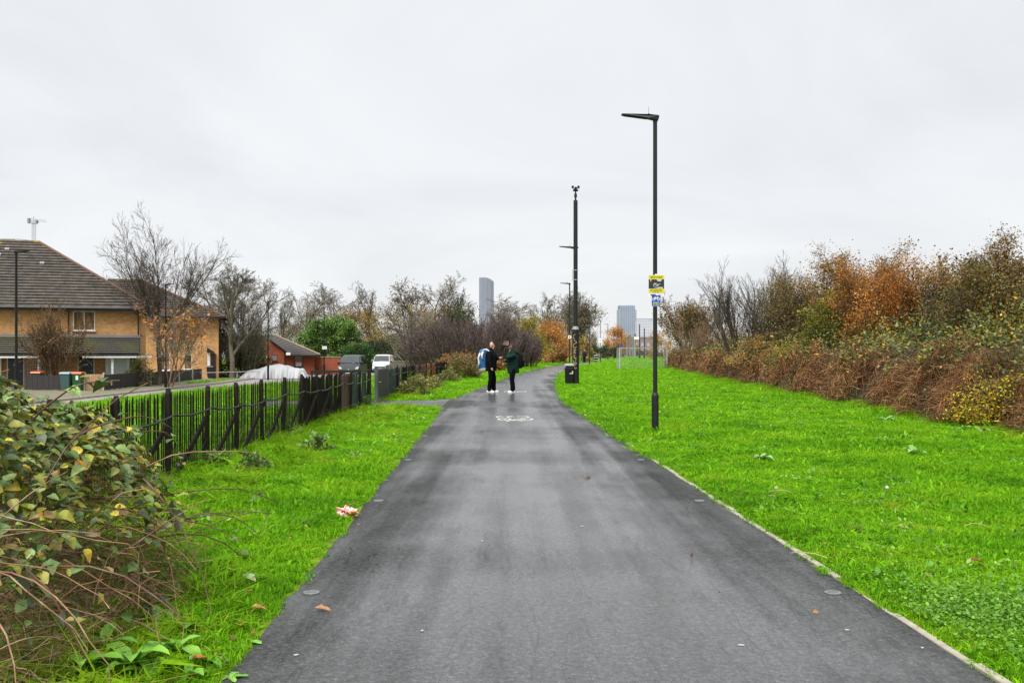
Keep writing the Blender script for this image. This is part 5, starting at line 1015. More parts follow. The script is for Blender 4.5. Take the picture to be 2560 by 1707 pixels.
def hand(wx, wy, wz, dx, dz, s=1.0, side=1):
    """palm, four bent fingers of unequal length and a thumb off the side; (dx,dz) where the hand points, in the x-z plane"""
    ch = [[(wx, wy, wz, 0.024), (wx + dx * 0.05, wy, wz + dz * 0.05, 0.022, 0.036), (wx + dx * 0.09, wy, wz + dz * 0.09, 0.018, 0.038)]]
    for i, ln in enumerate([0.070, 0.080, 0.075, 0.058]):
        oy = wy + (i - 1.5) * 0.021; bx, bz = wx + dx * 0.085, wz + dz * 0.085
        ch.append([(bx, oy, bz, 0.0095), (bx + dx * ln * 0.55 + 0.006, oy, bz + dz * ln * 0.55, 0.009), (bx + dx * ln * 0.8 + 0.02, oy, bz + dz * ln * 0.8 + 0.004, 0.008)])
    ch.append([(wx + dx * 0.03, wy + side * 0.03, wz + dz * 0.03, 0.012), (wx + dx * 0.06 + 0.012, wy + side * 0.055, wz + dz * 0.06, 0.0105), (wx + dx * 0.09 + 0.02, wy + side * 0.055, wz + dz * 0.09, 0.009)])
    return ch
SHOE = mat('white_trainer', (0.74, 0.74, 0.72), 0.5, 0.06, 12)
def person(label, loc, rz, skin, coat, coatname, trousers, trname, arms, hem, puffy=0.0, hair=None, beard=None, shoe=SHOE, feet=((-0.03, -0.11, 0.0), (0.10, 0.11, 0.0)), scale=1.0, nod=0.0, fine=0.014):
    """a figure facing +x. arms: for the right (-y) and left (+y) arm shoulder-elbow-wrist points and where the hand points"""
    t = thing('person', label, 'person', loc, rz); t.scale = (scale,) * 3
    SK = mat(*skin) if isinstance(skin, tuple) else skin
    hx, hz = 0.045 + nod * 0.05, 1.69 - nod * 0.01
    body = [[(0, 0, 0.92, 0.10, 0.14), (0, 0, 1.1, 0.10, 0.13), (0.0, 0, 1.35, 0.11, 0.16), (0, 0, 1.46, 0.07, 0.12)], [(0.0, 0, 1.44, 0.055), (0.02, 0, 1.60, 0.055)],
            [(hx - 0.03, 0, hz - 0.075, 0.055, 0.05), (hx - 0.012, 0, hz - 0.02, 0.082, 0.07), (hx - 0.012, 0, hz + 0.04, 0.092, 0.077), (hx - 0.018, 0, hz + 0.085, 0.07, 0.06)],
            [(hx + 0.045, 0, hz - 0.095, 0.025, 0.032), (hx + 0.03, 0, hz - 0.055, 0.045, 0.045), (hx + 0.035, 0, hz + 0.01, 0.045, 0.05)],
            [(hx + 0.078, 0, hz + 0.012, 0.010), (hx + 0.095, 0, hz - 0.025, 0.015)]]
    for s in (-1, 1): body.append([(hx - 0.02, s * 0.072, hz - 0.04, 0.012, 0.008), (hx - 0.022, s * 0.080, hz - 0.01, 0.02, 0.010), (hx - 0.022, s * 0.078, hz + 0.012, 0.014, 0.008)])
    for (fx, fy, fz), s in zip(feet, (-1, 1)): body.append([(0, s * 0.09, 0.9, 0.075), (fx * 0.5 + 0.03, fy, 0.5, 0.052), (fx, fy, 0.1, 0.04)])
    for (S, E, W, hd, sd) in arms:
        body.append([(*S, 0.05), (*E, 0.042), (*W, 0.028)]); body += hand(*W, *hd, side=sd)
    bd = blob('body', body, 0.0085, SK, t, 2)
    for s in (-1, 1): MB().tube([(hx + 0.074, s * 0.032, hz + 0.008), (hx + 0.083, s * 0.032, hz + 0.008)], [0.010, 0.007], 8).build('eye', INK, bd)
    MB().box(hx + 0.068, hx + 0.080, -0.022, 0.022, hz - 0.058, hz - 0.051).build('mouth', mat('lip', (0.28, 0.12, 0.10), 0.6), bd)
    C = mat(coatname, coat, 0.85, 0.2, 8, bump=0.3, bscale=25, spec=0.08)
    p = puffy
    jk = [[(-0.005, 0, hem, 0.155 + p, 0.20 + p), (0, 0, hem + 0.15, 0.15 + p, 0.195 + p), (0, 0, 1.15, 0.15 + p, 0.20 + p), (0.005, 0, 1.34, 0.15 + p, 0.215 + p), (0, 0, 1.45, 0.11 + p * 0.6, 0.17 + p * 0.5), (0.005, 0, 1.53, 0.08 + p * 0.6, 0.085 + p * 0.6)],
          [(0.0, 0, 1.50, 0.072 + p * 0.4), (0.01, 0, 1.575, 0.07 + p * 0.4)]]
    for (S, E, W, hd, sd) in arms:
        S_, E_, W_ = Vector(S), Vector(E), Vector(W); cuff = E_ + (W_ - E_) * 0.94
        jk.append([(*(S_ * 1.0), 0.078 + p * 0.5), (*((S_ + E_) / 2), 0.072 + p * 0.5), (*E_, 0.066 + p * 0.5), (*((E_ + cuff) / 2), 0.06 + p * 0.4), (*cuff, 0.047 + p * 0.3)])
    blob('jacket', jk, fine, C, t, 3)
    Tm = mat(trname, trousers, 0.9, 0.2, 10, bump=0.3, bscale=30, spec=0.05)
    tr = [[(0, 0, 0.98, 0.12, 0.16), (-0.01, 0, 0.86, 0.125, 0.165)]]
    for (fx, fy, fz), s in zip(feet, (-1, 1)): tr.append([(0, s * 0.085, 0.88, 0.105), (fx * 0.35 + 0.03, (fy + s * 0.085) / 2, 0.66, 0.098), (fx * 0.6 + 0.035, fy, 0.48, 0.088), (fx * 0.85, fy, 0.26, 0.083), (fx - 0.005, fy, 0.115, 0.078)])
    blob('trousers', tr, fine, Tm, t, 3)
    for (fx, fy, fz) in feet:
        sh = blob('shoe', [[(fx - 0.07, fy, 0.055, 0.042, 0.036), (fx - 0.02, fy, 0.06, 0.048, 0.038), (fx + 0.06, fy, 0.048, 0.036, 0.044), (fx + 0.14, fy, 0.04, 0.028, 0.042)], [(fx - 0.03, fy, 0.06, 0.042), (fx - 0.025, fy, 0.12, 0.042)]], 0.009, shoe, t, 2)
        so = MB().tube([(fx - 0.10, fy, 0.012), (fx - 0.03, fy, 0.012), (fx + 0.08, fy, 0.012), (fx + 0.165, fy, 0.014)], [(0.034, 0.012), (0.042, 0.012), (0.046, 0.012), (0.03, 0.011)], 10).build('sole', shoe, t)
    if hair:
        HM = mat(*hair); blob('hair', [[(hx - 0.045, 0, hz - 0.05, 0.055, 0.062), (hx - 0.03, 0, hz + 0.03, 0.085, 0.082), (hx - 0.018, 0, hz + 0.085, 0.080, 0.074), (hx + 0.01, 0, hz + 0.10, 0.06, 0.06)]], 0.010, HM, t, 2)
    if beard:
        BM = mat(*beard); blob('beard', [[(hx + 0.035, -0.03, hz - 0.085, 0.022), (hx + 0.055, 0, hz - 0.098, 0.026), (hx + 0.035, 0.03, hz - 0.085, 0.022)]], 0.009, BM, t, 1)
    return t
PALESKIN = mat('pale_skin', (0.46, 0.27, 0.20), 0.55, 0.08, 12); DARKSKIN = mat('brown_skin', (0.12, 0.065, 0.045), 0.55, 0.08, 12)
m1 = (X(1227, 36.6), 36.6, 0.008)
person('bald man in a black jacket with a blue and white bag on his back', m1, R(-8), PALESKIN, (0.005, 0.005, 0.006), 'black_jacket_cloth', (0.004, 0.004, 0.005), 'black_trousers_cloth',
       [((0.0, -0.20, 1.43), (-0.02, -0.25, 1.15), (0.05, -0.25, 0.93), (0.35, -0.94), 1), ((0.0, 0.20, 1.43), (0.08, 0.25, 1.17), (0.26, 0.17, 1.24), (0.96, 0.25), -1)], 0.80, 0.02, None, ('grey_beard', (0.5, 0.48, 0.45), 0.9, 0.1, 20), scale=1.02)
m2 = (X(1283, 36.4), 36.4, 0.008)
person('man in a dark green padded coat raising one hand to his face', m2, R(180 + 14), DARKSKIN, (0.008, 0.026, 0.020), 'dark_green_padded_cloth', (0.004, 0.004, 0.005), 'black_trousers_cloth',
       [((0.0, -0.20, 1.40), (0.10, -0.28, 1.15), (0.22, -0.20, 1.20), (0.9, 0.3), 1), ((0.02, 0.20, 1.40), (0.30, 0.24, 1.30), (0.19, 0.13, 1.50), (-0.5, 0.85), -1)], 0.75, 0.025, ('dark_hair', (0.035, 0.02, 0.016), 0.9, 0.2, 30), None, nod=0.8, feet=((-0.02, -0.10, 0), (0.06, 0.10, 0)), scale=0.985)
# blue and white holdall carried on the back
bg = thing('holdall', 'large blue and white holdall on the back of the bald man', 'bag', (m1[0] - 0.315, m1[1] + 0.03, 0.80), R(-8))
BB = mat('blue_nylon', (0.018, 0.11, 0.30), 0.5, 0.15, 6, bump=0.3, bscale=18); BW = mat('white_nylon', (0.55, 0.58, 0.60), 0.55, 0.12, 6); BG = mat('beige_nylon', (0.34, 0.30, 0.25), 0.6, 0.12, 6)
blob('body', [[(0.02, 0, 0.10, 0.105, 0.16), (-0.005, 0, 0.3, 0.125, 0.18), (0.01, 0, 0.55, 0.12, 0.18), (0.04, 0, 0.70, 0.10, 0.16)]], 0.015, BB, bg)
blob('bottom_panel', [[(0.035, 0, 0.0, 0.11, 0.155), (0.025, 0, 0.09, 0.123, 0.178)]], 0.015, BG, bg)
MB().tube([(-0.05, -0.155, 0.66), (-0.12, -0.12, 0.48), (-0.08, -0.17, 0.30), (-0.135, -0.11, 0.14)], [(0.045, 0.03)] * 4, 8).build('white_panel', BW, bg, smooth=True)
MB().tube([(0.05, -0.13, 0.72), (0.01, -0.165, 0.60), (0.03, -0.185, 0.44)], [(0.05, 0.03)] * 3, 8).build('white_panel', BW, bg, smooth=True)
MB().tube([(0.03, -0.1, 0.77), (0.17, -0.13, 0.80), (0.27, -0.15, 0.74), (0.36, -0.14, 0.64)], [0.028, 0.03, 0.026, 0.02], 8).build('strap', BW, bg, smooth=True)
# black rucksack of the second man
rk = thing('rucksack', 'black rucksack on the back of the man in green', 'bag', (m2[0] + 0.205, m2[1] + 0.05, 0.93), R(194 - 180))
BK = mat('black_nylon', (0.004, 0.004, 0.005), 0.7, 0.2, 8, bump=0.3, bscale=20, spec=0.1)
blob('body', [[(0.02, 0, 0.06, 0.10, 0.14), (0.03, 0, 0.22, 0.115, 0.155), (0.0, 0, 0.42, 0.09, 0.14), (-0.03, 0, 0.5, 0.06, 0.11)]], 0.014, BK, rk)
blob('front_pocket', [[(0.10, 0, 0.08, 0.05, 0.11), (0.11, 0, 0.24, 0.05, 0.115)]], 0.014, BK, rk)
for s in (-1, 1): MB().tube([(-0.04, s * 0.10, 0.5), (-0.16, s * 0.13, 0.57), (-0.27, s * 0.13, 0.50), (-0.38, s * 0.14, 0.34)], (0.02), 6).build('strap', BK, rk)
hang = [((0.0, -0.19, 1.43), (-0.03, -0.25, 1.15), (0.06, -0.24, 0.92), (0.3, -0.95), 1), ((0.0, 0.19, 1.43), (-0.03, 0.25, 1.15), (0.05, 0.24, 0.92), (0.3, -0.95), -1)]
person('distant walker in black by the left edge of the far path', (X(1412.5, 135), 135, 0.008), R(90), DARKSKIN, (0.010, 0.010, 0.014), 'navy_black_cloth', (0.012, 0.016, 0.03), 'dark_jeans', hang, 0.72, 0.07, ('black_hair', (0.012, 0.011, 0.01), 0.9, 0.2, 30), None, shoe=LAMPBLACK, fine=0.025)
person('distant walker in dark clothes coming along the right of the far path', (X(1461, 127), 127, 0.008), R(-90), PALESKIN, (0.02, 0.02, 0.02), 'charcoal_cloth', (0.010, 0.010, 0.011), 'black_leggings', [((0.0, -0.19, 1.43), (0.06, -0.26, 1.17), (0.22, -0.2, 1.15), (0.9, 0.2), 1), hang[1]], 0.85, 0.03, ('fair_hair', (0.3, 0.24, 0.2), 0.9, 0.2, 30), None, fine=0.025, feet=((-0.12, -0.08, 0), (0.18, 0.08, 0)))

# ------------------------------------------------------------------ houses
def brick_mat(name, c1, c2, mortar, scale=1.0):
    m, nt, out = nodes_of(name); b = nt.nodes.new('ShaderNodeBsdfPrincipled'); b.inputs['Roughness'].default_value = 0.9; b.inputs['Specular IOR Level'].default_value = 0.2
    tc = nt.nodes.new('ShaderNodeTexCoord'); sp = nt.nodes.new('ShaderNodeSeparateXYZ'); cb = nt.nodes.new('ShaderNodeCombineXYZ'); ad = nt.nodes.new('ShaderNodeMath'); ad.operation = 'ADD'
    nt.links.new(tc.outputs['Object'], sp.inputs[0]); nt.links.new(sp.outputs['X'], ad.inputs[0]); nt.links.new(sp.outputs['Y'], ad.inputs[1]); nt.links.new(ad.outputs[0], cb.inputs[0]); nt.links.new(sp.outputs['Z'], cb.inputs[1])
    br = nt.nodes.new('ShaderNodeTexBrick'); br.inputs['Scale'].default_value = scale; br.inputs['Brick Width'].default_value = 0.225; br.inputs['Row Height'].default_value = 0.075; br.inputs['Mortar Size'].default_value = 0.006
    br.inputs['Color1'].default_value = (*c1, 1); br.inputs['Color2'].default_value = (*c2, 1); br.inputs['Mortar'].default_value = (*mortar, 1); br.inputs['Bias'].default_value = -0.1
    nt.links.new(cb.outputs[0], br.inputs['Vector'])
    n = noise_node(nt, 0.9, 5, 0.6, 'Object'); rr = ramp(nt, n.outputs['Fac'], [(0.3, 0.78), (0.7, 1.18)]); mx = nt.nodes.new('ShaderNodeMixRGB'); mx.blend_type = 'MULTIPLY'; mx.inputs[0].default_value = 1
    nt.links.new(br.outputs['Color'], mx.inputs[1]); nt.links.new(rr.outputs[0], mx.inputs[2]); nt.links.new(mx.outputs[0], b.inputs['Base Color'])
    nt.links.new(b.outputs[0], out.inputs['Surface']); return m
YBRICK = brick_mat('yellow_brick', (0.62, 0.345, 0.145), (0.44, 0.215, 0.085), (0.50, 0.32, 0.16)); RBRICK = brick_mat('red_brick', (0.27, 0.075, 0.035), (0.22, 0.055, 0.028), (0.20, 0.08, 0.05)); DBRICK = brick_mat('dark_red_brick', (0.17, 0.05, 0.025), (0.13, 0.04, 0.02), (0.13, 0.06, 0.04)); PBRICK = brick_mat('pale_brick', (0.36, 0.25, 0.15), (0.30, 0.21, 0.13), (0.3, 0.22, 0.15))
TILE = mat('roof_tile', (0.060, 0.050, 0.040), 0.9, 0.5, 2.2, second=(0.22, 0.21, 0.19), secpos=(0.63, 0.70), secscale=9, bump=0.4, bscale=30)
RIDGE = mat('ridge_tile', (0.10, 0.08, 0.06), 0.9, 0.3, 3, second=(0.42, 0.25, 0.03), secpos=(0.52, 0.66), secscale=1.4)
TOPTILE = mat('lichen_tile', (0.075, 0.062, 0.05), 0.9, 0.3, 3, second=(0.40, 0.25, 0.03), secpos=(0.55, 0.64), secscale=0.9)
MOSSTILE = mat('mossy_tile', (0.062, 0.056, 0.048), 0.9, 0.3, 8, second=(0.075, 0.085, 0.025), secpos=(0.45, 0.62), secscale=0.8)
HIPTILE = mat('rust_hip_tile', (0.12, 0.065, 0.045), 0.9, 0.25, 4); GUTTER = mat('black_gutter', (0.012, 0.012, 0.013), 0.4, 0.1, 3)
def window(parent, x0, x1, z0, z1, y, mull=1, pane=GLASS, sill=True, frame=UPVC, fw=0.06):
    m = MB(); m.box(x0, x1, y - 0.05, y + 0.03, z0, z0 + fw); m.box(x0, x1, y - 0.05, y + 0.03, z1 - fw, z1); m.box(x0, x0 + fw, y - 0.05, y + 0.03, z0 + fw, z1 - fw); m.box(x1 - fw, x1, y - 0.05, y + 0.03, z0 + fw, z1 - fw)
    w = (x1 - x0) / (mull + 1)
    for k in range(mull): m.box(x0 + w * (k + 1) - fw * 0.6, x0 + w * (k + 1) + fw * 0.6, y - 0.055, y + 0.03, z0 + fw, z1 - fw)
    wd = m.build('window', frame, parent)
    for k in range(mull + 1): MB().box(x0 + w * k + fw * 0.6, x0 + w * (k + 1) - fw * 0.6, y - 0.02, y - 0.015, z0 + fw, z1 - fw).build('pane', pane, wd)
    if sill: MB().box(x0 - 0.06, x1 + 0.06, y - 0.12, y - 0.001, z0 - 0.06, z0 - 0.001).build('sill', frame, wd)
    return wd
def slope_courses(parent, a0, a1, b0, b1, n, material, topmat=None, th=0.085, name='tile_course'):
    """roof slope between eave line a0-a1 and top line b0-b1 as overlapping courses of tiles"""
    a0, a1, b0, b1 = map(Vector, (a0, a1, b0, b1)); nr = (a1 - a0).cross(b0 - a0)
    if nr.length < 1e-6: nr = (a1 - a0).cross(b1 - a0)
    nr.normalize()
    if nr.z < 0: nr = -nr
    for k in range(n):
        t0, t1 = k / n, (k + 1.12) / n if k < n - 1 else 1.0
        p, q = a0.lerp(b0, t0), a1.lerp(b1, t0); s, u = a0.lerp(b0, t1), a1.lerp(b1, t1)
        lo = nr * th; vs = [p, q, u, s, p + lo, q + lo, u + nr * 0.006, s + nr * 0.006]
        MB().add(vs, [(0, 3, 2, 1), (4, 5, 6, 7), (0, 1, 5, 4), (1, 2, 6, 5), (2, 3, 7, 6), (3, 0, 4, 7)]).build(name, topmat if (topmat and k >= n - 2) else material, parent)
G = PAV
h1 = thing('brick_house', 'two storey yellow brick house with a long tiled hipped roof', 'house', (-33, 65, G))
o_ = np.array([-33, 65, G])
def H1(x, y, z): return (x + 33, y - 65, z - G)
xr, xl = X(350, 65), -47.0
def wb(parent, name, x0, x1, y0, y1, z0, z1, m_, o=o_): return MB().box(x0 - o[0], x1 - o[0], y0 - o[1], y1 - o[1], z0 - o[2], z1 - o[2]).build(name, m_, parent)
ez = Z(772, 64.5)
wb(h1, 'wall', xl, xr, 65, 74, G - 0.3, ez + 0.25, YBRICK)
roof = MB()
e0, e1 = (xl - 0.6, 64.3, ez), (X(372, 64.3), 64.3, ez); rg0, rg1 = (-40.5, 70.4, 8.95), (-31.4, 70.4, 8.95); bk0, bk1 = (xl - 0.6, 74.9, ez), (X(372, 64.3), 74.9, ez)
P_ = [H1(*p) for p in (e0, e1, bk1, bk0, rg0, rg1)]
roof.add(P_, [(0, 1, 5, 4), (1, 2, 5), (2, 3, 4, 5), (3, 0, 4), (0, 3, 2, 1)])
rf = roof.build('roof', TILE, h1)
slope_courses(rf, P_[0], P_[1], P_[4], P_[5], 23, TILE, TOPTILE); slope_courses(rf, P_[1], P_[2], P_[5], P_[5], 23, TILE)
up = Vector((0, 0, 0.05))
MB().tube([Vector(P_[1]) + up, Vector(P_[5]) + up], 0.11, 8).build('hip_ridge', HIPTILE, rf); MB().tube([Vector(P_[4]) + up, Vector(P_[5]) + up], 0.12, 8).build('ridge', RIDGE, rf)
MB().tube([H1(e0[0], 64.24, ez + 0.0), H1(e1[0], 64.24, ez + 0.0)], 0.07, 8).build('gutter', GUTTER, h1); wb(h1, 'fascia', xl - 0.5, e1[0] - 0.05, 64.32, 64.36, ez - 0.18, ez - 0.01, GUTTER)
def on_roof(sx, sy):
    """point of the front slope seen at that pixel"""
    y0, z0, y1, z1 = 64.3, ez, 70.4, 8.95
    k = (z1 - z0) / (y1 - y0); s = (HZ - sy) / FOC; y = (EYE - z0 + k * y0) / (k - s); return (X(sx, y), y, EYE + s * y)
for sx, sy in [(59, 637), (84, 638), (8, 651), (59, 651), (151, 669)]:
    x, y, z = on_roof(sx, sy); MB().prism([(-0.02, -0.02), (0.22, 0.16), (0.05, 0.2), (-0.06, 0.1)], 'x', -0.15, 0.15).build('roof_vent', mat('pale_vent', (0.24, 0.24, 0.24), 0.6, 0.1, 5), h1, loc=H1(x, y - 0.02, z + 0.03))
window(h1, *[a + 33 for a in (X(186, 65), X(239, 65))], Z(827, 65) - G, Z(779, 65) - G, 0.02, 1); window(h1, *[a + 33 for a in (X(-46, 65), X(6, 65))], Z(827, 65) - G, Z(774, 65) - G, 0.02, 1)
for a, b in ((186, 239), (-46, 6)): wb(h1, 'brick_sill', X(a, 65) - 0.05, X(b, 65) + 0.05, 64.93, 65.0, Z(833, 65), Z(828.5, 65) - 0.01, RBRICK)
# lean-to roof over the ground floor
lz1, lz0 = Z(843, 65), Z(884, 63.4)
ptop = wb(h1, 'lead_flashing', xl, xr, 64.86, 64.99, lz1 - 0.04, lz1 + 0.14, mat('lead', (0.20, 0.21, 0.22), 0.5, 0.15, 3))
po = MB().prism([(64.9 - 65, lz1 - G), (63.4 - 65, lz0 - G), (64.9 - 65, lz0 - G)], 'x', xl + 33, xr + 33).build('lean_to_roof', MOSSTILE, h1)
slope_courses(po, (xl + 33, 63.35 - 65, lz0 - G + 0.01), (xr + 33, 63.35 - 65, lz0 - G + 0.01), (xl + 33, -0.12, lz1 - G), (xr + 33, -0.12, lz1 - G), 8, MOSSTILE)
wb(h1, 'gutter', xl, xr + 0.05, 63.24, 63.36, lz0 - 0.13, lz0 + 0.01, GUTTER)
for a, b in ((-30, 102), (186, 357)): wb(h1, 'fascia', X(a, 63.3), X(b, 63.3), 63.26, 63.35, lz0 - 0.26, lz0 - 0.131, UPVC)
fz = Z(890, 65)
def lowwin(x0, x1, z0, z1, y):
    w_ = window(h1, x0 + 33, x1 + 33, z0 - G, z1 - G, y - 65, 1, CURTAIN, True, UPVC, 0.09); return w_
lowwin(X(262, 64.6), X(315, 64.6), Z(944, 64.6), Z(894, 64.6), 64.6); wb(h1, 'bay_side', X(259, 64.6), X(318, 64.6), 64.62, 65.0, G, Z(893, 64.6), UPVC)
lowwin(X(-40, 64.6), X(12, 64.6), Z(944, 64.6), Z(894, 64.6), 64.6)
wb(h1, 'pale_wall', X(318, 64.9), X(349, 64.9), 64.94, 64.99, G, lz0 - 0.1, PBRICK)
def door(x0, x1, m_):
    fr = wb(h1, 'door_frame', x0 - 0.07, x1 + 0.07, 64.93, 64.99, G, fz + 0.06, UPVC); d_ = wb(h1, 'door', x0, x1, 64.89, 64.929, G + 0.05, fz, m_)
    MB().tube([(x1 - 0.12 + 33, -0.15, 1.0), (x1 - 0.12 + 33, -0.11, 1.0)], 0.035, 8).build('handle', GALV, d_); MB().box((x0 + x1) / 2 + 33 - 0.12, (x0 + x1) / 2 + 33 + 0.12, -0.12, -0.111, 1.35, 1.43).build('letter_plate', GALV, d_)
door(X(200, 65), X(235, 65), mat('dark_green_door', (0.006, 0.030, 0.026), 0.35, 0.1, 3)); door(X(33, 65), X(68, 65), mat('black_door', (0.006, 0.008, 0.008), 0.35, 0.1, 3))
for sx in (85, 262): wb(h1, 'porch_post', X(sx, 63.5) - 0.07, X(sx, 63.5) + 0.07, 63.45, 63.59, G - 0.05, lz0 - 0.14, UPVC)
for px_ in (xr - 0.12, X(175, 65)): MB().tube([H1(px_, 64.93, lz1 + 0.15), H1(px_, 64.93, ez - 0.1), H1(px_, 64.35, ez - 0.02)], 0.04, 8).build('downpipe', GUTTER, h1)
MB().tube([H1(xr - 0.3, 63.45, G), H1(xr - 0.3, 63.45, lz0 - 0.05)], 0.035, 8).build('downpipe', GUTTER, h1)
m = MB(); ax, ay, az = on_roof(243, 690); axx = X(243, 72)
m.tube([H1(axx, 72, Z(725, 72)), H1(axx, 72, Z(668, 72))], 0.025, 6); m.tube([H1(X(207, 72), 72, Z(667, 72)), H1(X(244, 72), 72, Z(671, 72))], 0.018, 6)
for q in range(9): m.tube([H1(X(209 + q * 4, 72), 71.7, Z(667 + 0.45 * q, 72)), H1(X(209 + q * 4, 72), 72.3, Z(667 + 0.45 * q, 72))], 0.012, 5)
m.bar(H1(X(243, 72) - 0.05, 72, Z(676, 72)), H1(X(239, 72), 72, Z(672, 72)), 0.08, 0.2)
m.build('television_aerial', mat('aerial_grey', (0.10, 0.10, 0.10), 0.5, 0.1, 4), h1)
# second house behind, partly hidden by trees
o2 = np.array([X(470, 84), 84, G]); h2 = thing('brick_house', 'second yellow brick house half hidden behind the leafless tree', 'house', tuple(o2))
x0_, x1_ = X(360, 84), X(546, 84); ez2 = Z(793, 83.5); wb(h2, 'wall', x0_, x1_, 84, 92, G - 0.3, ez2 + 0.2, YBRICK, o2)
e = [(x0_ - 3, 83.3, ez2), (x1_ + 0.6, 83.3, ez2), (x1_ + 0.6, 92.6, ez2), (x0_ - 3, 92.6, ez2), (X(312, 89), 89, Z(706, 89)), (X(392, 89), 89, Z(706, 89))]; P_ = [tuple(np.array(p) - o2) for p in e]
rf2 = MB().add(P_, [(0, 1, 5, 4), (1, 2, 5), (2, 3, 4, 5), (3, 0, 4), (0, 3, 2, 1)]).build('roof', TILE, h2)
slope_courses(rf2, P_[0], P_[1], P_[4], P_[5], 20, TILE); slope_courses(rf2, P_[1], P_[2], P_[5], P_[5], 20, TILE); MB().tube([Vector(P_[4]) + up, Vector(P_[5]) + up], 0.12, 8).build('ridge', RIDGE, rf2); MB().tube([Vector(P_[1]) + up, Vector(P_[5]) + up], 0.11, 8).build('hip_ridge', HIPTILE, rf2)
wb(h2, 'gutter', x0_, x1_ + 0.6, 83.2, 83.32, ez2 - 0.1, ez2 + 0.02, GUTTER, o2)
for a, b, c_, d_ in ((459, 480, 923, 886), (399, 425, 925, 884), (440, 470, 842, 806)): window(h2, X(a, 84) - o2[0], X(b, 84) - o2[0], Z(c_, 84) - G, Z(d_, 84) - G, 0.02, 0 if b - a < 22 else 1)
MB().prism([(X(513, 83.5) - o2[0], Z(880, 83.5) - G), (X(532, 83.5) - o2[0], Z(880, 83.5) - G), (X(514, 83.5) - o2[0], Z(869, 83.5) - G)], 'y', -1.1, -0.01).build('porch_roof', GUTTER, h2)
wb(h2, 'porch_panel', X(515, 83.6), X(522, 83.6), 83.2, 83.99, G, Z(881, 83.5), UPVC, o2); wb(h2, 'door', X(523, 84), X(540, 84), 83.94, 83.99, G, Z(884, 84), mat('brown_door', (0.10, 0.05, 0.03), 0.5, 0.1, 3), o2)
# red brick bungalow
o3 = np.array([X(715, 100), 100, G]); h3 = thing('brick_bungalow', 'small red brick bungalow with a dark tiled roof', 'bungalow', tuple(o3))
bx0, bxm, bx1 = X(625, 100), X(711, 100), X(786, 100); be = Z(887, 100)
wb(h3, 'wall', bxm, bx1, 100, 108, G - 0.3, be + 0.1, RBRICK, o3)
gp_ = [(bx0, G - 0.3), (bxm - 0.01, G - 0.3), (bxm - 0.01, Z(877, 99.6)), (X(673, 99.6), Z(850, 99.6)), (bx0, Z(866, 99.6))]
MB().prism([(a - o3[0], b - G) for a, b in gp_], 'y', -0.5, 8).build('gable_wall', RBRICK, h3)
rp = [(X(672, 99.3), 99.2, Z(851, 99.3)), (X(722, 99.3), 99.2, be), (X(797, 99.3), 99.2, be), (X(702, 104), 104, Z(838, 104)), (X(640, 104), 104, Z(838, 104))]
P_ = [tuple(np.array(p) - o3) for p in rp]
rf3 = MB().add(P_ + [(P_[2][0], 8.8, P_[2][2]), (P_[0][0], 8.8, P_[2][2])], [(0, 1, 2, 3, 4), (2, 5, 3), (5, 6, 4, 3), (6, 0, 4)]).build('roof', TILE, h3)
slope_courses(rf3, P_[1], P_[2], P_[0], P_[3], 10, mat('dark_tile', (0.055, 0.048, 0.045), 0.9, 0.3, 8), None, 0.05)
MB().tube([Vector(P_[2]) + up, Vector(P_[3]) + up], 0.09, 8).build('hip_ridge', mat('buff_hip', (0.24, 0.19, 0.11), 0.9, 0.2, 3), rf3); MB().tube([Vector(P_[0]) + up, Vector(P_[1]) + up], 0.05, 6).build('verge', GUTTER, rf3)
wb(h3, 'gutter', X(722, 99.2), X(797, 99.2), 99.0, 99.12, be - 0.09, be + 0.02, GUTTER, o3); wb(h3, 'white_soffit', X(711, 99.2), X(722, 99.2), 99.05, 99.5, be - 0.02, be + 0.25, UPVC, o3)
window(h3, X(735, 100) - o3[0], X(756, 100) - o3[0], Z(917, 100) - G, Z(889, 100) - G, 0.0, 0, GLASS, True, GUTTER); wb(h3, 'window_poster', X(738, 99.9), X(753, 99.9), 99.955, 99.965, Z(905, 100), Z(899, 100), mat('red_poster', (0.5, 0.03, 0.04), 0.5), o3); wb(h3, 'window_poster', X(738, 99.9), X(753, 99.9), 99.955, 99.965, Z(915, 100), Z(905.5, 100), mat('grey_poster', (0.42, 0.42, 0.42), 0.5), o3)
window(h3, X(675, 99.5) - o3[0], X(690, 99.5) - o3[0], Z(901, 99.5) - G, Z(886, 99.5) - G, -0.5, 0, mat('frosted_pane', (0.2, 0.22, 0.23), 0.3), True, DBRICK)
wb(h3, 'doorway', X(626, 99.4), X(647, 99.4), 99.40, 99.49, G, Z(900, 99.4), GUTTER, o3); wb(h3, 'door_frame', X(622, 99.4), X(626, 99.4), 99.4, 99.49, G, Z(899, 99.4), UPVC, o3); wb(h3, 'door_frame', X(647, 99.4), X(649, 99.4), 99.4, 99.49, G, Z(899, 99.4), UPVC, o3)
MB().tube([(X(661.5, 99.4) - o3[0], -0.53, Z(893.5, 99.4) - G), (X(661.5, 99.4) - o3[0], -0.505, Z(893.5, 99.4) - G)], 0.11, 16).build('round_plate', UPVC, h3)
def swing(o, corner, deg, sx):
    """turn a finished house about its front right corner so that its front looks towards the path"""
    l0 = Vector(o.location); c = Vector((corner[0], corner[1], l0.z)); q = c - l0; q.x *= sx; a = R(deg)
    o.rotation_euler = (0, 0, a); o.scale = (sx, 1, 1); o.location = c - Matrix.Rotation(a, 3, 'Z') @ q
swing(h1, (xr, 65), 18, 0.94); swing(h2, (x1_, 84), 15, 0.95); swing(h3, (bx1, 100), 10, 0.97)
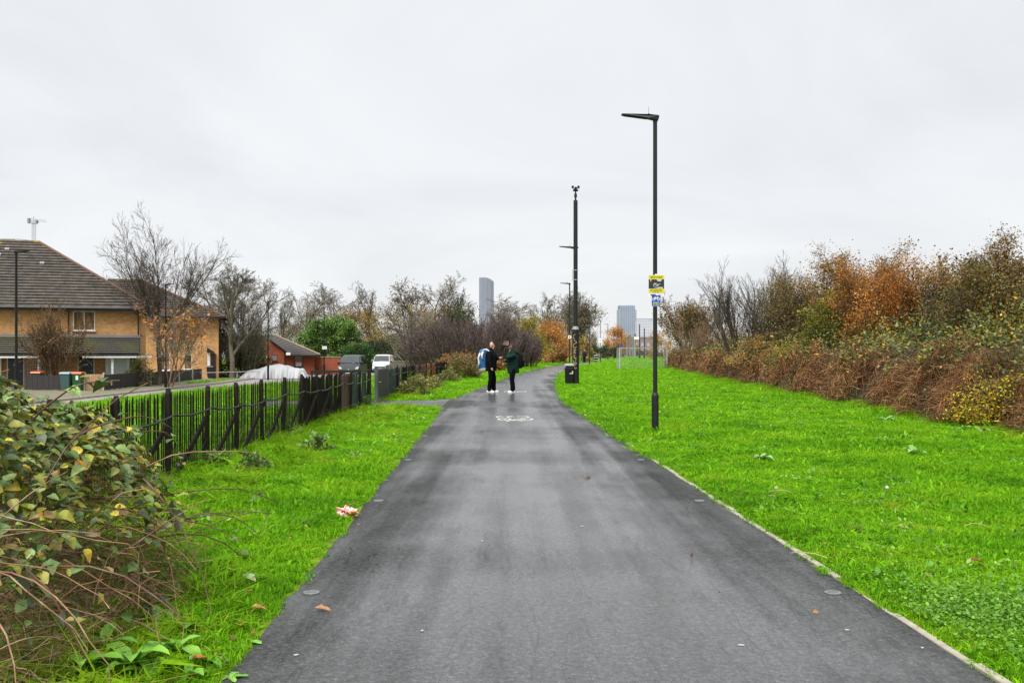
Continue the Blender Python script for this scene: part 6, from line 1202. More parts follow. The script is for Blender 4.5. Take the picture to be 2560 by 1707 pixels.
gw_ = thing('garden_wall', 'red brick garden wall with a pale coping right of the bungalow', 'wall', (X(815, 101), 101, G)); MB().box(-1.2, 1.5, 0, 0.22, -0.3, Z(893, 101) - G).build('brickwork', RBRICK, gw_); MB().box(-1.2, 1.5, -0.04, 0.26, Z(893, 101) - G + 0.002, Z(893, 101) - G + 0.07).build('coping', CONC, gw_)
lw = thing('estate_wall', 'long low weathered wall behind the parked cars', 'wall', (X(1050, 92), 92, LOW)); MB().box(-2.6, 3.0, 0, 0.2, -0.2, Z(904, 92) - LOW).build('brickwork', mat('weathered_wall', (0.14, 0.12, 0.09), 0.9, 0.3, 2), lw); MB().box(-2.6, 3.0, -0.03, 0.23, Z(904, 92) - LOW + 0.002, Z(904, 92) - LOW + 0.06).build('coping', CONC, lw)

# ------------------------------------------------------------------ gardens: fences, bins, rails, estate lamps
DFB = mat('dark_fence_board', (0.030, 0.026, 0.025), 0.85, 0.25, 5); CPOST = mat('fence_post_concrete', (0.36, 0.34, 0.27), 0.9, 0.15, 5)
def board_run(label, p, q, h, n, posts_at):
    o = thing('garden_fence', label, 'fence', (p[0], p[1], G)); L_ = math.hypot(q[0] - p[0], q[1] - p[1]); a = math.atan2(q[1] - p[1], q[0] - p[0]); o.rotation_euler = (0, 0, a); w_ = L_ / n
    me = None
    for k in range(n):
        if me is None: c = MB().box(0.004, w_ - 0.004, -0.012, 0.012, 0.03, h).build('board', DFB, o); me = c.data
        else: c = bpy.data.objects.new('board', me); link(c, o)
        c.location = (k * w_, 0.01 * (k % 2), 0.012 * math.sin(k * 1.3)); 
    for t_ in posts_at: MB().box(L_ * t_ - 0.06, L_ * t_ + 0.06, -0.08, 0.04, -0.1, h + 0.1).build('post', CPOST, o)
    MB().box(0, L_, 0.025, 0.06, h * 0.75, h * 0.75 + 0.08).build('rail', DFB, o)
    return o
K1 = (X(260, 56.6), 56.6); K2 = (X(376, 66), 66.0); K3 = (X(504, 80), 80.0)
board_run('dark boarded fence with the yellow hydrant plate, left of the concrete post', K1, K2, 0.90, 44, (0.995,)); board_run('dark boarded fence running back to the second house', K2, K3, 0.86, 60, (0.5, 0.78))
board_run('dark boarded fence behind the wheelie bins', (X(60, 57.4), 57.4), (X(208, 57.2), 57.2), 0.85, 22, (1.0,))
gt = thing('garden_gate', 'tan wooden garden gate beside the bins', 'gate', (X(236, 56.9), 56.9, G))
for k in range(9): MB().box(-0.48 + k * 0.106, -0.48 + k * 0.106 + 0.098, -0.015, 0.015, 0.02, 0.93).build('board', mat('tan_wood', (0.36, 0.21, 0.12), 0.8, 0.15, 4, stretch=(6, 6, 0.8)), gt)
for z in (0.15, 0.75): MB().box(-0.48, 0.47, 0.016, 0.05, z, z + 0.09).build('ledge', MATS['tan_wood'], gt)
for x in (-0.56, 0.53): MB().box(x - 0.05, x + 0.05, -0.06, 0.04, -0.1, 1.02).build('post', CPOST, gt)
hp = thing('hydrant_plate', 'small yellow hydrant plate with a black H on the dark fence', 'sign', (X(279.5, 58), 58.0 - 0.12, Z(957, 58))); MB().box(-0.12, 0.12, -0.01, 0.0, -0.12, 0.12).build('plate', mat('pale_yellow_plate', (0.62, 0.54, 0.22), 0.5), hp)
hp.rotation_euler = (0, 0, math.atan2(K2[1] - K1[1], K2[0] - K1[0]) - 0.0); hp.location = (K1[0] + (K2[0] - K1[0]) * 0.13 + 0.03, K1[1] + (K2[1] - K1[1]) * 0.13 - 0.02, Z(957, 58)); text_mesh('letter', 'H', 0.2, INK, hp, (0, -0.012, 0), (R(90), 0, 0))
def wheelie(label, x, y, body, lid, bn, ln, stick=True):
    o = thing('wheelie_bin', label, 'bin', (x, y, G)); q = lambda w, d, z: [(-w, -d, z), (w, -d, z), (w, d, z), (-w, d, z)]
    MB().add(q(0.22, 0.24, 0.06) + q(0.28, 0.32, 0.95), [(0, 1, 5, 4), (1, 2, 6, 5), (2, 3, 7, 6), (3, 0, 4, 7), (3, 2, 1, 0), (4, 5, 6, 7)]).build('body', mat(bn, body, 0.5, 0.1, 4), o, bevel=0.02)
    MB().prism([(-0.36, 0.955), (0.38, 0.955), (0.36, 1.03), (0.1, 1.075), (-0.3, 1.05)], 'x', -0.30, 0.30).build('lid', mat(ln, lid, 0.45, 0.1, 4), o, bevel=0.015)
    for s in (-1, 1): MB().tube([(s * 0.20, 0.27, 0.10), (s * 0.26, 0.27, 0.10)], 0.1, 12).build('wheel', BLACKRUB, o)
    MB().tube([(-0.22, 0.36, 0.98), (0.22, 0.36, 0.98)], 0.018, 6).build('handle', BLACKRUB, o)
    if stick: MB().box(-0.02, 0.12, -0.315, -0.30, 0.62, 0.86).build('sticker', UPVC, o)
wheelie('grey green wheelie bin with a pale lid', X(166.5, 56.5), 56.5, (0.04, 0.085, 0.085), (0.20, 0.27, 0.28), 'bin_grey_green', 'bin_pale_lid', False); wheelie('green wheelie bin with an orange lid', X(195.5, 56.7), 56.7, (0.015, 0.085, 0.02), (0.55, 0.10, 0.03), 'bin_green', 'bin_orange_lid'); wheelie('wheelie bin with an orange lid behind the bramble leaves', X(94, 58.2), 58.2, (0.015, 0.06, 0.02), (0.55, 0.13, 0.05), 'bin_dark_green', 'bin_orange_lid', False); wheelie('black wheelie bin by the second house', X(527, 82), 82, (0.012, 0.012, 0.012), (0.01, 0.01, 0.01), 'bin_black_body', 'bin_black_lid', False)
tr_ = thing('trellis', 'dark square trellis panel in front of the yellow house', 'trellis', (X(104, 60), 60, G)); 
for k in range(13): MB().box(-0.95 + k * 0.155, -0.91 + k * 0.155, -0.01, 0.01, 0.2, 1.55).build('upright_lath', DFB, tr_)
for k in range(9): MB().box(-0.95, 0.95, -0.025, -0.011, 0.25 + k * 0.155, 0.29 + k * 0.155).build('cross_lath', DFB, tr_)
def rail(name, label, p, q, z, n, m_, rr=0.035):
    o = thing(name, label, 'railing', (p[0], p[1], G)); v = Vector((q[0] - p[0], q[1] - p[1], 0))
    MB().tube([(0, 0, z), tuple(v + Vector((0, 0, z)))], rr, 8).build('rail', m_, o)
    for k in range(n): b_ = v * (k / (n - 1)); MB().tube([(b_.x, b_.y, -0.1), (b_.x, b_.y, z)], rr, 8).build('post', m_, o)
rail('knee_rail', 'galvanised knee rail along the grass before the covered car', (X(506, 79), 79), (X(672, 86), 86), 0.55, 3, GALV)
br_ = thing('barrier_rail', 'dark grey horizontal barrier behind the boarded fence', 'barrier', (X(855, 62), 62, LOW)); MB().box(-1.95, 1.8, -0.05, 0.05, Z(931.5, 62) - LOW, Z(926, 62) - LOW).build('rail', POST, br_)
for x in (-1.9, 0.0, 1.75): MB().box(x - 0.05, x + 0.05, 0.051, 0.14, -0.1, Z(926.5, 62) - LOW).build('post', POST, br_)
def estate_lamp(label, x, y, top, flip=1, base=G):
    o = thing('street_lamp', label, 'street lamp', (x, y, base), 0 if flip < 0 else PI, None); H_ = top - base
    MB().tube([(0, 0, -0.2), (0, 0, 1.15), (0, 0, 1.25)], [0.09, 0.09, 0.055], 12).build('base', LAMPBLACK, o); MB().tube([(0, 0, 1.2), (0, 0, H_ - 0.05)], [0.055, 0.045], 12).build('column', LAMPBLACK, o)
    h = lamp_head(o, H_ - 0.12, 0.5, LAMPBLACK, 1.2); MB().box(-0.03, 0.03, -0.062, -0.055, 2.0, 2.2).build('number_plate', UPVC, o)
estate_lamp('black street lamp left, in front of the brick house', X(40, 38), 38, Z(626, 38), 1, LOW); estate_lamp('black street lamp by the dark fence and the orange leaved tree', X(414, 62), 62, Z(709, 62), 1); estate_lamp('black street lamp in front of the covered car', X(670, 82), 82, Z(752, 82), 1); estate_lamp('black street lamp beside the big round evergreen', X(810, 92), 92, Z(767, 92), 1, LOW)
sgn = plate('street_sign', 'small white plate high on the lamp beside the evergreen', X(811, 91.8), 91.8, Z(869, 91.8), 0.42, 0.27, WHITE)
for k in range(3): MB().box(-0.14 + k * 0.1, -0.07 + k * 0.1, -0.016, -0.0125, -0.02, 0.04).build('lettering', INK, sgn)

# ------------------------------------------------------------------ vehicles
def loft(rings, name, m_, parent, bevel=0.0):
    n = len(rings[0]); m = MB(); vs = [p for rg in rings for p in rg]; fs = [tuple(range(n)), tuple(range(len(vs) - 1, len(vs) - n - 1, -1))]
    for i in range(len(rings) - 1):
        for k in range(n): q = (k + 1) % n; fs.append((i * n + k, i * n + q, (i + 1) * n + q, (i + 1) * n + k))
    return m.add(vs, fs).build(name, m_, parent, smooth=False)
def wheel(parent, x, y, r_=0.33, w=0.22):
    t_ = MB().tube([(x - w/2, y, r_), (x - w/2 + 0.03, y, r_), (x + w/2 - 0.03, y, r_), (x + w/2, y, r_)], [r_ * 0.9, r_, r_, r_ * 0.9], 20).build('wheel', BLACKRUB, parent); MB().tube([(x - w/2 - 0.01, y, r_), (x + w/2 + 0.01, y, r_)], r_ * 0.6, 14).build('rim', GALV, t_)
def vehicle(name, label, cat, loc, rz, paint, st, bw, ws, side_win, details):
    """st: stations (y, zbottom, zbelt, ztop, half width at top). Front looks towards -y"""
    o = thing(name, label, cat, loc, rz); rings = []
    for (y, zb, zbelt, zt, wt, bwf) in st:
        w_ = bw * bwf; zz = min(zbelt, zt - 0.05)
        half = [(w_ * 0.86, zb), (w_, zb + 0.16), (w_ * 1.005, (zb + zz) / 2 + 0.05), (w_ * 0.985, zz), (wt, zt - 0.06), (wt - 0.09, zt)]
        rings.append([(x, y, z) for x, z in half] + [(0, y, zt + 0.025)] + [(-x, y, z) for x, z in reversed(half)])
    loft(rings, 'body', paint, o)
    def panel(nm, pts, m_, off=(0, -0.012, 0.008), th=0.012):
        a = [Vector(p) + Vector(off) for p in pts]; b_ = [p - Vector(off).normalized() * th for p in a]; n = len(a)
        return MB().add(a + b_, [tuple(range(n)), tuple(range(2 * n - 1, n - 1, -1))] + [(i, n + i, n + (i + 1) % n, (i + 1) % n) for i in range(n)]).build(nm, m_, o)
    panel('windscreen', ws, GLASS2, (0, -0.045, 0.045), 0.07)
    for s in (-1, 1):
        for w_ in side_win: panel('side_window', [(s * x, y, z) for x, y, z in (w_ if s > 0 else w_[::-1])], GLASS, (s * 0.012, 0, 0.002))
    details(o, panel); return o
GLASS2 = mat('windscreen_glass', (0.05, 0.06, 0.062), 0.05, 0.2, 1, spec=0.8); CHROME = mat('chrome', (0.55, 0.56, 0.57), 0.2, 0.05, 3, metal=0.8); HEADL = mat('headlamp', (0.45, 0.47, 0.48), 0.1, 0.1, 8, spec=0.8)
GREYV = mat('dark_grey_car_paint', (0.030, 0.032, 0.036), 0.28, 0.08, 3, spec=0.6); WHITEV = mat('white_car_paint', (0.70, 0.70, 0.70), 0.35, 0.05, 3); REDV = mat('red_car_paint', (0.32, 0.012, 0.02), 0.3, 0.08, 3)
van_st = [(0.0, 0.32, 0.62, 0.70, 0.74, 0.86), (0.07, 0.24, 0.85, 0.95, 0.80, 0.95), (0.35, 0.22, 1.0, 1.10, 0.86, 1.0), (0.72, 0.22, 1.08, 1.22, 0.90, 1.0), (1.48, 0.22, 1.10, 1.88, 0.80, 1.0), (1.8, 0.22, 1.10, 1.95, 0.79, 1.0), (3.2, 0.22, 1.1, 1.97, 0.79, 1.0), (4.85, 0.24, 1.1, 1.95, 0.78, 1.0), (4.98, 0.3, 1.0, 1.80, 0.74, 0.95)]
def van_details(dark):
    def f(o, panel):
        for s in (-1, 1):
            panel('headlight', [(s * 0.90, 0.10, 0.98), (s * 0.86, 0.055, 0.74), (s * 0.56, 0.018, 0.72), (s * 0.66, 0.06, 0.90)][::s], HEADL, (0, -0.02, 0.004)); mr = MB().box(s * 1.02 - 0.11, s * 1.02 + 0.11, 1.0, 1.14, 1.10, 1.38).build('mirror', GREYV if dark else WHITEV, o, bevel=0.03); MB().box(s * 1.02 - 0.09, s * 1.02 + 0.09, 0.985, 0.998, 1.13, 1.35).build('mirror_back', LAMPBLACK, mr)
            for y in (0.95, 3.95): wheel(o, s * 0.86, y)
        gr = panel('grille', [(-0.52, 0.02, 0.72), (-0.48, 0.0, 0.55), (0.48, 0.0, 0.55), (0.52, 0.02, 0.72)], LAMPBLACK, (0, -0.02, 0))
        for z in (0.58, 0.66): MB().box(-0.5, 0.5, -0.045, -0.022, z, z + 0.022).build('grille_bar', CHROME, gr)
        bd = MB().prism([(0, 0.60), (0.065, 0.70), (0, 0.80), (-0.065, 0.70)], 'y', -0.05, -0.0).build('badge', CHROME, o)
        MB().box(-0.8, 0.8, -0.04, 0.06, 0.30, 0.48).build('bumper', LAMPBLACK if not dark else GREYV, o, bevel=0.02); MB().box(-0.26, 0.26, -0.055, -0.042, 0.36, 0.46).build('number_plate', UPVC, o)
        if dark: MB().box(0.20, 0.42, 0.62, 0.70, 1.255, 1.27).build('dashboard_paper', mat('pale_paper', (0.6, 0.6, 0.35), 0.6), o)
        MB().tube([(-0.7, 0.66, 1.215), (-0.05, 0.70, 1.225)], 0.012, 5).build('wiper', LAMPBLACK, o)
    return f
van_ws = [(-0.84, 0.76, 1.235), (0.84, 0.76, 1.235), (0.735, 1.42, 1.83), (-0.735, 1.42, 1.83)]
van_sw = [[(0.955, 0.95, 1.16), (0.955, 1.75, 1.16), (0.81, 1.80, 1.82), (0.83, 1.5, 1.78)], [(0.955, 1.9, 1.16), (0.955, 3.1, 1.16), (0.81, 3.1, 1.84), (0.81, 1.9, 1.84)], [(0.955, 3.2, 1.16), (0.955, 4.6, 1.16), (0.81, 4.55, 1.84), (0.81, 3.2, 1.84)]]
VB = LOW + 0.012
vehicle('parked_van', 'dark grey van parked facing the path', 'van', (X(871, 88), 88, VB + 0.06), 0, GREYV, van_st, 0.955, van_ws, van_sw, van_details(True)); vehicle('parked_van', 'white van parked right of the dark grey van', 'van', (X(951, 108), 108, VB + 0.03), 0, WHITEV, van_st, 0.94, van_ws, van_sw[:1], van_details(False))
car_st = [(0.0, 0.3, 0.5, 0.58, 0.70, 0.86), (0.1, 0.22, 0.62, 0.74, 0.74, 0.96), (0.6, 0.2, 0.78, 0.86, 0.78, 1.0), (1.1, 0.2, 0.86, 0.95, 0.80, 1.0), (1.8, 0.2, 0.92, 1.42, 0.60, 1.0), (2.4, 0.2, 0.92, 1.47, 0.58, 1.0), (3.3, 0.2, 0.93, 1.40, 0.56, 1.0), (3.95, 0.22, 0.95, 1.02, 0.66, 0.98), (4.1, 0.3, 0.85, 0.9, 0.66, 0.92)]
def car_details(o, panel):
    for s in (-1, 1):
        panel('headlight', [(s * 0.80, 0.16, 0.70), (s * 0.76, 0.06, 0.56), (s * 0.45, 0.02, 0.55), (s * 0.55, 0.10, 0.68)][::s], HEADL, (0, -0.015, 0.004)); MB().box(s * 0.93 - 0.09, s * 0.93 + 0.09, 1.25, 1.37, 0.92, 1.06).build('mirror', REDV, o, bevel=0.02)
        for y in (0.75, 3.3): wheel(o, s * 0.76, y, 0.31, 0.2)
    panel('grille', [(-0.4, 0.03, 0.55), (-0.36, 0.0, 0.42), (0.36, 0.0, 0.42), (0.4, 0.03, 0.55)], LAMPBLACK, (0, -0.02, 0)); panel('rear_window', [(-0.55, 3.42, 1.34), (0.55, 3.42, 1.34), (0.62, 3.88, 1.08), (-0.62, 3.88, 1.08)], GLASS, (0, 0.012, 0.01))
car_ws = [(-0.72, 1.16, 1.0), (0.72, 1.16, 1.0), (0.55, 1.74, 1.37), (-0.55, 1.74, 1.37)]; car_sw = [[(0.80, 1.5, 0.98), (0.80, 2.4, 0.98), (0.61, 2.35, 1.38), (0.62, 1.9, 1.34)], [(0.80, 2.5, 0.98), (0.80, 3.4, 0.98), (0.60, 3.2, 1.34), (0.60, 2.5, 1.40)]]
vehicle('parked_car', 'red car parked between the bungalow and the dark grey van', 'car', (X(812, 105), 105, VB - 0.02), R(-14), REDV, car_st, 0.85, car_ws, car_sw, car_details); vehicle('parked_car', 'red car mostly hidden behind the white van', 'car', (X(989, 112), 112, VB + 0.2), R(0), REDV, car_st, 0.85, car_ws, car_sw, car_details)
# car under a pale sheet
cc = thing('covered_car', 'car under a creased pale grey sheet beside the road', 'car', (X(688, 86), 86, VB), R(4))
U = np.linspace(-2.75, 2.75, 90); W_ = np.linspace(-1.12, 1.12, 30); V = []
def cover_top(u): return np.interp(u, [-2.6, -2.35, -1.5, -0.9, 0.1, 0.9, 1.5, 2.3, 2.6], [0.48, 0.64, 0.80, 0.98, 1.22, 1.15, 0.92, 0.82, 0.66])
rr_ = np.random.default_rng(5)
for w in W_:
    for u in U:
        t_ = cover_top(u); e_ = max(abs(w) - 0.62, 0) / 0.5; eu = max(abs(u) - 2.35, 0) / 0.4; drop = min(1.0, max(e_, eu)) ** 1.35
        fold = (0.30 * abs(math.sin(u * 2.3 + 0.5)) ** 3 + 0.16 * abs(math.sin(u * 5.1)) + 0.05 * math.sin(u * 13 + w)) * min(1, max(e_, eu) * 1.2)
        z = t_ * (1 - drop) + 0.03 * drop + 0.05 * math.sin(u * 5 + w * 4) * (1 - drop) + 0.02 * math.sin(u * 2.2 - w * 6) * (1 - drop)
        V.append((u * (1 + 0.03 * eu), w + math.copysign(fold * 1.6, w), max(z, 0.02)))
nU = len(U); F = [(j * nU + i, j * nU + i + 1, (j + 1) * nU + i + 1, (j + 1) * nU + i) for j in range(len(W_) - 1) for i in range(nU - 1)]
np_obj('sheet', V, F, mat('grey_sheet', (0.36, 0.36, 0.37), 0.6, 0.07, 2, bump=0.3, bscale=5), cc, smooth=True)
for s in (-1, 1):
    for u in (-1.5, 1.4): MB().tube([(u, s * 0.72, 0.31), (u, s * 0.9, 0.31)], 0.31, 16).build('wheel', BLACKRUB, cc)

# ------------------------------------------------------------------ far towers, crane, stadium
TGLASS = mat('hazed_tower_glass', (0.235, 0.26, 0.30), 0.9, 0.10, 0.05, spec=0.05); TFIN = mat('hazed_tower_fin', (0.33, 0.355, 0.40), 0.9, 0.05, 0.1, spec=0.05); TLINE = mat('tower_light_frame', (0.46, 0.49, 0.53), 0.9, 0.05, 0.1); BGL = mat('blue_block_glass', (0.235, 0.28, 0.335), 0.9, 0.10, 0.05, spec=0.05)  # distance haze is mixed into these tower colours
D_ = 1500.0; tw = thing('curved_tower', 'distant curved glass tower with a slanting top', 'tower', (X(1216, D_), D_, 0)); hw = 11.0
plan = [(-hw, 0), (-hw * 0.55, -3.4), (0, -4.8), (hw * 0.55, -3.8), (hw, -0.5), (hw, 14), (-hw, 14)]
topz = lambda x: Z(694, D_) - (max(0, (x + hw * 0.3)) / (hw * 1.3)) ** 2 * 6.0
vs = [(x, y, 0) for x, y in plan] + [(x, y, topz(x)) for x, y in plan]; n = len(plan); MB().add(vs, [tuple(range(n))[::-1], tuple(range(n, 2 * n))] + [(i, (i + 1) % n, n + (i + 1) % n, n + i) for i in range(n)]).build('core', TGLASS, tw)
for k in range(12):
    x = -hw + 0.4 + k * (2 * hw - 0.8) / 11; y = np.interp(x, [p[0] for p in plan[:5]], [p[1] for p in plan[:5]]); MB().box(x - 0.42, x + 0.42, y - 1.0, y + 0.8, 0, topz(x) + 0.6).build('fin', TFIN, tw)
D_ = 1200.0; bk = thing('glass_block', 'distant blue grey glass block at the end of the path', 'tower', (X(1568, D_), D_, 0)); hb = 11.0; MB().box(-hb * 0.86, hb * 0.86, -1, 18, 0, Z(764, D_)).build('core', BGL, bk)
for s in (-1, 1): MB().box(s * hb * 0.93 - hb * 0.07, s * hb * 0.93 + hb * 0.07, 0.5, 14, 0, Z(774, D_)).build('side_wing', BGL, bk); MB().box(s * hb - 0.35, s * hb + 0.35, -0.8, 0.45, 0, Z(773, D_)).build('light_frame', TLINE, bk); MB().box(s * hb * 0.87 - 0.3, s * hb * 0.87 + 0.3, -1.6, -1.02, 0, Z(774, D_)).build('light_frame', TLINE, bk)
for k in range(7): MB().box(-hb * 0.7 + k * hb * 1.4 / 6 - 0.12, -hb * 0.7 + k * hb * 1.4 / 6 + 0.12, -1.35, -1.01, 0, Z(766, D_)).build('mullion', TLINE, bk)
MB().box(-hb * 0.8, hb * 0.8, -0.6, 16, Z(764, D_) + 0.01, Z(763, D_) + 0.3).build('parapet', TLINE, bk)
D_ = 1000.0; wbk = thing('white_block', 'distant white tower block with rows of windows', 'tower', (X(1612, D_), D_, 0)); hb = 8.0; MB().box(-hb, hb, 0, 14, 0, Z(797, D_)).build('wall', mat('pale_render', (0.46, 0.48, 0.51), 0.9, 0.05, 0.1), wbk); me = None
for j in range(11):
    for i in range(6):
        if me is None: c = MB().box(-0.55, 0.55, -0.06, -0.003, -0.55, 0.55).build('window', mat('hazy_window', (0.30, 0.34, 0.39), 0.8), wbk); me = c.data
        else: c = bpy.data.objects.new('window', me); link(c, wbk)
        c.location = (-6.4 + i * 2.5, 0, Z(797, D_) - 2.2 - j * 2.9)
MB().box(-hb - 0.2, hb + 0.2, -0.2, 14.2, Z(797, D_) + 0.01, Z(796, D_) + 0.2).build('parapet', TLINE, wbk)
D_ = 480.0; fb_ = thing('far_terrace', 'brick terrace with arched windows beyond the far hedge', 'building', (X(1600, D_), D_, 0)); MB().box(-9, 9, 0, 8, 0, Z(848, D_)).build('wall', mat('far_pink_brick', (0.24, 0.17, 0.15), 0.9, 0.1, 1), fb_); MB().prism([(-9.5, Z(848, D_)), (9.5, Z(848, D_)), (7, Z(842, D_)), (-7, Z(842, D_))], 'y', 0.5, 7.5).build('roof', mat('far_slate', (0.13, 0.14, 0.15), 0.8), fb_)
for i in range(6):
    for j in range(2): MB().box(-7.5 + i * 2.9 - 0.6, -7.5 + i * 2.9 + 0.6, -0.05, -0.002, 1.0 + j * 3.2, 3.0 + j * 3.0).build('window', MATS['hazy_window'], fb_)
D_ = 420.0; cr = thing('tower_crane', 'pale tower crane rising behind the house roof', 'crane', (X(84, D_), D_, 0)); CRM = mat('crane_white', (0.40, 0.40, 0.40), 0.6, 0.1, 0.5)
m = MB(); tz = Z(559, D_)
for sx in (-0.55, 0.55):
    for sy in (-0.55, 0.55): m.bar((sx, sy, 0), (sx, sy, tz), 0.16, 0.16)
for k in range(26): z0_ = tz - (k + 1) * 1.15; m.bar((-0.55, -0.55, z0_), (0.55, -0.55, z0_ + 1.15), 0.08, 0.08); m.bar((0.55, -0.55, z0_), (-0.55, -0.55, z0_ + 1.15), 0.08, 0.08)
m.build('mast', CRM, cr); MB().box(-1.0, 1.2, -0.8, 0.8, tz + 0.01, tz + 1.0).build('slewing_unit', CRM, cr); MB().box(0.6, 1.7, -0.6, 0.6, tz + 0.2, tz + 1.5).build('cab', mat('crane_cab', (0.2, 0.21, 0.22), 0.5), cr)
m = MB(); jz = Z(551, D_)
for sy, dz in ((-0.5, 0), (0.5, 0), (0, 1.0)): m.bar((-2.2, sy, jz + dz), (5.2, sy * 0.6, jz - 0.6 + dz * 0.5), 0.14, 0.14)
for k in range(9): x = -1.8 + k * 0.8; m.bar((x, -0.5, jz - 0.05 * k), (x + 0.4, 0, jz + 0.9 - 0.06 * k), 0.07, 0.07); m.bar((x + 0.4, 0, jz + 0.9 - 0.06 * k), (x + 0.8, -0.5, jz - 0.05 * k), 0.07, 0.07)
m.build('jib', CRM, cr); MB().box(-2.4, -1.5, -0.7, 0.7, jz - 1.2, jz + 0.9).build('counterweight', MATS['crane_cab'], cr); MB().bar((-0.3, 0, tz), (-0.1, 0, jz + 1.6), 0.3, 0.3).build('apex', CRM, cr)
D_ = 700.0; sd = thing('stadium_roof', 'pale stadium roof rim just above the house ridge', 'stadium', (X(20, D_), D_, 0)); m = MB(); pts = [(x, (x / 18) ** 2 * 6, Z(596, D_) - (x / 18) ** 2 * 1.6) for x in np.linspace(-26, 18, 23)]
MB().tube(pts, 0.22, 6).build('upper_rim', CRM, sd); MB().tube([(x, y, z - 3.2) for x, y, z in pts], 0.3, 6).build('lower_rim', CRM, sd)
for k, (x, y, z) in enumerate(pts): MB().bar((x, y, 0 if k % 4 == 0 else z - 3.2), (x, y, z), 0.16, 0.16).build('strut', CRM, sd)
MB().box(-6, 3, 2, 4, Z(599, D_), Z(597, D_)).build('gantry', MATS['crane_cab'], sd)
# ------------------------------------------------------------------ the bramble bush in the left foreground
BX, BY = -3.32, 5.25
bush = thing('bramble_bush', 'large tangled bramble with green and yellow leaves in the left foreground', 'bramble', (BX, BY, 0))
r = np.random.default_rng(404)
def mound(x, y):
    q = (np.abs((x - BX) / 1.40) ** 2.0 + np.abs((y - BY) / 2.35) ** 2.3)
    return 1.36 * np.clip(1 - q, 0, 1) ** 0.42 * (1 + 0.05 * np.sin(x * 7 + y * 3) + 0.05 * np.sin(y * 9 - x * 4))
def leaf_shape(L_, W_, fold, curl, seed, col, steps=7):
    """one bramble leaflet: toothed outline, folded along the midrib, curling tip, blotched"""
    rr = np.random.default_rng(seed); ts = np.linspace(0, 1, steps); ws = np.interp(ts, [0.0, 0.12, 0.3, 0.5, 0.7, 0.87, 1.0], [0.06, 0.62, 0.96, 1.0, 0.74, 0.38, 0.0]) * W_ / 2
    tooth = (np.where(np.arange(steps) % 2, 1.08, 0.90) if steps > 8 else 1.0) * (1 + rr.normal(0, 0.05, steps)); wl = ws * tooth; wr = ws * tooth * rr.uniform(0.85, 1.12); V = []; F = []; bend = rr.normal(0, 0.10)
    for t, a, b in zip(ts, wl, wr):
        z = -curl * L_ * t * t; y0 = bend * L_ * t * t; V += [(t * L_, y0, z), (t * L_ + 0.01 * L_, y0 + a, z + fold * a + rr.normal(0, 0.035) * W_), (t * L_ + 0.01 * L_, y0 - b, z + fold * b + rr.normal(0, 0.035) * W_)]
    for i in range(steps - 1):
        a, b = i * 3, i * 3 + 3; F += [(a, b, b + 1, a + 1), (a, a + 2, b + 2, b)]
    blot = np.array([0.30, 0.14, 0.04]); c = []
    for k in range(len(F)):
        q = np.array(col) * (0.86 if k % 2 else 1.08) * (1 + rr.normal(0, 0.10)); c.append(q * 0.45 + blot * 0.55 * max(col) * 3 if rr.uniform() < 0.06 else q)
    return V, F, np.clip(np.array(c), 0, 1)
LP = [(6, (0.12, 0.19, 0.05)), (5, (0.075, 0.125, 0.032)), (3, (0.18, 0.27, 0.085)), (3, (0.055, 0.09, 0.03)), (4, (0.27, 0.29, 0.04)), (1.3, (0.45, 0.37, 0.03)), (0.3, (0.42, 0.22, 0.03)), (3, (0.18, 0.18, 0.03)), (2, (0.22, 0.16, 0.05))]
leaf_meshes = []
for k in range(30):
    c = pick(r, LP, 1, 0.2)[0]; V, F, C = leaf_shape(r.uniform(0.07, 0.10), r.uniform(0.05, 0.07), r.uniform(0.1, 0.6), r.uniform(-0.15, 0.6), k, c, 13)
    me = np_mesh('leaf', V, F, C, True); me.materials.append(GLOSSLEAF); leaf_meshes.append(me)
# canes
def cane(p0, d0, ln, arch, nseg=9):
    pts = [np.array(p0, float)]; d = np.array(d0, float); d /= np.linalg.norm(d)
    for i in range(nseg):
        d = d + np.array([r.normal(0, 0.15), r.normal(0, 0.15), r.normal(0, 0.08) - arch / nseg]); d /= np.linalg.norm(d); pts.append(pts[-1] + d * ln / nseg)
        if pts[-1][2] < 0.03: pts[-1][2] = 0.03; d[2] = abs(d[2]) * 0.2
    return np.array(pts)
CANE = mat('bramble_cane', (0.10, 0.040, 0.026), 0.7, 0.35, 12, second=(0.15, 0.10, 0.05), secpos=(0.5, 0.65), secscale=6); DEAD = mat('dead_cane', (0.21, 0.105, 0.055), 0.8, 0.35, 10, second=(0.33, 0.23, 0.14), secpos=(0.5, 0.62), secscale=9)
nodes = []
off = np.array([BX, BY, 0])
for k in range(64):
    a = r.uniform(0, 2 * PI); q = r.uniform(0, 0.75); p0 = (BX + 1.3 * q * math.cos(a), BY + 2.0 * q * math.sin(a), 0.0)
    pts = cane(p0, (math.cos(a) * 0.45 + 0.15, math.sin(a) * 0.45, 1.0), r.uniform(1.2, 1.8), r.uniform(1.6, 2.8), 10)
    MB().tube([p - off for p in pts], list(np.linspace(0.0075, 0.003, len(pts))), 5).build('cane', CANE, bush)
    nodes.append(pts[4:])
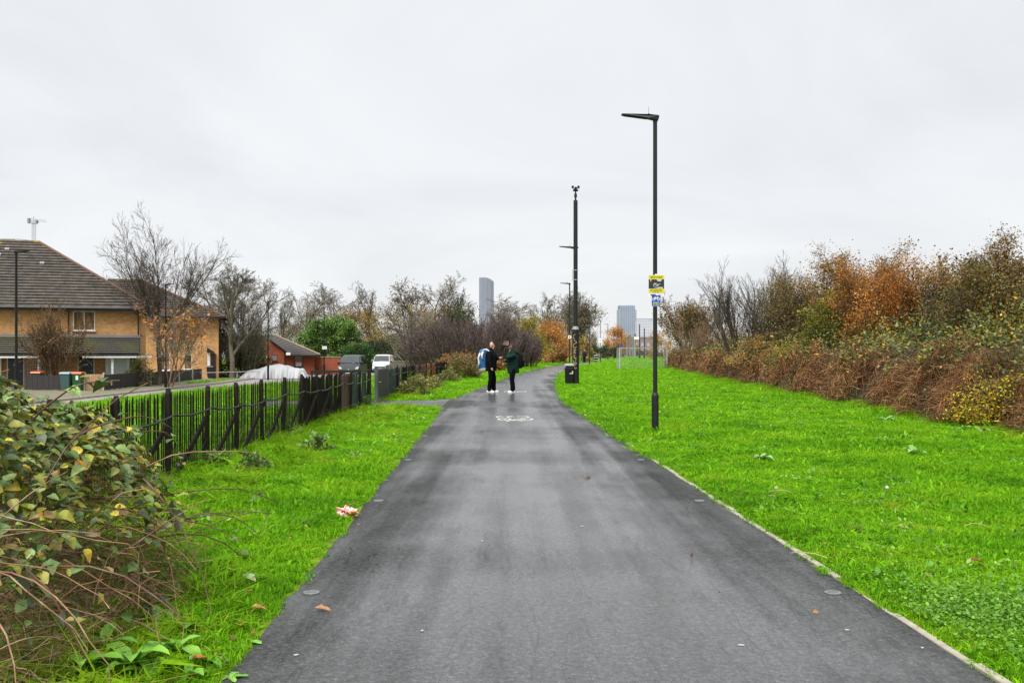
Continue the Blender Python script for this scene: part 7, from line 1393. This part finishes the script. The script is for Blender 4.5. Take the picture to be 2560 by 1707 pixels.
# a few canes reaching out over the grass and over the fence
for p0, d, ln, arch in [((-2.35, 6.6, 0.35), (0.8, 0.6, 0.1), 0.62, 0.5), ((-2.3, 6.3, 0.4), (0.8, 0.3, 0.1), 0.6, 0.9), ((-2.4, 7.0, 0.3), (0.6, 0.7, 0.3), 0.7, 0.7), ((-2.6, 6.6, 0.9), (0.35, 1, 0.3), 1.1, 0.7), ((-2.9, 6.8, 1.0), (0.1, 1, 0.25), 1.3, 0.8), ((-2.5, 5.2, 1.15), (0.6, -0.2, 0.6), 0.6, 0.9), ((-2.35, 5.4, 1.05), (0.7, 0.5, 0.5), 0.7, 1.2)]:
    pts = cane(p0, d, ln, arch, 9); MB().tube([p - off for p in pts], list(np.linspace(0.006, 0.0022, len(pts))), 5).build('cane', CANE, bush); nodes.append(pts[2:])
# leaves on the surface of the mound and along the canes
def rot_from(d, n):
    d = d / np.linalg.norm(d); s = np.cross(n, d); s /= np.linalg.norm(s) + 1e-9; n2 = np.cross(d, s); return Matrix(((d[0], s[0], n2[0]), (d[1], s[1], n2[1]), (d[2], s[2], n2[2])))
cand = []
for k in range(24000):
    x = BX + r.uniform(-1.4, 1.42); y = BY + r.uniform(-2.3, 2.3)
    if x < -0.53 * y - 0.25: continue
    h = float(mound(x, y))
    if h < 0.12: continue
    z = h * (1 - abs(r.normal(0, 0.16)))
    if z < 0.1: continue
    dens = 0.72 if z > 0.85 else (0.46 if z > 0.45 else 0.09)
    if y > 6.2: dens *= 0.45
    if x > -2.35: dens *= 0.6
    if r.uniform() > dens: continue
    g = np.array([mound(x - 0.05, y) - mound(x + 0.05, y), mound(x, y - 0.05) - mound(x, y + 0.05), 0.12]); g /= np.linalg.norm(g); cand.append((x, y, z, g))
for nd in nodes:
    for p in nd:
        if r.uniform() < (0.62 if p[0] < -2.15 else 0.15) and p[0] > -0.53 * p[1] - 0.25:
            for _ in range(r.integers(2, 4)): cand.append((p[0] + r.normal(0, 0.03), p[1] + r.normal(0, 0.03), max(p[2], 0.08) + r.normal(0, 0.02), np.array([r.normal(0.2, 0.4), r.normal(-0.3, 0.4), 0.8])))
cand = [c for c in cand if c[1] > 2.6]
vis = [(c[2] * 0.9 + (c[0] + 0.5 * c[1]) * 0.25 - 0.13 * c[1] + 0.25 * r.uniform(), i) for i, c in enumerate(cand)]; vis.sort(reverse=True); big = set(i for _, i in vis[:295])
VV, FF, CC, b = [], [], [], 0
cache = [leaf_shape(0.085, 0.06, r.uniform(0.1, 0.6), r.uniform(-0.15, 0.6), 900 + k, (0.33, 0.33, 0.33)) for k in range(10)]
for i, (x, y, z, g) in enumerate(cand):
    a = r.uniform(0, 2 * PI); n = g * 0.6 + np.array([0, 0, 0.75]) + r.normal(0, 0.38, 3); n /= np.linalg.norm(n)
    d = np.array([math.cos(a), math.sin(a), r.normal(-0.15, 0.3)]) + g * 0.5; d = d - n * d.dot(n); M_ = rot_from(d, n); s = r.uniform(0.5, 1.1)
    if i in big:
        o = bpy.data.objects.new('leaf', leaf_meshes[r.integers(0, 30)]); link(o, bush); o.matrix_local = Matrix.Translation((x - BX, y - BY, z)) @ M_.to_4x4() @ Matrix.Scale(s, 4)
    else:
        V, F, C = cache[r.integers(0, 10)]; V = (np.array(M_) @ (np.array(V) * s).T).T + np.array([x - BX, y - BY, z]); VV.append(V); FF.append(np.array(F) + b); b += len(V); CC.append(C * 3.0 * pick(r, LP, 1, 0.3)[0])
tag(np_obj('foliage', np.concatenate(VV), np.concatenate(FF), GLOSSLEAF, bush, np.clip(np.concatenate(CC), 0, 1), True), kind='stuff')
# tangle of thin stems through the bush and dead straw coloured twigs in front of it
n = 6500; x = BX + r.uniform(-1.3, 1.38, n); y = BY + r.uniform(-2.2, 2.25, n); h = mound(x, y); k = (h > 0.1) & (x > -0.55 * y - 0.4); x, y, h = x[k], y[k], h[k]; n = len(x)
z = h * r.uniform(0.02, 0.97, n); d = r.normal(size=(n, 3)) * np.array([1, 1, 0.6]); d /= np.linalg.norm(d, axis=1, keepdims=True); ln = r.uniform(0.15, 0.55, n); t = np.linspace(-0.5, 0.5, 5)[None, :, None]
pts = np.stack([x, y, z], 1)[:, None] + d[:, None] * ln[:, None, None] * t + r.normal(0, 0.012, (n, 5, 3)) - np.array([0, 0, 1]) * (t ** 2) * 0.25 * ln[:, None, None]; pts[..., 2] = np.maximum(pts[..., 2], 0.01)
V, F = ribbons(r, pts, r.uniform(0.002, 0.0055, n)); C = pick(r, [(4, (0.070, 0.036, 0.022)), (3, (0.17, 0.080, 0.042)), (3, (0.28, 0.155, 0.08)), (1, (0.12, 0.11, 0.04))], n, 0.3)
tag(np_obj('tangle', V - off, F, TWIG, bush, np.repeat(C, 4, 0)), kind='stuff')
twigs = thing('dead_stems', 'tangle of dead tan stems lying before the bramble, bottom left', 'stems', (-2.35, 4.6, 0)); o2_ = np.array([-2.35, 4.6, 0])
for k in range(66):
    p0 = (r.uniform(-2.95, -2.05), r.uniform(3.7, 6.0), r.uniform(0.05, 0.8)); a = r.uniform(-0.9, 1.1); pts = cane(p0, (math.cos(a), math.sin(a) * 0.7 - 0.2, r.normal(0.15, 0.45)), r.uniform(0.45, 1.15), r.uniform(0.4, 1.8), 8)
    pts[:, 0] = np.minimum(pts[:, 0], -1.62 - 0.02 * pts[:, 1] * 0 + r.normal(0, 0.1))
    MB().tube([p - o2_ for p in pts], list(np.linspace(r.uniform(0.003, 0.0062), 0.0018, len(pts))), 5).build('stem', DEAD if k % 4 else CANE, twigs)
n = 1800; x = r.uniform(-2.9, -1.95, n); y = r.uniform(3.6, 6.2, n); z = r.uniform(0.03, 0.6, n) * np.clip((-1.7 - x), 0.1, 1); d = r.normal(size=(n, 3)) * np.array([1, 1, 0.5]); d /= np.linalg.norm(d, axis=1, keepdims=True); ln = r.uniform(0.1, 0.45, n); t = np.linspace(-0.5, 0.5, 4)[None, :, None]
pts = np.stack([x, y, z], 1)[:, None] + d[:, None] * ln[:, None, None] * t + r.normal(0, 0.012, (n, 4, 3)); pts[..., 2] = np.maximum(pts[..., 2], 0.01)
V, F = ribbons(r, pts, r.uniform(0.0018, 0.004, n)); C = pick(r, [(3, (0.28, 0.17, 0.10)), (2, (0.38, 0.28, 0.18)), (2, (0.17, 0.09, 0.05))], n, 0.3); tag(np_obj('straw', V - o2_, F, TWIG, twigs, np.repeat(C, 3, 0)), kind='stuff')

# ------------------------------------------------------------------ broad leaved weeds
WG = [(3, (0.13, 0.32, 0.03)), (2, (0.18, 0.38, 0.05)), (1, (0.10, 0.25, 0.03))]
def weed(label, x, y, nl, L_, seed, pal=WG, name='dock_plant', lean=0.6, wid=0.32):
    rr = np.random.default_rng(seed); o = thing(name, label, 'weed', (x, y, float(ground_z(x, y))))
    for k in range(nl):
        a = 2 * PI * k / nl + rr.normal(0, 0.3); l = L_ * rr.uniform(0.45, 1.2); w = l * wid * rr.uniform(0.8, 1.2); el = rr.uniform(0.75, 1.35) * (1.45 - lean); V = []; F = []; n = 8; px_, pz = 0.0, 0.0; e = el
        for i in range(n + 1):
            t = i / n; ww = w / 2 * math.sin(PI * min(1, (t * 0.93 + 0.06))) ** 0.75 * (0.25 + 0.75 * min(1, t * 3.2)); ww = ww if i < n else 0.0015
            wave = 0.12 * ww * math.sin(t * 15 + k); V += [(px_, -ww, pz + ww * 0.35 + wave), (px_, 0, pz), (px_, ww, pz + ww * 0.35 - wave)]; px_ += l / n * math.cos(e); pz += l / n * math.sin(e); e -= (1.7 * lean + 0.5) / n
            pz = max(pz, 0.012)
        for i in range(n):
            q = i * 3; F += [(q, q + 3, q + 4, q + 1), (q + 1, q + 4, q + 5, q + 2)]
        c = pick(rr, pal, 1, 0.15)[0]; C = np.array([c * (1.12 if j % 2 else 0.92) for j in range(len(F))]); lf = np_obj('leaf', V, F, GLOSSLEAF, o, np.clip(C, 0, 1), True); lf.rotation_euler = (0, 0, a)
    return o
for i, (sx, sy, nl, L_, lab) in enumerate([(330, 1690, 9, 0.30, 'broad leaved dock with wavy leaves at the bottom left'), (440, 1640, 8, 0.26, 'broad leaved dock above the bottom left one'), (200, 1700, 8, 0.27, 'broad leaved dock lowest and furthest left'), (400, 1560, 7, 0.24, 'upright dock with pale undersides under the dead stems'), (560, 1560, 5, 0.15, 'small bright dock in the grass near the path edge'), (575, 1700, 7, 0.13, 'flat dandelion rosette at the path edge, bottom left'), (620, 1610, 7, 0.12, 'second flat rosette at the path edge'), (520, 1660, 6, 0.17, 'small dock between the rosettes and the big docks'), (255, 1640, 8, 0.26, 'broad dock half hidden behind the dead stems'), (380, 1705, 8, 0.25, 'broad dock at the very bottom, middle of the group'), (470, 1700, 7, 0.22, 'broad dock at the very bottom, right of the group'), (120, 1690, 8, 0.25, 'broad dock in the bottom left corner'), (490, 1590, 6, 0.20, 'narrow dock between the dead stems and the path')]):
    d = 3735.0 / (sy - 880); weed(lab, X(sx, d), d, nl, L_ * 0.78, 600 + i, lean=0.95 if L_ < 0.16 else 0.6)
for i, (sx, sy, lab) in enumerate([(2162, 1023, 'pale leaved weed at the foot of the bank, leftmost'), (2216, 1058, 'pale leaved weed in the grass below the bank, middle'), (2400, 1080, 'pale leaved weed below the yellow bramble'), (2450, 1085, 'pale leaved weed right of the one below the yellow bramble'), (2290, 1142, 'dark leafy weed in the right grass'), (1900, 1158, 'pale weed tuft in the grass, mid right')]):
    d = 3735.0 / (sy - 880); weed(lab, X(sx, d), d, 9, 0.26, 640 + i, [(2, (0.22, 0.36, 0.10)), (1, (0.14, 0.28, 0.05))], 'leafy_weed')
for i, (sx, sy, lab) in enumerate([(545, 1170, 'pale nettle clump at the fence foot, nearest the camera'), (790, 1135, 'nettle clump half way along the picket fence'), (920, 1018, 'broad weed at the end of the picket fence'), (715, 1090, 'leafy weed climbing the picket fence'), (640, 1185, 'low leafy weed on the left verge')]):
    d = 3735.0 / (sy - 880); leaf_bush('nettle_clump', lab, 'weed', (max(X(sx, d), -3.95), d, 0.0), 0.22, 0.25, 0.30, 12, 190, 0.06, [(2, (0.14, 0.25, 0.06)), (2, (0.10, 0.19, 0.04)), (1, (0.22, 0.25, 0.08))], 660 + i)
for i, (sx, sy, h, lab) in enumerate([(1000, 985, 0.75, 'olive weeds before the green boards past the gate'), (1040, 975, 0.55, 'brown green weeds along the boarded fence'), (1085, 965, 0.7, 'tall straw coloured weeds before the red boards')]):
    d = 4.0 * FOC / (1280 - sx) * 0.97; leaf_bush('fence_weeds', lab, 'weed', (-3.35 + 0.1 * i, d, 0), 0.45, 1.6, h, 30, 1100, 0.085, [(2, (0.16, 0.17, 0.03)), (2, (0.22, 0.17, 0.05)), (1, (0.10, 0.17, 0.03))], 680 + i)
# clover patch in the right corner: countless
n = 4200; x = r.normal(2.62, 0.34, n); y = r.normal(5.55, 0.42, n); k = x > path_r(y) + 0.1; x, y = x[k], y[k]; n = len(x); P = np.stack([x, y, ground_z(x, y) + r.uniform(0.03, 0.085, n)], 1)
V, F = leaf_quads(r, P, r.uniform(0.014, 0.026, n), 1.2, aspect=1.0); tag(np_obj('clover_patch', V, F, LEAF, None, pick(r, [(3, (0.12, 0.27, 0.02)), (2, (0.16, 0.34, 0.03)), (1, (0.08, 0.20, 0.015))], n, 0.2)), 'dark green clover patch in the right foreground', 'clover', kind='stuff')

# ------------------------------------------------------------------ fallen leaves, litter, small things on the ground
def fallen(label, sx, sy, L_, col, rz, z=0.012):
    d = 3735.0 / (sy - 880); x = X(sx, d); zz = z if path_l(d) < x < path_r(d) else float(ground_z(x, d)) + 0.055
    V, F, C = leaf_shape(L_, L_ * 0.55, 0.35, 0.15, int(sx), col); V = [(a - L_ / 2, b_, c_ + 0.012) for a, b_, c_ in V]
    o = np_obj('fallen_leaf', V, F, LEAF, None, C, True, (x, d, zz)); o.rotation_euler = (0.1, 0.1, rz); tag(o, label, 'leaf', 'fallen leaves')
fallen('brown fallen leaf on the path near the left stud', 808, 1530, 0.10, (0.42, 0.22, 0.11), 0.1); fallen('small orange fallen leaf in the middle of the path', 1468, 1196, 0.12, (0.32, 0.12, 0.05), 0.6); fallen('orange fallen leaf at the left path edge', 648, 1546, 0.09, (0.45, 0.19, 0.07), 0.4); fallen('orange leaf at the grass edge below the other one', 598, 1592, 0.09, (0.45, 0.20, 0.07), 2.0); fallen('bright orange leaf in the grass, bottom left', 503, 1678, 0.11, (0.50, 0.15, 0.02), 1.0); fallen('dark brown leaf in the right grass', 2444, 1430, 0.11, (0.20, 0.05, 0.02), 0.3); fallen('pale green leaf lying on the left grass', 622, 1475, 0.13, (0.30, 0.42, 0.20), -0.6); fallen('yellow green leaf standing in the left grass', 580, 1460, 0.10, (0.36, 0.38, 0.03), 1.5); fallen('dark leaf in the grass above the orange ones', 622, 1510, 0.08, (0.22, 0.08, 0.03), 0.9)
for i, (sx, sy, L_, lab) in enumerate([(1853, 1617, 0.035, 'white paper scrap on the path, front right'), (740, 1642, 0.03, 'white scrap on the path, front left'), (1055, 1581, 0.02, 'tiny white scrap in the middle of the path'), (2118, 1579, 0.025, 'pale scrap near the right stud'), (855, 1336, 0.04, 'small white scrap below the crumpled wrapper'), (1206, 1355, 0.03, 'pale chip on the path, middle left'), (1455, 1318, 0.03, 'pale chip on the path, middle right'), (2306, 1624, 0.016, 'tiny white scrap by the edging')]):
    d = 3735.0 / (sy - 880); o = MB().prism([(-L_ / 2, -0.005), (0, -0.008), (L_ / 2, -0.003), (L_ * 0.4, 0.005), (-L_ * 0.3, 0.006)], 'z', 0.0, 0.004).build('paper_scrap', mat('dirty_paper', (0.40, 0.40, 0.38), 0.8, 0.2, 40), None, loc=(X(sx, d), d, 0.010)); o.rotation_euler = (0, 0, i * 1.1 - 0.5); tag(o, lab, 'litter')
# crumpled wrapper
d = 3735.0 / (1296 - 880); wr = thing('crumpled_wrapper', 'crumpled red, yellow and white wrapper at the left path edge', 'litter', (X(868, d), d, 0.02)); bm = bmesh.new(); bmesh.ops.create_icosphere(bm, subdivisions=3, radius=0.08)
for v in bm.verts:
    f = 0.75 + 0.55 * (math.sin(v.co.x * 60 + v.co.z * 31) * math.sin(v.co.y * 53 + v.co.x * 17)); v.co = Vector((v.co.x * f * 1.45, v.co.y * f * 0.9, max(v.co.z * f * 0.75 + 0.035, -0.01)))
me = bpy.data.meshes.new('wrapper'); bm.to_mesh(me); bm.free()
m_, nt_, out = nodes_of('wrapper_print'); b_ = nt_.nodes.new('ShaderNodeBsdfPrincipled'); b_.inputs['Roughness'].default_value = 0.35; nn = noise_node(nt_, 14, 2, 0.5, 'Object'); rp_ = ramp(nt_, nn.outputs['Fac'], [(0.0, (0.55, 0.03, 0.04)), (0.42, (0.62, 0.55, 0.50)), (0.50, (0.62, 0.22, 0.18)), (0.60, (0.62, 0.40, 0.05))]); rp_.color_ramp.interpolation = 'CONSTANT'; nt_.links.new(rp_.outputs[0], b_.inputs['Base Color']); nt_.links.new(b_.outputs[0], out.inputs['Surface']); me.materials.append(m_)
link(bpy.data.objects.new('film', me), wr)
# dandelion clock and dry grass stalks in the right grass
d = 3735.0 / (1262 - 880); dn = thing('dandelion_clock', 'white dandelion clock on a thin stalk in the right grass', 'flower', (X(2198, d), d, 0.03)); MB().tube([(0, 0, -0.03), (0.03, 0, 0.06), (0.075, 0.0, 0.13)], 0.0025, 5).build('stalk', mat('stalk', (0.30, 0.34, 0.12), 0.8, 0.1, 5), dn); bm = bmesh.new(); bmesh.ops.create_icosphere(bm, subdivisions=2, radius=0.018)
me = bpy.data.meshes.new('head'); bm.to_mesh(me); bm.free(); me.materials.append(mat('seed_fluff', (0.5, 0.5, 0.46), 0.9, 0.2, 60)); hd_ = bpy.data.objects.new('seed_head', me); link(hd_, dn); hd_.location = (0.078, 0, 0.14)
for i, (sx, sy, L_, rz, lab) in enumerate([(2442, 1332, 0.19, -0.15, 'bent dry stalk lying in the right grass'), (1950, 1248, 0.25, 0.05, 'pale dry stalk lying in the grass above the edging'), (2240, 1295, 0.12, 1.2, 'short upright dry stalk in the right grass'), (2020, 1405, 0.28, 2.5, 'dry stalk lying along the path edging')]):
    d = 3735.0 / (sy - 880); o = MB().tube([(-L_ / 2, 0, 0.01), (-L_ * 0.2, 0.01, 0.03), (L_ * 0.2, 0, 0.028), (L_ / 2, -0.02, 0.006)], [0.003, 0.003, 0.003, 0.002], 5).build('dry_stalk', mat('dry_stalk', (0.42, 0.36, 0.16), 0.8, 0.1, 5), None, loc=(X(sx, d), d, float(ground_z(X(sx, d), d)) + 0.04)); o.rotation_euler = (0, 0, rz); tag(o, lab, 'stalk')
# two white things in the hedge and a white stick
for i, (sx, sy, d, L_, lab) in enumerate([(2074, 1003, 31.2, 0.12, 'white scrap caught low in the bramble bank, left'), (2264, 990, 25.2, 0.09, 'white scrap caught in the bramble bank, right'), (2056, 970, 31.5, 0.08, 'pale scrap hanging in the bramble bank, upper left')]):
    x = X(sx, d); z = Z(sy, d); o = MB().prism([(-L_ * 0.35, -L_ / 2), (L_ * 0.3, -L_ * 0.4), (L_ * 0.4, L_ * 0.4), (-L_ * 0.1, L_ / 2)], 'y', -0.01, 0.01).build('white_scrap', WHITE, None, loc=(x - 0.05, d, z)); o.rotation_euler = (0.3, 0.2, 0.3); tag(o, lab, 'litter')
o = MB().bar((-0.12, 0, 0.09), (0.12, 0, -0.06), 0.02, 0.02).build('white_stick', WHITE, None, loc=(X(2522, 21), 21, Z(933, 21))); tag(o, 'white stick poking out of the bramble bank at right', 'stick')
